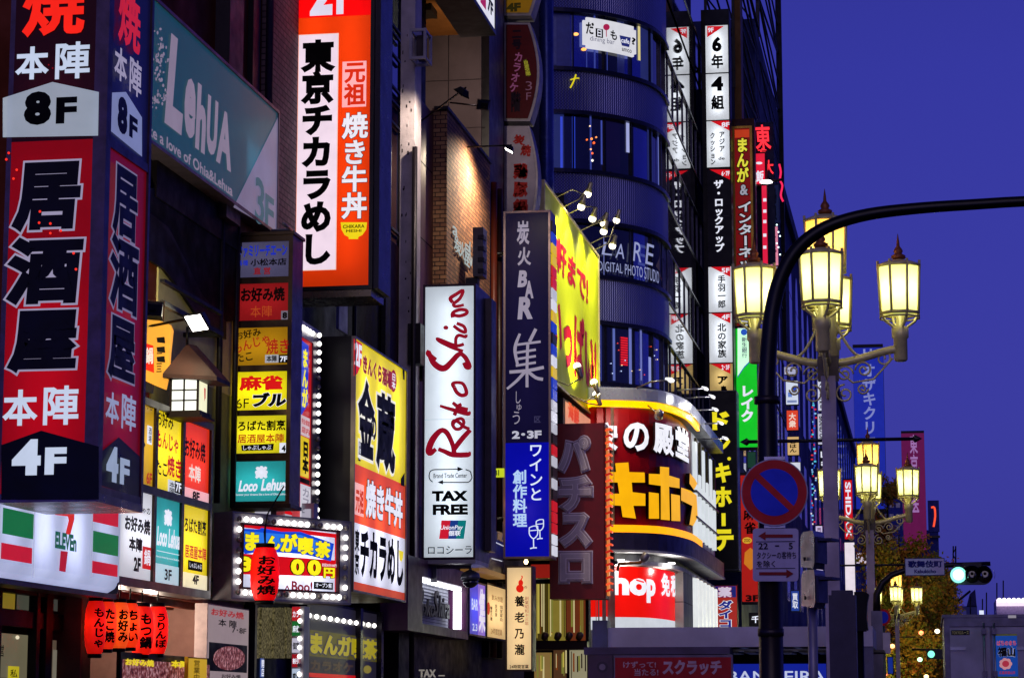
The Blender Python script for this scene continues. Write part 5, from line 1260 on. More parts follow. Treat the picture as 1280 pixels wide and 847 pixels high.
for k in range(26):
    v = v0 + .2 + (v1 - v0 - .4) * k / 25; m.tube([(u1 + .03, YP + .1, v), (u1 + .16, YP + .1, v + .05), (u1 + .16, YP + .5, v + .05)], .03, E('ff5a30' if k % 2 else 'c02418', 1.0), 6)
m.slab(w, u1 + .003, v0, u1 + .03, v1, -.8, -.02, D('7a1410', .4)); m.slab(w, u1 + .03, v0 + .1, u1 + .08, v1 - .1, -.6, -.3, E('f08a40', .8)); m.build('neon_side', t)
m = MB(); m.tube([(u0, YP + .4, v1 - .5), (-11.3, YP + .4, v1 - .5)], .07, DARKM); m.tube([(u0, YP + .4, v0 + .5), (-11.3, YP + .4, v0 + .5)], .07, DARKM); m.build('bracket', t)
wq = side(-10.6); t = thing('slanted_panel', 'small pink and pale green lit panel between hoarding and red slot sign', 'sign', atX(725, 528, -10.6))
m = MB(); m.poly(wq, [(699, 497), (758, 541), (758, 560), (699, 560)], .12, DARKM, -.2); m.build('cabinet', t); m = MB(); m.poly(wq, [(701, 501), (756, 541), (756, 558), (701, 558)], .135, E('f0a080', .8)); m.text(wq, '海鮮', (704, 506, 718, 528), E('e03820', .9), .15, .05); m.build('panel', t)

# ================================================================== round-cornered glass tower
def smooth_path(P, k=5):
    Q = []
    P = [Vector(p) for p in P]
    for i in range(len(P) - 1):
        a, b, c, e = P[max(0, i - 1)], P[i], P[i + 1], P[min(len(P) - 1, i + 2)]
        for j in range(k):
            s_ = j / k; Q.append(0.5 * ((2 * b) + (c - a) * s_ + (2 * a - 5 * b + 4 * c - e) * s_ * s_ + (3 * b - a - 3 * c + e) * s_ ** 3))
    Q.append(P[-1]); return [(q.x, q.y) for q in Q]
tp_ = [(-15.6, 80.05), (-13.5, 80.0)] + smooth_path([(-12.9, 79.98), (-12.37, 80.0), (-11.11, 80.51), (-9.98, 81.55), (-9.26, 82.69), (-8.94, 84.05), (-8.89, 85.68)]) + [(-8.89, 101)]
wt = Wall(tp_)
def zt_(py): return atY(734.5, py, 80.51).z
tower = thing('glass_tower', 'round-cornered blue glass tower with ribbed metal bands between its window bands', 'building', (-13, 90, 0))
UEND = wt.U[-1]; UC = [u for u, p in zip(wt.U, wt.p) if p.y < 85.7][-1]
def ribbed():
    m, n, b = _new('ribbed_metal'); g = n.nodes.new('ShaderNodeNewGeometry'); sp = n.nodes.new('ShaderNodeSeparateXYZ'); n.links.new(g.outputs['Position'], sp.inputs[0])
    wv = n.nodes.new('ShaderNodeMath'); wv.operation = 'SINE'; ml = n.nodes.new('ShaderNodeMath'); ml.operation = 'MULTIPLY'; ml.inputs[1].default_value = 46
    ad = n.nodes.new('ShaderNodeMath'); ad.operation = 'ADD'; n.links.new(sp.outputs['X'], ad.inputs[0]); n.links.new(sp.outputs['Y'], ad.inputs[1]); n.links.new(ad.outputs[0], ml.inputs[0]); n.links.new(ml.outputs[0], wv.inputs[0])
    wz = n.nodes.new('ShaderNodeMath'); wz.operation = 'SINE'; mz = n.nodes.new('ShaderNodeMath'); mz.operation = 'MULTIPLY'; mz.inputs[1].default_value = 60; n.links.new(sp.outputs['Z'], mz.inputs[0]); n.links.new(mz.outputs[0], wz.inputs[0])
    pr = n.nodes.new('ShaderNodeMath'); pr.operation = 'MULTIPLY'; n.links.new(wv.outputs[0], pr.inputs[0]); n.links.new(wz.outputs[0], pr.inputs[1])
    n.links.new(_mul(n, lin('8a8cc0'), _range(n, pr.outputs[0], -.4, .6, .35, 1.0)), b.inputs['Base Color'])
    b.inputs['Metallic'].default_value = .75; b.inputs['Roughness'].default_value = .34
    bp = n.nodes.new('ShaderNodeBump'); bp.inputs['Strength'].default_value = .6; bp.inputs['Distance'].default_value = .03; n.links.new(wv.outputs[0], bp.inputs['Height']); n.links.new(bp.outputs[0], b.inputs['Normal']); return m
RIB = ribbed(); LEDGE = D('1c1c34', .3, .6, .3)
GDARK = GL('080a20', .03, .9); GMID = GL('0c1030', .05, .9); GSIDE = GL('0a0e24', .02, 1.0); HILITE = D('5a68b8', .35, 0, .2, 4, coat=.6); HILITE2 = E('2c3478', .6); VIO = GL('20123c', .06, .9); COATG = D('6874c0', .06, .85, .12, 1.5)  # the pale blue pane tones paint highlights into the glass colour
Wn = [(-130, -60, 's'), (-60, 15, 's'), (15, 88, 'w'), (88, 142, 's'), (142, 215, 'w'), (215, 277, 's'), (277, 345, 'w'), (345, 402, 's'), (402, 478, 'w'), (478, 560, 's')]
m = MB(); q = [wt.P(u, 0, -.5) for u in wt.U]
m.add([Vector((p.x, p.y, 4)) for p in q] + [Vector((p.x, p.y, 46)) for p in q], [[i, i + 1, len(q) + i + 1, len(q) + i] for i in range(len(q) - 1)], D('08080f', .5)); m.build('core', tower)
rt = random.Random(11)
for a, b, kind in Wn:
    z1, z0 = zt_(a), zt_(b)
    if kind == 's':
        m = MB(); m.slab(wt, 0, z0, UC, z1, -.35, 0, RIB); m.build('metal_band', tower)
        m = MB(); m.rect(wt, UC, z0, UEND, z1, -.06, GSIDE); m.build('glass_band', tower)
        for z in (z0, z1):
            m = MB(); m.slab(wt, 0, z - .07, UC, z + .07, -.4, .1, LEDGE); m.slab(wt, UC, z - .03, UEND, z + .03, -.3, -.03, LEDGE); m.build('ledge', tower)
    else:
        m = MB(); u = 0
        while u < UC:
            d = rt.choice([.35, .5, .7, .9, 1.1]); mm = rt.choices([GDARK, GMID, HILITE, HILITE2, VIO, COATG], [5, 2.5, 2.4, 1.6, 1.2, 3.6])[0]
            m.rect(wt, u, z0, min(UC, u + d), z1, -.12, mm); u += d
        for _ in range(6): u = rt.uniform(.8, UC - .4); m.rect(wt, u, z0 + .02, u + rt.choice([.04, .07, .12, .2]), z1 - .02 - rt.choice([0, 0, .4, .9]), -.112, rt.choice([HILITE, E('7c86d8', .7), E('4450b0', .6), E('9aa4e8', .8)]))  # narrow pale strips: highlights painted on the panes
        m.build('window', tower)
        m = MB(); m.rect(wt, UC, z0, UEND, z1, -.1, GSIDE); m.build('window', tower)
        u = .3
        while u < UEND: m = MB(); m.slab(wt, u, z0, u + .05, z1, -.16, -.03 if u < UC else -.06, LEDGE); m.build('mullion', tower); u += 1.25 if u < UC else 1.9
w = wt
m = MB(); m.prect(w, (689, 20, 696, 80), -.1, D('8a98d8', .4, coat=.5)); m.prect(w, (701, 145, 704, 212), -.1, E('3c50e0', .8)); m.prect(w, (716, 145, 720, 210), -.1, E('3048d8', .7))  # upright pale and blue bars here paint highlights on the glass
for x, y, r, c in ((721, 42, 3.5, 'ffb060'), (731, 61, 3.5, 'ffa850'), (739, 157, 1, 'ffd8b0'), (741, 173, 1.6, 'ff8a40'), (735, 174, 1.2, 'ff7030'), (747, 171, 1.2, 'ff9050'), (744, 178, 1.6, 'ff5a28'), (740, 186, 1.2, 'ffb080'), (742, 191, 1.4, 'ff6030'), (742, 200, 1.6, 'f0e8d8')): q9 = MB(); q9.dot(w, x, y, r, E(c, 2), -.09, r * .6 if r > 3 else r, 8); q9.build('interior_lamp', tower)
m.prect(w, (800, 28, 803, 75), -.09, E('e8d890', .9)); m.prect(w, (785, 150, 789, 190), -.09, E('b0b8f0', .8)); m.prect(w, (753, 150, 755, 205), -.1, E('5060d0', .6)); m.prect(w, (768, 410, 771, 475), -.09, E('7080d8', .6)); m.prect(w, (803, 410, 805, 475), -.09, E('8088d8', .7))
for y in range(421, 456, 3): m.prect(w, (778, y, 787, y + 2), -.09, E('f02030', .9))
for k in range(14): m.dot(w, rt.uniform(755, 830), rt.uniform(428, 470), .8, E(rt.choice(['f0d0a0', 'e04030', 'c0d0ff']), 1.5), -.088, n=6)
m.build('lights_and_highlights', tower)
m = MB(); m.stroke(w, [(719, 94), (716, 103), (712, 111)], 2, E('e8d820', .9), .1); m.stroke(w, [(712, 101), (718, 99), (723, 99)], 1.6, E('e8d820', .9), .104)
tag(m.build('neon_mark', at=w.P(*w.uv(717, 102))), 'small yellow neon stroke on the left edge of the ribbed metal band', 'neon sign')
# white lit cafe sign in the top window band
t = thing('window_sign', 'white rounded cafe sign with doodle lettering in the top window of the glass tower', 'sign', w.P(*w.uv(760, 66), .1))
m = MB()
rr = [(731, 25), (770, 30), (790, 37), (793, 42), (793, 64), (790, 68), (760, 64), (731, 56), (728, 52), (728, 29)]
u0, v0, u1, v1 = w.box((728, 27, 793, 65))
pts = []
for cx, cy, a0 in ((u0 + .15, v0 + .15, 180), (u1 - .15, v0 + .15, 270), (u1 - .15, v1 - .15, 0), (u0 + .15, v1 - .15, 90)):
    for k in range(5): a = math.radians(a0 + 22.5 * k); pts.append((cx + .15 * math.cos(a), cy + .15 * math.sin(a)))
uc = (u0 + u1) / 2
n_ = 12
m.slab(w, u0 + .12, v0, u1 - .12, v1, -.02, .08, E('e4e4ec', .9)); m.slab(w, u0, v0 + .12, u0 + .12, v1 - .12, -.02, .08, E('e4e4ec', .9)); m.slab(w, u1 - .12, v0 + .12, u1, v1 - .12, -.02, .08, E('e4e4ec', .9))
m.text(w, 'だ', (731, 29, 741, 44), INK, .1, .03); m.prect(w, (743, 37, 752, 48), .09, INK); m.text(w, '日', (745, 38, 750, 47), WHITE, .1, .02); m.dot(w, 756, 35, 4, E('b02050', .9), .1); m.prect(w, (755.4, 38, 756.4, 47), .1, E('b02050', .9)); m.text(w, 'も', (761, 39, 769, 51), INK, .1, .03)
m.poly(w, [(772, 45), (786, 48), (784, 60), (775, 58)], .1, E('28307c', .8)); m.text(w, 'cafe', (774, 49, 784, 55), WHITE, .106, .02); m.text(w, '?', (787, 48, 792, 57), INK, .1, .03); m.text(w, 'dining bar', (736, 48, 766, 56), E('70708a', .8), .1, .0); m.text(w, 'amco', (775, 62, 787, 66), INK, .1, .01); m.build('panel', t)
# photo studio lettering and portrait
m = MB(); FL = E('a8b0e0', .75)
for s_, r in (('L', (751, 303, 764, 319)), ('A', (768, 305, 779, 323)), ('R', (790, 303, 800, 327)), ('E', (805, 305, 816, 331))): m.text(w, s_, r, FL, .05, .0, shear=.15)
m.text(w, 'DIGITAL', (747, 328, 777, 340), FL, .05, -.004); m.text(w, 'PHOTO', (780, 332, 802, 345), FL, .05, -.004); m.text(w, 'STUDIO', (804, 336, 822, 351), FL, .05, -.004)
tag(m.build('window_lettering', at=w.P(*w.uv(785, 340))), 'thin pale photo studio lettering across the tower window behind the arm lamps', 'lettering')
m = MB(); u0, v0, u1, v1 = w.box((818, 303, 838, 350)); zz1, zz0 = zt_(279), zt_(343)
m.rect(w, u0, zz0, u1 + 1.5, zz1, -.06, D('141218', .4)); SK = D('b09878', .5, 0, .15); dx = lambda f: u0 + (u1 + 1.2 - u0) * f; dz = lambda f: zz0 + (zz1 - zz0) * f
m.add([w.P(dx(a), dz(b), -.05) for a, b in ((.12, 1), (.2, .8), (.16, .62), (.06, .42), (.16, .36), (.14, .26), (.24, .2), (.3, .02), (.95, .02), (.8, .5), (.7, 1))], [list(range(11))], SK)
m.add([w.P(dx(a), dz(b), -.045) for a, b in ((.5, 1), (.62, .6), (.7, .0), (1, 0), (1, 1))], [[0, 1, 2, 3, 4]], D('2a1c18', .5))
m.add([w.P(dx(a), dz(b), -.044) for a, b in ((.22, .66), (.34, .7), (.44, .66), (.34, .63))], [[3, 2, 1, 0]], D('201818', .5)); m.add([w.P(dx(a), dz(b), -.044) for a, b in ((.16, .25), (.26, .28), (.32, .24), (.24, .22))], [[3, 2, 1, 0]], D('8a4040', .5))
tag(m.build('portrait_poster', at=w.P(u0, zz0)), 'portrait poster of a pale face in the tower window beside the studio lettering', 'poster')

# ================================================================== discount store on the corner
wdq = Wall([(-10.9, 76.0), (-10.5, 76.0)] + smooth_path([(-10.3, 75.98), (-10.12, 76.0), (-8.63, 76.84), (-7.98, 79.41), (-7.9, 82.71)]) + [(-7.9, 92.5)])
w = wdq
def zq(py): return atY(751, py, 76).z
UEQ = w.U[-1]; UCQ = [u for u, p in zip(w.U, w.p) if p.y < 82.75][-1]
store = thing('discount_store', 'discount store on the rounded corner, with silver ledge and white side wall', 'building', (-9.5, 84, 0))
m = MB(); m.slab(w, 0, .12, UEQ, zq(500), -.6, -.35, D('a8a8a8', .5)); m.box(-13, -8.6, 82.5, 92.4, .12, zq(500) - .1, D('a8a8a8', .5)); m.build('wall', store)
ALU = D('c8ccd4', .3, .25, .2, 2)
m = MB(); m.slab(w, 0, zq(501), UEQ, zq(487), -.3, .35, ALU); m.slab(w, 0, zq(487), UEQ, zq(485), -.7, .3, ALU); m.box(-12, -8.7, 79.5, 92, zq(487) - .05, zq(487), D('55555c', .6)); m.build('ledge', store)
m = MB(); m.slab(w, 0, zq(509), UCQ + .4, zq(501.3), .2, .3, LB('f8c800', .9)); m.build('yellow_strip', store)
m = MB(); m.slab(w, 0, zq(665), UCQ + 1.0, zq(656), .1, .3, LB('f0b010', .85)); m.build('yellow_strip', store)
m = MB(); m.slab(w, 0, zq(687), UEQ, zq(665.4), -.3, .32, D('3a3450', .4, .3)); m.slab(w, 0, zq(690), UEQ, zq(687.2), -.3, .36, D('d8d8d8', .5)); m.build('navy_ledge', store)
for px9, py9 in ((775, 704), (835, 706)):
    q = w.P(w.uv(px9, py9)[0], zq(699.5), .12); m = MB(); m.lathe(q, [(.02, -.03), (.12, -.03), (.12, .02)], E('fff8f0', 5), 12); m.build('added_downlight', store); point_lamp(q - Vector((0, 0, .25)), 60, (1, .96, .92), .1, store)  # lamps added under the ledge to brighten pillar and soffit
m = MB(); m.slab(w, 0, zq(705), UEQ, zq(700), -.7, -.02, D('d0d0d0', .5)); m.build('soffit', store)
# side wall with lit window strips
m = MB(); m.slab(w, UCQ + .6, zq(655), UEQ, zq(509), -.34, -.02, D('c8ccd0', .5, .1, .2)); m.build('side_wall', store)
us = UCQ + .9
for k in range(6):
    ua = UCQ + 1.0 + k * 1.5
    m = MB(); m.slab(w, ua, zq(648), ua + .62, zq(560 if k % 2 else 520), -.02, .1, E('e8f0f4', .85, True)); m.slab(w, ua + .7, zq(575), ua + 1.2, zq(512), -.02, .06, D('4a4420', .5)); m.build('window', store)
    m = MB(); m.slab(w, ua + .2, zq(779), ua + .8, zq(706), -.34, .1, E('f0f4f4', .9, True)); m.slab(w, ua + .9, zq(755), ua + 1.3, zq(704), -.3, .05, E('9a7418', .6)); m.build('window', store)
for yy in (590, 625):
    m = MB(); m.slab(w, UCQ + .6, zq(yy), UEQ, zq(yy - 2.5), -.01, .16, D('5a5e64', .4, .4)); m.build('wall_rail', store)
wp = between((-8.02, 79.0), (-7.98, 82.8))
m = MB(); m.slab(w, UCQ - 2.4, zq(790), UCQ + .7, zq(705.5), -.5, -.03, BR('a8a89c', '9c9c92', '5a5a54', 1.6, 1.05, 'Y', .3, .6, 0, .02)); m.build('tiled_pillar', store)
# big sign
t = thing('store_sign', 'huge dark red corner sign with white kanji and chunky yellow katakana', 'sign', w.P(*w.uv(800, 660)))
m = MB(); m.slab(w, 0, zq(656), UCQ + .6, zq(509.2), -.33, -.05, D('7c0810', .35, 0, .2, 1)); m.build('panel', t)
m = MB()
WK = E('f4f4fc', 1.0, True); YK_ = E('ffb808', .95, True)
for s_, r in (('安', (746, 528, 771, 563)), ('の', (778, 528, 808, 564)), ('殿', (813, 530, 838, 568)), ('堂', (840, 534, 856.5, 573))): m.text(w, s_, r, WK, .05, .04, depth=.07, outline=(D('28060a', .5), .015))
m.build('kanji', t)
m = MB()
def chunk(pts): m.poly(w, pts, .12, YK_, -.03, D('1a0604', .5))
for pts in ([(768, 579), (784, 578), (785, 590), (803, 590.5), (803.5, 603), (788, 603), (789, 615), (804, 617), (804, 632), (790, 632), (793, 648), (777, 646), (775, 632), (755, 631), (755, 617), (773, 617), (771, 603), (757, 603), (757, 590), (769, 590)],
            [(821, 583), (832, 584), (832, 594), (845, 598), (845, 610), (832, 608), (833, 650), (822, 649), (822, 607), (808, 605), (808, 592), (821, 592.5)], [(808, 615), (819.5, 616.5), (820, 648), (808, 648)], [(834.5, 617), (845.5, 619), (846, 651), (835, 650.5)]):
    chunk(pts)
chunk([(858, 591), (864, 598), (867.5, 604), (863, 612), (857.5, 604)]); chunk([(847, 609), (859, 613), (866.5, 619), (868, 646), (862, 657), (857.5, 655), (861, 632), (847, 625)])
m.build('katakana', t)
p = w.P(w.uv(803, 520)[0], zq(520), .9); m = MB(); m.lathe(p, [(.05, -.25), (.14, -.1), (.15, .1)], D('c8c8c8', .3, .5), 10, tilt=(-.2, .8, -.5)); m.tube([p, w.P(w.uv(803, 505)[0], zq(506), .3)], .03, STEEL, 6); m.build('spot_lamp', t)
spot_lamp(p, w.P(w.uv(800, 560)[0], zq(570), 0), 120, (1, .8, .7), 120, t); p3 = w.P(w.uv(806, 484)[0], zq(478), 1.3); mm9 = MB(); mm9.tube([w.P(w.uv(790, 484)[0], zq(486), .2), w.P(w.uv(798, 484)[0], zq(479), .8), p3], .03, STEEL, 6); mm9.lathe(p3, [(.04, -.2), (.09, 0), (.05, .1)], E('f4f4f8', 1.2), 8, tilt=(.9, -.2, -.3)); mm9.build('arm_lamp', t); spot_lamp(p3, w.P(w.uv(800, 490)[0], zq(497), .3), 520, (1, .97, .92), 160, t); p2 = w.P(w.uv(770, 520)[0], zq(518), 1.2); spot_lamp(p2, w.P(w.uv(775, 560)[0], zq(545), 0), 120, (1, .6, .5), 120, t)
# red duty free panel
w5 = Wall([(a.x, a.y) for a in [w.P(u, 0, -.34) for u in w.U]])
t = thing('duty_free_sign', 'red curved lit shop panel with white lettering over a white base, under the navy ledge', 'sign', w5.P(*w5.uv(800, 780)))
ue = w5.uv(849, 740)[0]
m = MB(); m.rect(w5, 0, zq(770), ue, zq(706), .02, LB('e8160c', .8)); m.rect(w5, 0, zq(786), ue, zq(770), .02, E('dde2ea', .85, True)); 
m.text(w5, 'Shop', (748, 713, 818, 752), WK, .04, .05); m.text(w5, '免', (825, 716, 836, 745), WK, .04, .04); m.text(w5, '税', (837, 718, 846, 746), WK, .04, .04); m.build('panel', t)
m = MB(); m.slab(w5, 0, zq(706.5), ue + .1, zq(703), .0, .14, D('a8988a', .4)); m.build('top_trim', t)
p = atY(805, 697, 74.6); m = MB(); m.tube([atY(772, 712, 75.2), atY(774, 704, 75.0), atY(800, 703, 74.6), p], .05, D('c87840', .4, .4), 8); m.lathe(p, [(.1, -.12), (.13, .1), (.13, .14)], D('b0a8a8', .35, .5), 10, tilt=(.4, .5, .6)); m.build('arm_lamp', t)
# white bracket lamps beside the black vertical sign
for k, (x, y) in enumerate(((873, 487), (882, 497), (886, 513), (893, 530), (899, 549))):
    p = atX(x, y, -7.2); m = MB(); m.tube([(-7.9, p.y, p.z), (-7.0, p.y, p.z + .05)], .03, STEEL, 6); m.lathe((-6.95, p.y, p.z + .03), [(.03, -.16), (.06, 0), (.04, .08)], E('f4f4f8', 1.2), 8, tilt=(.8, -.2, -.4))
    o9 = m.build('bracket_lamp', at=p); point_lamp(p + Vector((.35, 0, -.25)), 26, (1, .97, .9), .08, o9)
    tag(o9, ['topmost', 'second', 'middle', 'fourth', 'lowest'][k] + ' thin bracket lamp in the slanting row before the black and yellow vertical sign', 'lamp', 'bracket lamps along the silver ledge')

# ================================================================== black vertical sign with yellow katakana
YV = 96.5; w = front(YV)
t, m = lightbox('vertical_sign', 'tall black vertical sign with yellow katakana right of the discount store', 'sign', w, (889, 489, 921, 711), 1.2, D('0c0e16', .35), D('16182a', .3, .4), .04, 0, 0)
YY = E('f0e020', .95)
for s_, r, kw in (('ド', (890, 514, 912, 537), {}), ('ン', (890, 544, 913, 566), {}), ('キ', (892, 578, 914, 603), {}), ('ホ', (892, 608, 915, 633), {}), ('テ', (893, 661, 917, 688), {})): m.text(w, s_, r, YY, .02, .05)
m.dot(w, 911.5, 573, 2.2, YY, .02, 2.2); m.prect(w, (902, 641, 907, 657), .02, YY); m.build('panel', t)

# ================================================================== stack of tenant signs up the corner
YT = 99.0; w = front(YT)
TAB = D('08080c', .4)
t = thing('tenant_tower_sign', 'tall black-framed stack of white tenant panels marked 9F down to 2-3F', 'sign', atY(898, 490, YT))
u0, u1 = atY(879, 260, YT).x, atY(914.5, 260, YT).x; z0, z1 = atY(897, 491, YT).z, atY(897, 12, YT).z
pu0, pu1 = atY(884.5, 260, YT).x, atY(913, 260, YT).x
m = MB(); m.slab(w, u0, z0, pu0, z1, -1.0, .02, TAB); m.slab(w, pu1, z0, u1, z1, -1.0, .02, TAB); m.slab(w, pu0, z0, pu1, z1, -1.0, -.3, TAB); m.slab(w, pu0, atY(897, 31, YT).z, pu1, z1, -.3, .02, D('12162a', .4)); m.build('cabinet', t)
WP = LB('e8ecf4', .62); TRI = E('d8101c', .9)
def tn(y0, y1, sheet, fn, lamp=True):
    m = MB(); za, zb_ = atY(897, y1, YT).z, atY(897, y0, YT).z; m.rect(w, pu0, za, pu1, zb_, 0, sheet); fn(m); m.build('panel', t)
    m2 = MB(); m2.slab(w, pu0, za - .05, pu1, za - .002, -.3, .02, TAB); m2.build('divider', t)
    if lamp: area_lamp(w, pu0 + .3, za + .3, pu1 - .3, zb_ - .3, -.25, 2.25 * (pu1 - pu0) * (zb_ - za) * .7, (.95, .98, 1), t)
def tr(m, y, lab, left):
    if left: m.poly(w, [(884, y), (905, y), (884, y + 14)], .012, TRI); m.text(w, lab, (885, y + 2, 892, y + 8), WHITE, .02, .03)
    else: m.poly(w, [(887, y), (913, y), (913, y + 13)], .012, TRI); m.text(w, lab, (902, y + 2, 912, y + 8), WHITE, .02, .03)
def n1(m): tr(m, 33, '9F', True); m.text(w, '6', (890, 46, 902, 65), INK, .02, .06); m.text(w, '年', (889, 68, 904, 86), INK, .02, .04)
tn(32, 91, WP, n1)
def n2(m): m.text(w, '4', (889, 96, 904, 114), INK, .02, .06); m.text(w, '組', (889, 119, 905, 137), INK, .02, .04)
tn(92, 150, WP, n2)
def n3(m): tr(m, 151, '8F', False); m.text(w, 'クッション', (888, 166, 894, 206), INK, .02, .03, vert=True); m.text(w, 'アジア', (899, 165, 906, 190), INK, .02, .03, vert=True); m.text(w, 'de', (898, 196, 906, 200), INK, .02, .02)
tn(151, 209, WP, n3)
def n4(m): tr(m, 212, '6･7F', False); m.text(w, 'ザ・ロックアップ', (893, 225, 905, 315), WHITE, .02, .04, vert=True); m.prect(w, (887, 269.5, 912, 270.5), .012, D('2a2a38', .4))
tn(211, 332, D('0c0e1c', .35), n4, False)
def n5(m): tr(m, 333, '5F', False); m.text(w, '手羽一郎', (897, 344, 907, 385), INK, .02, .03, vert=True)
tn(333, 390, WP, n5)
def n6(m): tr(m, 391, '4F', False); m.text(w, '北の家族', (897, 404, 908, 447), INK, .02, .03, vert=True)
tn(391, 453, WP, n6)
def n7(m): tr(m, 454, '2･3F', False); m.text(w, 'ア', (897, 470, 910, 480), INK, .02, .05); m.text(w, '鳥', (900, 482, 909, 491), INK, .02, .05)
tn(454, 491, LB('c8a868', .55), n7)

# ================================================================== building with the steel scaffold
bF = thing('building', 'dark building topped by an open steel scaffold, behind the internet sign', 'building', (-12, 115, 0))
XG = -7.6; yG0, yG1 = 101.5, atX(975, 200, XG).y
zsc = atX(975, 152, XG).z
m = MB(); ymid = yG0 + 14; zlow = atX(930, 150, XG).z; m.box(-18, XG, yG0, ymid, 0, zlow, D('222a4c', .6, 0, .35, .6)); m.box(-18, XG, ymid + .01, yG1, 0, zsc, D('222a4c', .6, 0, .35, .6)); m.build('wall', bF)
m = MB(); SC = D('0a0a14', .5, .4)
ny, nz = 2, 10
for i in range(ny + 1):
    y = yG0 + (yG1 - yG0) * i / ny
    for x in (XG, XG - 1.2): m.box(x - .06, x + .06, y - .06, y + .06, zlow if y < ymid else zsc, 62, SC)
for j in range(22):
    z = zlow + .8 + j * 1.7
    for x in (XG, XG - 1.2): m.box(x - .04, x + .04, yG0, yG1, z - .04, z + .04, SC)
    for i in range(ny):
        y = yG0 + (yG1 - yG0) * i / ny; dy = (yG1 - yG0) / ny
        if (i + j) % 2 == 0: m.tube([(XG, y, z), (XG, y + dy, z + 1.7)], .06, SC, 4)
        else: m.tube([(XG, y + dy, z), (XG, y, z + 1.7)], .06, SC, 4)
        m.box(XG - 1.2, XG, y - .05, y + .05, z - .05, z + .05, SC); m.tube([(XG, y, z), (XG - 1.2, y, z + 1.7)] if (i + j) % 2 else [(XG - 1.2, y, z), (XG, y, z + 1.7)], .04, SC, 4)
wq = front(yG1 - 1.4)
m.box(XG - .1, XG + .22, yG1 - .4, yG1 + .1, zsc - 14, 62, D('0c0c1c', .5)); m.build('scaffold', bF)
m = MB(); m.slab(side(XG), yG0 + .3, zlow - 2, yG0 + 1.6, zlow + 8, 0, .3, D('6a4a20', .5)); m.build('billboard_back', bF)
m = MB()
for k in range(6): z = zlow - 1 - k * 3.2; m.slab(side(XG), yG0 + .6, z, yG1 - .4, z + .14, 0, .06, D('10142c', .5))
m.build('floor_line', bF)
for k in range(10): m = MB(); y = yG0 + 2 + k * (yG1 - yG0 - 3) / 10; m.slab(side(XG), y, 12, y + 1.4, zlow - 2, 0, .03, GL('0c1234', .06)); m.build('window', bF)

YI = 101.0; w = front(YI)
t = thing('internet_cafe_sign', 'tall gold-framed red sign with outlined katakana above the left street lantern', 'sign', atY(930, 420, YI))
u0, v0, u1, v1 = w.box((914, 148, 945, 440)); GOLD = D('8a6a20', .3, .8, .3)
m = MB(); m.slab(w, u0, v0, u1, v1, -.8, -.05, D('3a1010', .4)); m.frame(w, u0 + .2, v0 + .1, u1 - .2, v1 - .45, .1, -.05, .06, GOLD); m.build('cabinet', t)
m = MB(); m.rect(w, u0 + .2, v0 + .1, u1 - .2, v1 - .45, 0, LB('8a1414', .55)); m.rect(w, u0 + .22, atY(930, 172, YI).z, u1 - .22, v1 - .5, .008, E('c83c18', .8))
m.text(w, 'まんが', (921, 173, 936, 228), E('e8e040', .9), .03, .04, vert=True, outline=(INK, .06)); m.text(w, '&', (925, 231, 935, 244), E('a8a8b8', .8), .03, .03, outline=(INK, .06)); m.text(w, 'インターネット', (923, 252, 941, 350), E('c8ccd8', .85), .03, .03, vert=True, outline=(INK, .07)); m.text(w, 'カフェ', (924, 360, 941, 410), E('c8ccd8', .85), .03, .03, vert=True, outline=(INK, .07)); m.build('panel', t)
# red neon and slim lit signs along the facade
w = front(104.0)
t = thing('neon_sign', 'red neon brush characters glowing beside the gold-framed sign', 'neon sign', atY(955, 240, 104))
m = MB(); m.prect(w, (944, 152, 968, 330), -.12, D('181c40', .5)); m.build('backing', t)
m = MB(); NE = E('ff2c38', 1.6, True)
m.text(w, '東', (944, 156, 964, 187), NE, .0, .02, shear=-.1); m.text(w, '方', (947, 185, 958, 196), NE, 0, .02); m.text(w, '大', (955, 200, 967, 218), NE, 0, .02)
m.build('neon_tubes', t)
t = thing('lit_strip_sign', 'thin pink-red lit strip sign with white blocks, below the red neon', 'sign', atY(957, 335, 103.6))
w = front(103.6)
m = MB(); m.pslab(w, (943, 190, 957, 232), -.4, -.02, D('6a1020', .4)); m.pslab(w, (952, 200, 960, 345), -.4, -.02, D('5a0818', .4)); m.build('cabinet', t)
m = MB(); m.prect(w, (944, 192, 956, 230), 0, E('f02040', .9)); m.prect(w, (953, 232, 959, 343), 0, E('e81c44', .9))
for y in (248, 262, 275, 292, 307): m.prect(w, (954, y, 958, y + 4), .01, WHITE)
m.text(w, '飯', (945, 213, 955, 228), WHITE, .01, .03); m.dot(w, 949, 204, 4, WHITE, .01, 1.6); m.build('panel', t)
def small_sign(r, Y, name, label, col, txt='', tcol=None, vert=True, k=.85, bold=.03, depth=.3, tr_=None, extra=None, cat='sign', group=None):
    w = front(Y); t = thing(name, label, cat, atY((r[0] + r[2]) / 2, r[3], Y), group)
    m = MB(); u0, v0, u1, v1 = w.box(r); m.slab(w, u0, v0, u1, v1, -depth, -.01, D('1a1a24', .4)); m.build('cabinet', t)
    e = (v1 - v0) * .02 + .01
    m = MB(); m.rect(w, u0 + .02, v0 + e, u1 - .02, v1 - e, .0, E(col, k) if k else D(col, .5))
    if txt: m.text(w, txt, tr_ or (r[0] + (r[2] - r[0]) * .2, r[1] + 4, r[2] - (r[2] - r[0]) * .2, r[3] - 4), tcol or INK, .02, bold, vert=vert)
    if extra: extra(m, w)
    m.build('panel', t)
    return t
small_sign((960, 230, 974, 280), 108.5, 'dark_sign', 'unlit dark blue vertical sign below the neon characters', '1c2450', '鳥良', D('0c1028', .5), k=.5)
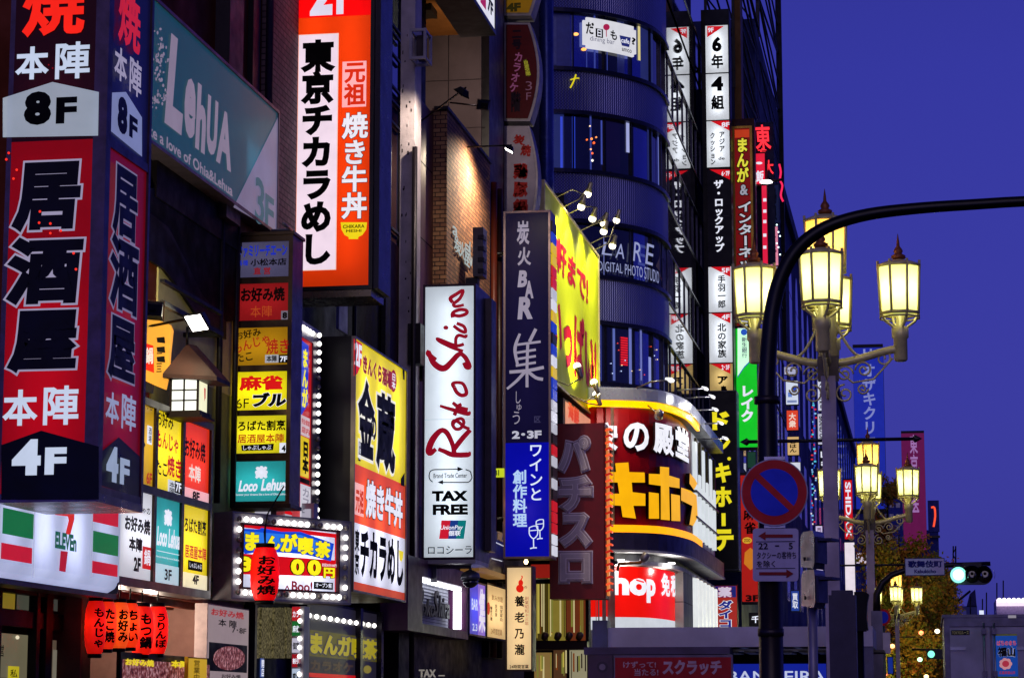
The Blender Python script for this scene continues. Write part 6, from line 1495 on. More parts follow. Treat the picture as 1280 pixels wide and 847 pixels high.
small_sign((962, 282, 973, 333), 108, 'pink_sign', 'pale pink lit sign with tiny writing beside the red strip', 'e88aa8', 'KARAOKE', E('803858', .7), k=.9)
small_sign((962, 333, 974, 345), 107.8, 'white_sign', 'small white lit box below the pale pink sign', 'c8b8e8', '', k=.9)
t = thing('bracket_lamp', 'white lamp on a long bar below the red neon characters', 'lamp', atY(958, 228, 103))
m = MB(); p = atY(958, 228, 103); q = atY(979, 224, 103); m.tube([p, q], .06, DARKM, 6); m.build('bar', t); m = MB(); m.lathe(p, [(.1, -.05), (.3, 0), (.2, .08)], E('fff4f4', 4), 10); m.build('lens', t)
m = MB(); 
for k in range(6): m.dot(front(106.5), 971 + (k % 3) * 2, 281 + k * 7 + (k % 2) * 2, 1.1, E('c8e8f0', 3), .0, n=8)
tag(m.build('lamp_cluster', at=atY(973, 300, 106.5)), 'cluster of small bluish white lamps right of the pale pink sign', 'lamps')
m = MB(); NW = side(-6.8); NE2 = E('e81c30', 1.3); m.stroke(NW, [(974, 205), (976, 215), (975, 225), (978, 232), (976, 244), (979, 252)], 2.5, NE2, .0); tag(m.build('neon_tube', at=atX(976, 252, -6.8)), 'small red neon squiggle on the far edge of the scaffold building', 'neon sign')

# ================================================================== long row of far facades
bG = thing('building', 'long dark blue far row with arched windows, receding behind the first street lamp', 'building', (-12, 180, 0))
XH = -7.8; yH0 = yG1 + .1; zH = atX(988, 296, XH).z
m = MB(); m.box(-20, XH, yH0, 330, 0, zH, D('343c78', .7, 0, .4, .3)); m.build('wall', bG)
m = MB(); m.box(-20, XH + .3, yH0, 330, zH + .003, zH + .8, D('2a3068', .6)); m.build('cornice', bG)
wg = side(XH)
for k in range(22):
    y = yH0 + 3 + k * 7.5
    for z in (8, 14, 20):
        if z + 4 < zH: m = MB(); m.slab(wg, y, z, y + 3.2, z + 4, 0, .02, GL('10163c', .08)); m.build('window', bG)
    n = 8; m = MB()
    m.add([wg.P(y + 1.6 + 1.6 * math.cos(math.pi * i / n), zH - 7 + 2.4 * math.sin(math.pi * i / n) + 3, .02) for i in range(n + 1)], [list(range(n + 1))], GL('10163c', .08)); m.slab(wg, y, zH - 9, y + 3.2, zH - 4.1, 0, .025, GL('10163c', .08)); m.build('window', bG)
for k, (r, Y, nm, lb, col, tx, tc) in enumerate([
    ((982, 475, 998, 506), 120, 'lit_sign', 'small blue and white lit panel, top of the little stack left of the lamp pole', 'dfe8fc', '', None),
    ((983, 512, 998, 538), 120, 'lit_sign', 'small orange-red lit panel in the little stack left of the lamp pole', 'e84a30', '大衆', E('f8e0d0', .9)),
    ((984, 545, 999, 569), 120, 'lit_sign', 'small cream lit panel with brush writing, lowest of the little stack', 'e0b878', 'ごはん', INK),
    ((980, 458, 995, 468), 120, 'lit_sign', 'tiny dim white lit panel on top of the little stack', 'b8b8d8', 'ビル', INK),
    ((985, 577, 1001, 600), 119.5, 'lit_sign', 'white lit panel just above the round no-parking sign', 'e0e4f4', '', None),
    ((1022, 469, 1031, 514), 150, 'white_sign', 'white vertical sign hidden beside the first lamp pole, upper one', 'd8dcf0', 'KARAOKE', INK),
    ((1022, 516, 1032, 556), 150, 'white_sign', 'white vertical brand outlet sign beside the first lamp pole, lower one', 'c8c8dc', 'BRAND OFF', INK),
    ((1024, 560, 1033, 596), 150, 'black_sign', 'black vertical sign with white letters beside the first lamp pole', '101018', 'Lav', WHITE),
    ((1055, 598, 1066, 675), 160, 'red_sign', 'red vertical sign with white capitals right of the first lamp pole', 'd81420', 'SHIDAX', WHITE),
    ((1056, 676, 1069, 745), 160, 'white_sign', 'blank bright white lit sign under the red vertical sign', 'fbeef8', '', None),
    ((1020, 655, 1029, 742), 140, 'white_sign', 'pale lilac lit vertical sign left of the lamp pole near the tree', 'd8c8f0', '居酒屋', E('907898', .8)),
    ((1070, 690, 1085, 704), 165, 'white_sign', 'small pale lit sign showing through the autumn tree', 'e0d0e0', '', None)]):
    if k in (6, 8):
        def ex(m, w, r=r, k=k): m.text(w, 'BRAND OFF' if k == 6 else 'SHIDAX', (r[0] + 2, r[1] + 4, r[2] - 2, r[3] - 4), INK if k == 6 else WHITE, .02, .03, rot=-90)
        small_sign(r, Y, nm, lb, col, '', tc, extra=ex)
    elif k == 0:
        def ex(m, w): m.prect(w, (990, 484, 996, 490), .01, E('2848c0', .9)); m.prect(w, (985, 490, 990, 496), .01, E('6888d8', .9)); m.prect(w, (984, 500, 996, 503), .01, E('8898c8', .8))
        small_sign(r, Y, nm, lb, col, '', tc, extra=ex)
    else: small_sign(r, Y, nm, lb, col, tx, tc)
rr = random.Random(4); w = front(145); m = MB()
for k in range(60): y = 500 + k * 2.6; x = rr.uniform(1013, 1019); m.prect(w, (x, y, x + rr.uniform(1, 3), y + 2), .0, E(rr.choice(['58d8f0', '88c8f8', 'e03040', 'f0e8f0', '3060e0', '202850']), .9))
tag(m.build('led_strip', at=atY(1016, 660, 145)), 'vertical strip of cyan and red lit squares left of the first lamp pole', 'sign')
def gx(m, w):
    m.poly(w, [(922, 410), (945, 410), (945, 446), (938, 450), (930, 458), (922, 470)], .008, LB('e8eef4', .85)); m.poly(w, [(922, 470), (930, 458), (938, 450), (945, 446), (945, 448), (938, 452), (930, 460), (922, 472)], .012, E('3868c0', .9)); m.dot(w, 930, 415, 4, E('2858c8', .9), .014)
    m.text(w, '新生銀行', (927, 421, 934, 447), E('586078', .8), .014, .02, vert=True); m.text(w, 'レイク', (926, 482, 942, 527), WHITE, .014, .05, vert=True)
small_sign((920, 407, 947, 562), 100.3, 'loan_sign', 'bright green vertical sign with white katakana and a white bank top', '14c828', '', extra=gx, k=.95)
small_sign((934, 564, 945, 585), 100.2, 'dark_sign', 'narrow dark green and white sign end below the bright green sign', '1c4838', '', k=.6)
def mj(m, w): m.dot(w, 934, 675, 6, E('e8b030', .8), .015, 4); m.text(w, 'ZOO', (930, 673, 938, 677), INK, .02, .02); m.text(w, '麻', (929, 636, 944, 650), INK, .02, .03); m.text(w, '雀', (930, 652, 945, 667), INK, .02, .03); m.poly(w, [(931, 690), (938, 684), (948, 692), (949, 705), (938, 712), (930, 704)], .015, E('d88020', .8)); m.text(w, '3F', (932, 743, 949, 751), D('300808', .5), .02, .05)
small_sign((926, 590, 956, 755), 96, 'mahjong_sign', 'tall red mahjong sign marked 3F behind the no-parking sign', 'b81c14', '', extra=mj, k=.75)
def ph(m, w): m.prect(w, (894, 732, 920, 746), .008, E('1c2478', .8)); m.text(w, '薬', (897, 733, 915, 746), E('d8c8e0', .9), .02, .05, outline=(E('b01c20', .8), .03)); m.text(w, 'ダイコク', (898, 750, 916, 795), E('1c2488', .9), .02, .05, vert=True, outline=(E('f0f0f8', .9), .05))
small_sign((893, 730, 922, 800), 94, 'pharmacy_sign', 'red and blue drugstore sign below the black and yellow vertical sign', 'b83028', '', extra=ph, k=.7)
small_sign((936, 765, 953, 782), 90, 'black_sign', 'small black sign with one white character over the kiosk roof', '0a080c', '千', WHITE, k=.5)
small_sign((988, 737, 1000, 764), 60, 'blue_sign', 'blue and white pawn shop sign left of the signal pole', '2848a8', '買取', E('e0e4f0', .9), k=.7)
small_sign((1013, 737, 1036, 760), 62, 'blue_sign', 'dim blue shop sign behind the pedestrian signals', '1c3488', '質', E('a0b0e0', .8), k=.6)
small_sign((1032, 690, 1044, 712), 62, 'round_red_sign', 'dull red panel with a pale letter behind the pedestrian signals', '8a2018', 'M', E('d0a890', .8), k=.5)

# clinic sign, maroon sign, far buildings
def cl(m, w): m.text(w, 'オザキクリニック', (1079, 455, 1096, 596), E('8c94d8', .75), .04, .03, vert=True); m.text(w, 'H', (1079, 436, 1090, 446), E('8c94d8', .75), .04, .03)
small_sign((1068, 430, 1106, 640), 285, 'clinic_sign', 'tall blue vertical clinic sign against the dusk sky, right of the first lamp pole', '1c2cae', '', extra=cl, k=.75, depth=2)
def tk(m, w): m.text(w, '東京女医', (1138, 543, 1148, 640), E('a878b8', .8), .04, .02, vert=True)
small_sign((1128, 538, 1157, 690), 405, 'clinic_sign', 'maroon vertical sign with pale characters against the dusk sky', '6c1450', '', extra=tk, k=.7, depth=3)
bH = thing('building', 'far dark blue office block behind the tree and second street lamp', 'building', (-2, 430, 0))
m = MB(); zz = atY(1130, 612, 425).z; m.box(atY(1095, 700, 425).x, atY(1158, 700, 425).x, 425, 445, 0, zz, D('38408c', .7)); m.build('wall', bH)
w = front(424.9)
for x in range(1104, 1156, 8):
    for y in range(628, 760, 14): m = MB(); m.prect(w, (x, y, x + 5, y + 6), .0, GL('141c50', .1)); m.build('window', bH)
bI = thing('building', 'slim far building with a red neon outline on its corner', 'building', (1, 420, 0))
m = MB(); m.box(atY(1157, 700, 420).x, atY(1174, 700, 420).x, 420, 440, 0, atY(1165, 662, 420).z, D('2c3478', .7)); m.pslab(front(419.8), (1160, 625, 1174, 664), -1, 0, D('343a80', .6)); m.build('wall', bI)
m = MB(); m.stroke(front(419.6), [(1164, 634), (1168, 634), (1169, 645), (1167, 658)], 2.4, E('ff5030', 1.2), 0); m.build('neon', bI); m = MB(); m.pslab(front(419.5), (1158, 669, 1175, 672), 0, .4, DARKM); m.build('ledge', bI)
bJ = thing('building', 'low far rooftops with antennas on the skyline right of the traffic signal', 'building', (6, 430, 0))
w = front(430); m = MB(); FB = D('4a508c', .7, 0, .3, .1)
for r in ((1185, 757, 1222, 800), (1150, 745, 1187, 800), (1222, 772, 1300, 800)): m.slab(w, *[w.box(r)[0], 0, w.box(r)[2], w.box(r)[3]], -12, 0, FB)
m.build('wall', bJ); m = MB()
for r in ((1192, 762, 1208, 770), (1155, 752, 1170, 762)): m.prect(w, r, .1, GL('2a3488', .1))
m.build('window', bJ)
m = MB()
for x, y0 in ((1246, 728), (1254, 725), (1213, 745), (1190, 716), (1233, 740), (1228, 748)): m.tube([atY(x, y0, 430), atY(x, 775, 430)], .12, SC, 5)
m.tube([atY(1190, 757, 430), atY(1213, 738, 430)], .2, SC, 4); m.add([atY(*p, 430) for p in ((1208, 758), (1212, 742), (1219, 736), (1221, 758))], [[3, 2, 1, 0]], D('2a2c60', .6)); m.build('antenna', bJ)
small_sign((1224, 762, 1230, 772), 428, 'lit_sign', 'tiny white lit panel on the low far rooftop', 'e0e8ff', '', k=1.0)
bK = thing('building', 'far white building with a bright row of roof-edge lights behind the truck', 'building', (13, 400, 0))
w = front(400); m = MB(); u0, v0, u1, v1 = w.box((1246, 748, 1330, 800)); m.slab(w, u0, 0, u1, v1, -15, 0, D('c8b8d8', .6)); m.build('wall', bK)
m = MB()
for k in range(12): x = 1247 + k * 6; m.dot(w, x + 2, 750, 3, E('fff0ff', 2.2), 1.0, 3, 10); 
m.slab(w, u0, atY(1260, 757, 400).z, u1, atY(1260, 749, 400).z, .1, .9, E('f0d8f4', 1.3)); m.build('roof_lights', bK)
mast = MB(); 
for s_ in (-1, 1): mast.tube([atY(1193 + s_ * 2.2, 800, 380), atY(1193 + s_ * 1.5, 682, 380)], .12, SC, 5)
for k in range(14): y = 684 + k * 8; mast.tube([atY(1193 - 2 * (1 if k % 2 else -1), y, 380), atY(1193 + 2 * (1 if k % 2 else -1), y + 8, 380)], .08, SC, 4)
p_ = atY(1193, 800, 380); mast.tube([(p_.x, 380, 0), p_], .4, SC, 6)
tag(mast.build('lattice_mast', at=(p_.x, 380, 0)), 'thin dark lattice mast against the sky behind the green traffic signal', 'mast')

# ================================================================== ornate street lamps
OLIVE = D('e8dc90', .45, .3, .3, 5); POLE = D('a89aa0', .5, .1, .35, 2); RUST = D('8a4a1c', .5, .3, .4, 8)
GRN_ = None
def lamp_glass(col, k, tcol):
    m, n, b = _new('lamp_glass_' + col); c = lin(col); tr = n.nodes.new('ShaderNodeBsdfTranslucent'); tr.inputs['Color'].default_value = lin(tcol)
    b.inputs['Base Color'].default_value = c; b.inputs['Roughness'].default_value = .2; b.inputs['Emission Color'].default_value = c; b.inputs['Emission Strength'].default_value = k
    mx = n.nodes.new('ShaderNodeAddShader'); n.links.new(tr.outputs[0], mx.inputs[0])
    e = n.nodes.new('ShaderNodeEmission'); e.inputs[0].default_value = c; e.inputs[1].default_value = k; n.links.new(e.outputs[0], mx.inputs[1])
    n.links.new(mx.outputs[0], n.nodes['Material Output'].inputs[0]); m.cycles.emission_sampling = 'FRONT'; return m
GLG = lamp_glass('d2dc58', .62, 'fff8d4'); GLA = lamp_glass('ffb838', .6, 'ffe8a8')
def lantern(c, parent, glass, power, col):
    """c is the middle of the lantern's underside"""
    c = Vector(c); n = 8; a0 = math.pi / 8
    f = MB()
    def ring(r, z, k): 
        for i in range(n):
            a, b = a0 + 2 * math.pi * i / n, a0 + 2 * math.pi * (i + 1) / n
            f.tube([c + Vector((r * math.cos(a), r * math.sin(a), z)), c + Vector((r * math.cos(b), r * math.sin(b), z))], k, OLIVE, 6)
    ring(.25, 0, .022); ring(.28, .6, .02); ring(.26, -.05, .012)
    for i in range(n):
        a = a0 + 2 * math.pi * i / n; d = Vector((math.cos(a), math.sin(a), 0))
        f.tube([c + d * .25 - Vector((0, 0, .02)), c + d * .28 + Vector((0, 0, .66))], .017, OLIVE, 6)
    f.lathe(c, [(.275, .595), (.255, .625), (.16, .665), (.05, .69), (.0, .695)], OLIVE, 8, a0, False); 
    o = f.build('lantern', parent)
    g = MB(); g.lathe(c, [(.235, .005), (.268, .595)], glass, 8, a0, False, caps=False); g.build('glass', o)
    q = MB(); q.lathe(c, [(.05, .69), (.09, .705), (.09, .74), (.045, .765), (.06, .795), (.045, .83), (.022, .86), (.017, .92), (.003, 1.02)], RUST, 10); q.build('finial', o)
    s = MB()
    for i in range(4):
        a = a0 + math.pi * i / 2; d = Vector((math.cos(a), math.sin(a), 0)); s.tube([c + d * .24, c + d * .2 - Vector((0, 0, .09)), c + d * .09 - Vector((0, 0, .17)), c + d * .07 - Vector((0, 0, .32))], .018, OLIVE, 6)
    s.lathe(c, [(.065, -.6), (.085, -.58), (.085, -.32), (.105, -.3), (.105, -.18), (.05, -.15), (.05, -.03)], OLIVE, 10); s.build('stem', o)
    point_lamp(c + Vector((0, 0, .3)), power, col, .07, o)
    return o
def scroll(m, c, r, turns, a0, sgn, ax, k=.013):
    P = []
    for i in range(int(turns * 14) + 1):
        s_ = i / (turns * 14); a = a0 + sgn * 2 * math.pi * turns * s_; rr = r * (1 - .85 * s_); P.append(c + ax * (rr * math.cos(a)) + Vector((0, 0, rr * math.sin(a))))
    m.tube(P, k, OLIVE, 5)
def street_lamp(base, label):
    b = Vector(base); t = thing('street_lamp', label, 'street lamp', b, 'ornate street lamps along the pavement')
    z0 = 6.53; arm_z = 5.95
    m = MB(); m.box(b.x - .09, b.x + .09, b.y - .09, b.y + .09, b.z, arm_z - .2, POLE); m.box(b.x - .14, b.x + .14, b.y - .14, b.y + .14, b.z, b.z + .9, POLE); m.build('pole', t)
    m = MB(); m.tube([(b.x - .06, b.y, arm_z - .2), (b.x - .06, b.y, 7.05)], .055, OLIVE, 10); m.tube([(b.x + .06, b.y, arm_z - .2), (b.x + .06, b.y, 7.05)], .055, OLIVE, 10); m.box(b.x - .13, b.x + .13, b.y - .08, b.y + .08, arm_z - .25, arm_z + .05, D('4a4030', .4, .4)); m.build('column', t)
    for ax in (Vector((1, .06, 0)), Vector((-1, -.06, 0)), Vector((-.03, -1, 0)), Vector((.03, 1, 0))):
        c = b + ax * .9; c.z = z0; lantern(c, t, GLG, 5, (1, .99, .74))
        m = MB(); P = []
        for i in range(13):
            s_ = i / 12; P.append(b + ax * (.08 + .86 * s_) + Vector((0, 0, arm_z - b.z + .0 - .03 + .17 * (3 * s_ * s_ - 2 * s_ ** 3))))
        m.tube(P, .05, OLIVE, 8)
        P = [b + ax * (.08 + .34 * i / 8) + Vector((0, 0, arm_z - b.z + .52 - .47 * math.sin(math.pi / 2 * i / 8))) for i in range(9)]; m.tube(P, .018, OLIVE, 6)
        for (dx, dz, r, a0, sg) in ((.2, -.17, .11, 0, 1), (.44, -.12, .11, math.pi, -1), (.68, .02, .12, math.pi, -1), (.2, -.42, .12, math.pi / 2, 1), (.42, -.36, .07, 0, -1)):
            scroll(m, b + ax * dx + Vector((0, 0, arm_z - b.z + dz)), r, 1.6, a0, sg, ax)
        m.tube([b + ax * .1 + Vector((0, 0, arm_z - b.z - .1)), b + ax * .3 + Vector((0, 0, arm_z - b.z - .28)), b + ax * .56 + Vector((0, 0, arm_z - b.z - .24)), b + ax * .8 + Vector((0, 0, arm_z - b.z + .02))], .014, OLIVE, 5)
        m.build('arm', t)
    c = Vector((b.x, b.y, 7.13)); lantern(c, t, GLA, 5.5, (1, .8, .35))
    m = MB(); z = 4.95; m.tube([(b.x - 1.0, b.y, z), (b.x + 1.02, b.y, z + .0)], .022, DARKM, 6)
    for s_, x in ((-1, -1.0), (1, 1.02)): m.lathe((b.x + x, b.y, z), [(.02, 0), (.05, .03), (.0, .12)], DARKM, 8, tilt=(s_, 0, 0))
    m.build('banner_bar', t)
    return t
L1 = atY(1036, 447, 30); L2 = atY(1087, 655, 56); L3 = atY(1122, 775, 112)
sl = street_lamp((L1.x - .01, 30, .12), 'nearest ornate street lamp, with five lit octagonal lanterns behind the black curved arm')
copy_thing(sl, (L2.x, 56, .12), 'second ornate street lamp, smaller, in front of the autumn tree')
copy_thing(sl, (L3.x, 110, .12), 'third and smallest ornate street lamp, its lanterns shining through the tree')

# ================================================================== black curved signal arm with no-parking sign
YS = 20.0
t = thing('signal_arm_pole', 'thick black pole bending into a long arm across the sky, top right', 'pole', (atY(962, 800, YS).x, YS, .12))
bx = atY(962, 700, YS).x
PTS = [(962, 420), (966, 385), (975, 350), (990, 320), (1012, 297), (1042, 280), (1085, 268), (1140, 261), (1210, 256), (1330, 250), (1620, 246)]
m = MB(); BLK = D('0d0a0c', .35, .5, .3)
m.tube([(bx, YS, .12), (bx, YS, atY(962, 700, YS).z)], .1, D('1c0f0c', .4, .4)); 
P = [Vector((bx, YS, atY(962, 700, YS).z)), Vector((bx, YS, atY(962, 560, YS).z)), Vector((bx, YS, atY(962, 480, YS).z))] + [atY(x, y, YS) for x, y in PTS]
R_ = [.095, .085, .075] + [.07, .066, .064, .062, .06, .056, .053, .05, .047, .045, .042]
Q = []; RQ = []
for i in range(len(P) - 1):
    a, b, c, e = P[max(0, i - 1)], P[i], P[i + 1], P[min(len(P) - 1, i + 2)]
    for j in range(4):
        s_ = j / 4; Q.append(0.5 * ((2 * b) + (c - a) * s_ + (2 * a - 5 * b + 4 * c - e) * s_ * s_ + (3 * b - a - 3 * c + e) * s_ ** 3)); RQ.append(R_[i] + (R_[i + 1] - R_[i]) * s_)
Q.append(P[-1]); RQ.append(R_[-1]); m.tube(Q, RQ, BLK, 16); m.build('arm', t)
for y in (500, 600, 790): m = MB(); z = atY(962, y, YS).z; m.lathe((bx, YS, z), [(.1, -.03), (.108, -.03), (.108, .03), (.1, .03)], D('2a2226', .4, .5), 14); m.build('band', t)
w = front(YS - .13)
t = thing('no_parking_sign', 'round blue and red no-parking sign on the black pole', 'road sign', atY(968, 615, YS - .13))
m = MB(); SR = D('c41a1c', .35, 0, .25, 6); SB = D('1c34d0', .35, 0, .2, 6)
def disc(r, d, mat, n=40): m.dot(w, 968, 615, r, mat, d, r, n)
m.poly(w, [(968 + 42 * math.cos(2 * math.pi * i / 40), 615 + 42 * math.sin(2 * math.pi * i / 40)) for i in range(40)], 0, D('8a8494', .4, .3), -.02)
disc(40.5, .004, SR); disc(29.5, .008, SB)
ca = math.radians(43); dx_, dy_ = math.cos(ca), math.sin(ca)
m.poly(w, [(968 - dx_ * 31 + dy_ * 4, 615 - dy_ * 31 - dx_ * 4), (968 + dx_ * 31 + dy_ * 4, 615 + dy_ * 31 - dx_ * 4), (968 + dx_ * 31 - dy_ * 4, 615 + dy_ * 31 + dx_ * 4), (968 - dx_ * 31 - dy_ * 4, 615 - dy_ * 31 + dx_ * 4)], .012, SR); m.build('plate', t)
m = MB(); m.pslab(w, (955, 655, 981, 659), -.1, -.022, STEEL); m.pslab(w, (955, 570, 981, 574), -.1, -.022, STEEL); m.build('clamp', t)
t = thing('time_plate', 'white plate with red arrows and 22 - 5 taxi writing under the round sign', 'road sign', atY(970, 725, YS - .13))
m = MB(); PL = D('b8b0c4', .45, 0, .2, 5)
pts = []
for cx, cy, a0 in ((994, 722, 0), (945, 722, 90), (945, 664, 180), (994, 664, 270)):
    for k in range(5): a = math.radians(a0 + 22.5 * k); pts.append((cx + 4 * math.cos(a), cy + 4 * math.sin(a)))
m.poly(w, pts, 0, PL, -.02)
AR = D('8a1818', .4); TX = D('1c1428', .5)
m.poly(w, [(948, 669.5), (957, 664), (957, 667.5), (991, 667.5), (991, 671.5), (957, 671.5), (957, 675)], .008, AR); m.poly(w, [(992, 716.5), (983, 711), (983, 714.5), (949, 714.5), (949, 718.5), (983, 718.5), (983, 722)], .008, AR)
m.prect(w, (945, 676, 994, 676.8), .006, TX); m.prect(w, (945, 709.5, 994, 710.3), .006, TX)
m.text(w, '22', (948, 678, 960, 686), TX, .008, .02); m.text(w, '-', (969, 681, 974, 682.5), TX, .008, .01); m.text(w, '5', (986, 678, 991, 686), TX, .008, .02); m.text(w, 'タクシーの客待ち', (946, 689, 995, 698), TX, .008, .01); m.text(w, 'を除く', (946, 700, 969, 708.5), TX, .008, .01); m.build('plate', t)
m = MB(); m.pslab(w, (955, 690, 981, 694), -.1, -.022, STEEL); m.build('clamp', t)

# ================================================================== pedestrian signals seen from behind, on a pale pole
t = thing('pedestrian_signal', 'pair of stacked grey pedestrian signals seen from the side on a pale pole', 'traffic signal', (atY(1016, 800, 23).x, 23, .12))
px_ = atY(1016, 800, 23).x; m = MB(); m.tube([(px_, 23, .12), (px_, 23, atY(1016, 665, 23).z)], .045, D('8a8694', .4, .3), 12); m.build('pole', t)
A_ = atY(999.5, 700, 22.95); B_ = atY(1018, 700, 22.62); C_ = atY(1031, 700, 22.9)
wa = between((A_.x, A_.y), (B_.x, B_.y)); wb = between((B_.x, B_.y), (C_.x, C_.y)); La, Lb = wa.U[1], wb.U[1]
GM = D('8a8694', .3, .75, .35, 7); GD = D('2c2838', .4, .3, .3, 5)
for y0, y1 in ((664, 711), (712, 760)):
    z1, z0 = atY(1010, y0, 22.8).z, atY(1010, y1, 22.8).z; n = 7; R9 = .09
    prof = [(-.34, z0 + .03), (-.34, z1 - R9)] + [(-.34 + R9 - R9 * math.cos(math.pi / 2 * i / n), z1 - R9 + R9 * math.sin(math.pi / 2 * i / n)) for i in range(1, n + 1)] + [(-.03, z1), (0, z1 - .04), (0, z0 + .05), (-.04, z0)]
    m = MB(); k = len(prof)                                       # profile runs along the side face, extruded along the front face
    P0 = [Vector((wa.P(La + d_, 0).x, wa.P(La + d_, 0).y, z_)) for d_, z_ in prof]; E9 = Vector((C_.x - B_.x, C_.y - B_.y, 0))
    m.add(P0 + [p + E9 for p in P0], [list(range(k))[::-1], list(range(k, 2 * k))] + [[i, (i + 1) % k, k + (i + 1) % k, k + i] for i in range(k)], GM); m.build('housing', t)
    m = MB(); m.slab(wb, .015, z0 + .05, Lb - .015, z1 - .06, .003, .03, GD); m.slab(wb, .03, z1 - .1, Lb - .03, z1 - .075, .03, .16, GD); m.build('front_plate', t)
    m = MB(); m.lathe(wa.P(La - .2, (z0 + z1) / 2 - .08, .01), [(.0, 0), (.018, 0), (.018, .015), (0, .015)], DARKM, 8, tilt=(wa.sn[0].x, wa.sn[0].y, 0)); m.build('bolt', t)

# ================================================================== pylon, posts
t = thing('pylon', 'broad dark purple pylon with rounded top beside the lamp pole', 'pylon', (atY(1052, 800, 25).x, 25, .12))
w = front(25); u0, v0, u1, v1 = w.box((1036, 737, 1070, 800)); m = MB(); PM = D('2c2438', .4, .3, .35, 4)
m.slab(w, u0, .12, u1, v1 - .05, -.28, 0, PM); m.slab(w, u0 + .03, v1 - .05, u1 - .03, v1, -.26, -.02, PM); m.build('body', t)
t = thing('speaker_box', 'black unlit box with visor right behind the purple pylon', 'traffic signal', atY(1077, 790, 27))
w = front(27); m = MB(); m.pslab(w, (1068, 739, 1082, 788), -.25, 0, BLACK); m.poly(w, [(1080, 738), (1086, 742), (1084, 752), (1083, 770), (1085, 786), (1078, 788)], -.02, BLACK, -.3); m.build('housing', t); m = MB(); m.tube([atY(1075, 788, 27.1), (atY(1075, 788, 27.1).x, 27.1, .12)], .04, BLACK); m.build('pole', t)
t = thing('grey_post', 'square grey post left of the tree, carrying the curved place-name arm', 'pole', (atY(1096, 800, 44).x, 44, .12))
w = front(44); m = MB(); u0, v0, u1, v1 = w.box((1089, 763, 1103, 800)); m.slab(w, u0, .12, u1, v1, -.2, 0, D('6a6474', .5, .3)); m.build('post', t)
m = MB(); x_ = (u0 + u1) / 2; P = [Vector((x_, 44.1, v1 - .1)), atY(1096, 742, 44.1), atY(1103, 728, 44.1), atY(1115, 718, 44.1), atY(1135, 711, 44.1), atY(1180, 706, 44.1), atY(1238, 704, 44.1)]
m.tube(P, [.07, .065, .06, .055, .05, .045, .04], D('1a1014', .4, .4), 10); m.build('arm', t)
w = front(43.9)
t = thing('place_name_sign', 'white Kabukicho place-name sign hanging on the curved arm', 'road sign', atY(1155, 719, 43.9))
m = MB(); m.pslab(w, (1131, 697, 1181, 719), -.04, 0, D('4a4870', .5)); m.prect(w, (1132, 698, 1180, 718), .006, D('b8b4d0', .5, 0, .15)); BT = D('1a1e70', .5)
m.text(w, '歌舞伎町', (1135, 700, 1178, 709), BT, .012, .04); m.text(w, 'Kabukicho', (1143, 711, 1170, 716), BT, .012, .03); m.build('plate', t); m = MB(); m.pslab(w, (1140, 703, 1144, 712), -.1, -.042, DARKM); m.build('clamp', t)
t = thing('traffic_signal', 'horizontal traffic signal showing green at the end of the arm', 'traffic signal', atY(1215, 730, 43.8))
m = MB(); HB = D('0c0a0e', .4, .4); n = 10; w = front(43.7)
def pill(x0, x1, y0, y1, d0, d1, mat):
    r = (y1 - y0) / 2; ym = (y0 + y1) / 2; P = [(x1 - r + r * math.cos(math.radians(-90 + 180 * i / n)), ym + r * math.sin(math.radians(-90 + 180 * i / n))) for i in range(n + 1)] + [(x0 + r + r * math.cos(math.radians(90 + 180 * i / n)), ym + r * math.sin(math.radians(90 + 180 * i / n))) for i in range(n + 1)]
    m.poly(w, P, d1, mat, d0)
pill(1188, 1241, 706, 730, -.15, 0, HB); m.pslab(w, (1203, 702, 1227, 707), -.2, -.05, HB); m.build('housing', t)
for x, mm in ((1198, E('90ffe0', 1.5, True)), (1215, GL('1a1408', .1)), (1231, GL('1a0808', .1))):
    m = MB(); c = atY(x, 718, 43.69); rad = .155
    m.lathe(c, [(rad * .92, .0), (rad * .8, .03), (rad * .4, .045), (0, .05)], mm, 18, tilt=(0, -1, 0))
    if x == 1198: m.lathe(c, [(.1, .046), (.07, .056), (0, .06)], E('e8fff8', 1.6), 16, tilt=(0, -1, 0))
    o = m.build('lens', t)
    h = MB(); k = 12; V_ = []; 
    for i in range(k + 1):
        a = math.radians(-20 + 220 * i / k); V_ += [c + Vector((.175 * math.cos(a), 0, .175 * math.sin(a))), c + Vector((.175 * math.cos(a), -.22, .175 * math.sin(a) - .02))]
    h.add(V_, [[2 * i, 2 * i + 1, 2 * i + 3, 2 * i + 2] for i in range(k)] , HB, True); h.build('hood', t)
    if x == 1198: point_lamp(c + Vector((-.05, -.35, -.1)), 3, (.3, 1, .8), .05, t)
t = thing('traffic_signal', 'far dim traffic signal with a small green lamp before the tree foliage', 'traffic signal', atY(1164, 825, 70))
w = front(70); m = MB(); m.pslab(w, (1158, 811, 1182, 823), -.15, 0, HB); m.tube([atY(1182, 812, 70.1), atY(1140, 811, 70.1)], .03, HB); q = atY(1183, 811, 70.1); m.tube([q, (q.x, q.y, .12)], .06, HB); m.build('housing', t); m = MB(); m.lathe(atY(1164, 817, 69.95), [(.1, 0), (.08, .03), (0, .04)], E('80ffd0', 1.6), 14, tilt=(0, -1, 0)); m.build('lens', t)
q = atY(1106, 770, 60); t = thing('no_parking_sign', 'second, smaller no-parking sign half hidden behind the grey post', 'road sign', q)
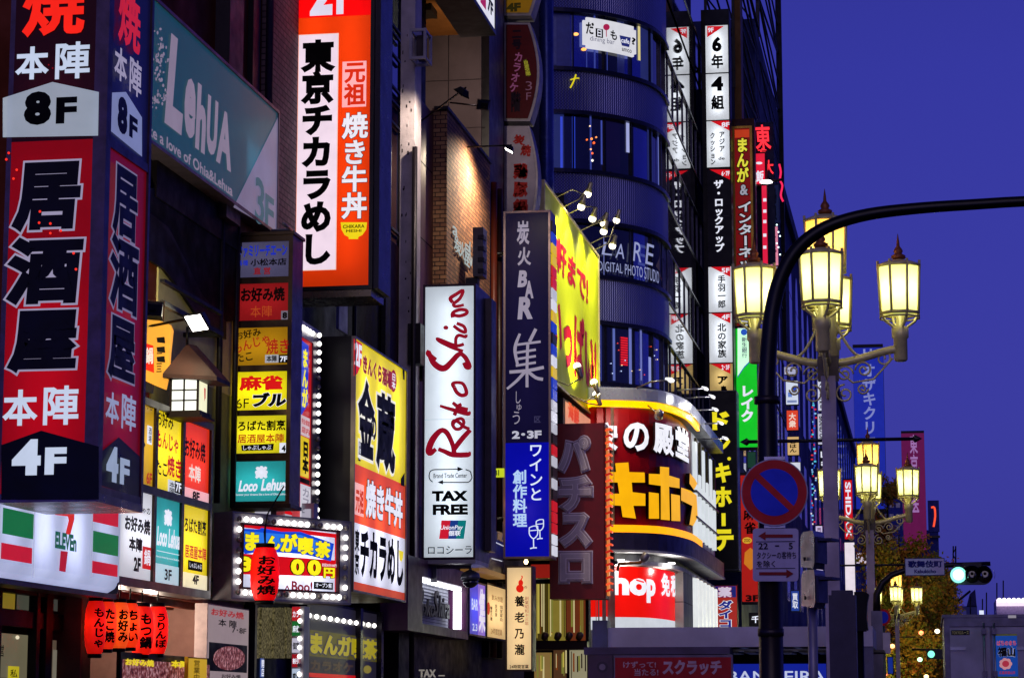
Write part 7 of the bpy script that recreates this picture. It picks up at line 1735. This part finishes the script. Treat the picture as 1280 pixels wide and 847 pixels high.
w = front(60); m = MB(); m.dot(w, 1104, 771, 9.5, SR, 0, 10.5, 24); m.dot(w, 1104, 771, 6.5, SB, .006, 7.5, 24); m.pslab(w, (1101, 790, 1113, 816), -.02, 0, PL); m.build('plate', t); m = MB(); q = atY(1104, 771, 60.06); m.tube([(q.x, q.y, .12), (q.x, q.y, q.z + .2)], .04, D('3a4a44', .4, .4)); m.build('post', t)
small_sign((1109, 820, 1117, 842), 61, 'street_sign', 'small blue plate low on the pole in front of the tree', '1c3cb0', '', k=.5)

# ================================================================== kiosk with long grey roof beam
t = thing('kiosk', 'lottery kiosk with a long grey roof beam across the bottom of the view', 'kiosk', (atY(900, 800, 40).x, 41, .12))
w = front(40); u0, v0, u1, v1 = w.box((741, 783, 1091, 808))
m = MB(); m.slab(w, u0, v0, u1, v1, -2.8, 0, D('a8a4b0', .35, .1, .35, .9)); m.build('roof_beam', t)
m = MB(); m.slab(w, u0 + .1, .12, u1 - .15, v0, -2.6, -2.4, D('1a1824', .5)); m.slab(w, u0, v1 - 2.9, u0 + .25, v1 + .12, -.4, .06, D('4a4c5c', .35, .5)); m.slab(w, u1 - .15, .12, u1, v0, -.3, -.05, D('4a4858', .35, .5)); m.build('wall', t)
m = MB(); a, b, c, d = w.box((735, 809, 915, 818)); m.slab(w, a, b, c, d, -.3, .5, D('3c2c48', .4, .3)); m.build('awning', t)
m = MB()
for i in range(9): z = v0 - .05; x = u0 + 2.2 + i * .3; m.slab(w, x, z - .04, x + .2, z - .004, -1.6, -.2, D('5a5848', .5))
m.slab(w, w.uv(915, 811)[0], w.uv(950, 813)[1], u1, w.uv(950, 810)[1], -.5, -.2, D('8a8a68', .4, .3)); m.build('soffit', t)
w7 = front(39.4); t2 = thing('lottery_sign', 'dull red sign with pale scratch-card writing below the grey roof beam', 'sign', atY(838, 850, 39.4))
m = MB(); m.pslab(w7, (767, 818, 916, 860), -.12, 0, D('5a4a60', .4, .3)); m.build('frame', t2); m = MB(); m.prect(w7, (769, 821, 914, 860), .006, D('9a1820', .4, 0, .25, 3)); PT = D('b89cb4', .5)
m.text(w7, 'けずって!', (779, 826, 820, 834), PT, .012, .02); m.text(w7, '当たる!', (793, 835, 823, 844), PT, .012, .02); m.text(w7, 'スクラッチ', (828, 824, 902, 843), PT, .012, .05); m.build('panel', t2)
m = MB(); m.pslab(w7, (735, 818, 766, 860), -.3, 0, D('3c2438', .4, .3)); m.dot(w7, 753, 833, 7, D('2a1c28', .4, .4), .008); m.dot(w7, 753, 833, 4, D('6a5a68', .4, .3), .012); tag(m.build('speaker_cabinet', at=atY(750, 860, 39.4)), 'dark purple panel with a round speaker left of the red lottery sign', 'panel')
w8 = front(42.2); t3 = thing('shop_sign', 'deep blue lit shop sign with white serif capitals under the roof beam', 'sign', atY(970, 850, 42.2))
m = MB(); m.pslab(w8, (915, 827, 1035, 865), -.15, 0, D('10142c', .4)); m.build('cabinet', t3); m = MB(); m.prect(w8, (916, 829, 1033, 865), .006, E('1828a8', .7)); m.text(w8, 'BANDEIRA', (910, 838, 1032, 852), E('c8d0f0', .9), .014, .01); m.build('panel', t3)
m = MB(); 
for k, (x, c) in enumerate(((745, 'a02018'), (760, 'e8b040'))): pass

# ================================================================== box truck
YT_ = 44.0; w = front(YT_)
t = thing('box_truck', 'grey box truck seen from behind with a blue poster on its rear door', 'truck', (atY(1235, 800, YT_).x, YT_ + 2.5, 0))
u0, v0, u1, v1 = w.box((1180, 771, 1297, 800)); TW = D('746e84', .4, .2, .35, 2)
m = MB(); m.slab(w, u0, .9, u1, v1, -5, -.05, TW); m.build('body', t)
m = MB(); TF = D('5a5468', .35, .5, .4, 4); m.slab(w, u0, .9, u0 + .1, v1, -.05, .03, TF); m.slab(w, u1 - .1, .9, u1, v1, -.05, .03, TF); m.slab(w, u0 + .1, v1 - .16, u1 - .1, v1, -.05, .03, TF); m.slab(w, u0 + .1, .9, u1 - .1, 1.05, -.05, .03, TF); m.slab(w, u0 - .03, v1, u1 + .03, v1 + .05, -5.02, .05, TF); m.build('door_frame', t)
um = (u0 + u1) / 2
for a, b in ((u0 + .1, um - .02), (um + .02, u1 - .1)):
    m = MB(); m.slab(w, a, 1.06, b, v1 - .17, -.05, 0, D('8a8498', .4, .15, .35, 1.5)); o = m.build('rear_door', t)
    m = MB()
    for x in ((b - .1,) if a < um - .1 else (a + .04,)):
        m.tube([w.P(x, 1.1, .05), w.P(x, v1 - .1, .05)], .018, STEEL, 6)
        for z in (v1 - .25, v1 - 1.0): m.slab(w, x - .04, z - .05, x + .04, z + .05, .0, .08, TF)
    m.build('lock_bar', o)
    m = MB(); 
    for z in (v1 - .55, v1 - 1.5): 
        xa = a if a < um - .1 else b; sg = 1 if a < um - .1 else -1; m.slab(w, min(xa, xa + sg * .28), z - .03, max(xa, xa + sg * .28), z + .03, .002, .035, STEEL)
    m.build('hinge', o)
m = MB(); m.pslab(w, (1260, 768.5, 1270, 772), .052, .06, E('c0b8c8', .5)); m.build('marker_light', t)
m = MB(); m.prect(w, (1242, 792, 1272, 847), .012, D('b8c020', .5)); m.prect(w, (1242, 794, 1272, 845), .016, E('1c58c8', .45)); m.text(w, 'ばらのまち', (1246, 800, 1270, 806), E('d83058', .6), .022, .03, outline=(E('f0e8f0', .6), .03)); m.text(w, '福山', (1247, 808, 1269, 820), D('100c14', .5), .022, .05, outline=(E('e8e4f0', .6), .05)); m.text(w, '広島県福山市', (1249, 838, 1269, 842), E('c03050', .5), .022, .02)
for k in range(7): a = 2 * math.pi * k / 7; m.dot(w, 1257 + 5 * math.cos(a), 829 + 4.5 * math.sin(a), 3.2, E('e8a0a8', .6), .02 + k * .0006, 3)
m.dot(w, 1257, 829, 4.4, E('c83850', .6), .028, 4); m.build('poster', t)
m = MB(); m.prect(w, (1189, 787, 1212, 793), .008, D('1c1820', .5)); m.text(w, 'TOKYOルース', (1190, 788, 1211, 792.4), D('c8b878', .5), .014, .03); m.build('sticker', t)
for s_ in (u0 + .15, u1 - .4):
    m = MB(); m.lathe((s_ + .12, YT_ + .9, .4), [(.0, -.12), (.26, -.12), (.39, -.1), (.4, 0), (.39, .1), (.26, .12), (0, .12)], D('0c0c0e', .8), 20, tilt=(1, 0, 0)); m.build('wheel', t)
m = MB(); m.slab(w, u0 + .1, .55, u1 - .1, .88, -4.8, -.1, D('1a181c', .6)); m.build('chassis', t)

# ================================================================== autumn trees
def tree(px, pt, Y, rad, label, n, seed, group, low=3.0):
    rnd = random.Random(seed); top = atY(px, pt, Y); base = Vector((top.x, Y, .12)); H = top.z
    t = thing('street_tree', label, 'tree', base, group)
    BK_ = D('2a2018', .8, 0, .4); m = MB()
    m.tube([base, base + Vector((.1, 0, low)), base + Vector((-.1, .1, H * .6)), base + Vector((.05, 0, H * .92))], [.24, .18, .12, .03], BK_, 8)
    tips = []
    for k in range(26):
        z = low + (H * .9 - low) * rnd.random(); a = rnd.uniform(0, 6.28); f = 1 - .55 * (z - low) / (H - low); L = rad * f * rnd.uniform(.6, 1.0)
        s0 = base + Vector((0, 0, z - .6)); e = base + Vector((math.cos(a) * L, math.sin(a) * L, z + L * .35)); m.tube([s0, (s0 + e) / 2 + Vector((0, 0, .1)), e], [.06, .04, .012], BK_, 5); tips.append((s0, e))
    m.build('trunk', t)
    cr = MB(); cols = [D(c, .7, 0, .2, 5) for c in ('a8882c', 'b8842c', '847c28', 'b87c28', '6c681c', 'b05c28')]
    for k in range(n):
        s0, e = rnd.choice(tips); f = rnd.uniform(.35, 1.08); c = s0.lerp(e, f) + Vector((rnd.gauss(0, .28), rnd.gauss(0, .28), rnd.gauss(0, .28)))
        cm = cols[int(abs(math.sin(s0.z * 3 + e.x * 5)) * 3.2 + rnd.random() * 2.8) % 6]
        for j in range(5):
            p = c + Vector((rnd.gauss(0, .13), rnd.gauss(0, .13), rnd.gauss(0, .1))); a = Vector((rnd.gauss(0, 1), rnd.gauss(0, 1), rnd.gauss(0, 1))).normalized(); b = a.orthogonal().normalized(); s_ = rnd.uniform(.07, .13)
            cr.add([p - a * s_, p + b * s_ * .6, p + a * s_, p - b * s_ * .6], [[0, 1, 2, 3]], cm)
    cr.build('crown', t); return t
tree(1122, 648, 124, 3.3, 'autumn tree with brown and yellow leaves behind the second street lamp', 3600, 1, 'autumn street trees')
tree(1108, 575, 175, 2.4, 'taller farther tree showing above the second street lamp, beside the blue clinic sign', 1500, 2, 'autumn street trees', 9)
tree(1160, 705, 128, 2.6, 'autumn tree at the right, directly behind the place-name sign and green signal', 2400, 3, 'autumn street trees')
# glowing lights of the street seen under and through the trees
rr = random.Random(21)
for k in range(16):
    x, y = rr.uniform(1082, 1172), rr.uniform(752, 846); Y = (112 + rr.random() * 10) if k % 2 else 150 + rr.random() * 60; c = rr.choice(['fff0d0', 'ffb070', 'ff8050', 'f0e8ff', 'ffd090', 'c0ffd0'])
    p = atY(x, y, Y); m = MB(); m.lathe(p, [(.05, -.15), (.16, -.1), (.2, 0), (.16, .1), (.05, .15)] if k % 2 == 0 else [(.03, -.1), (.1, -.06), (.12, 0), (.1, .06), (.03, .1)], E(c, 3), 8); o = m.build('street_light_globe', at=p)
    if k % 2: point_lamp(p + Vector((0, -.3, .3)), 120, (.95, 1, .42), .15, o)  # extra lamp added at the globe to brighten the tree leaves
    tag(o, 'one of the many small blurred lights of the far street seen under the trees', 'light', 'small lights of the far street')
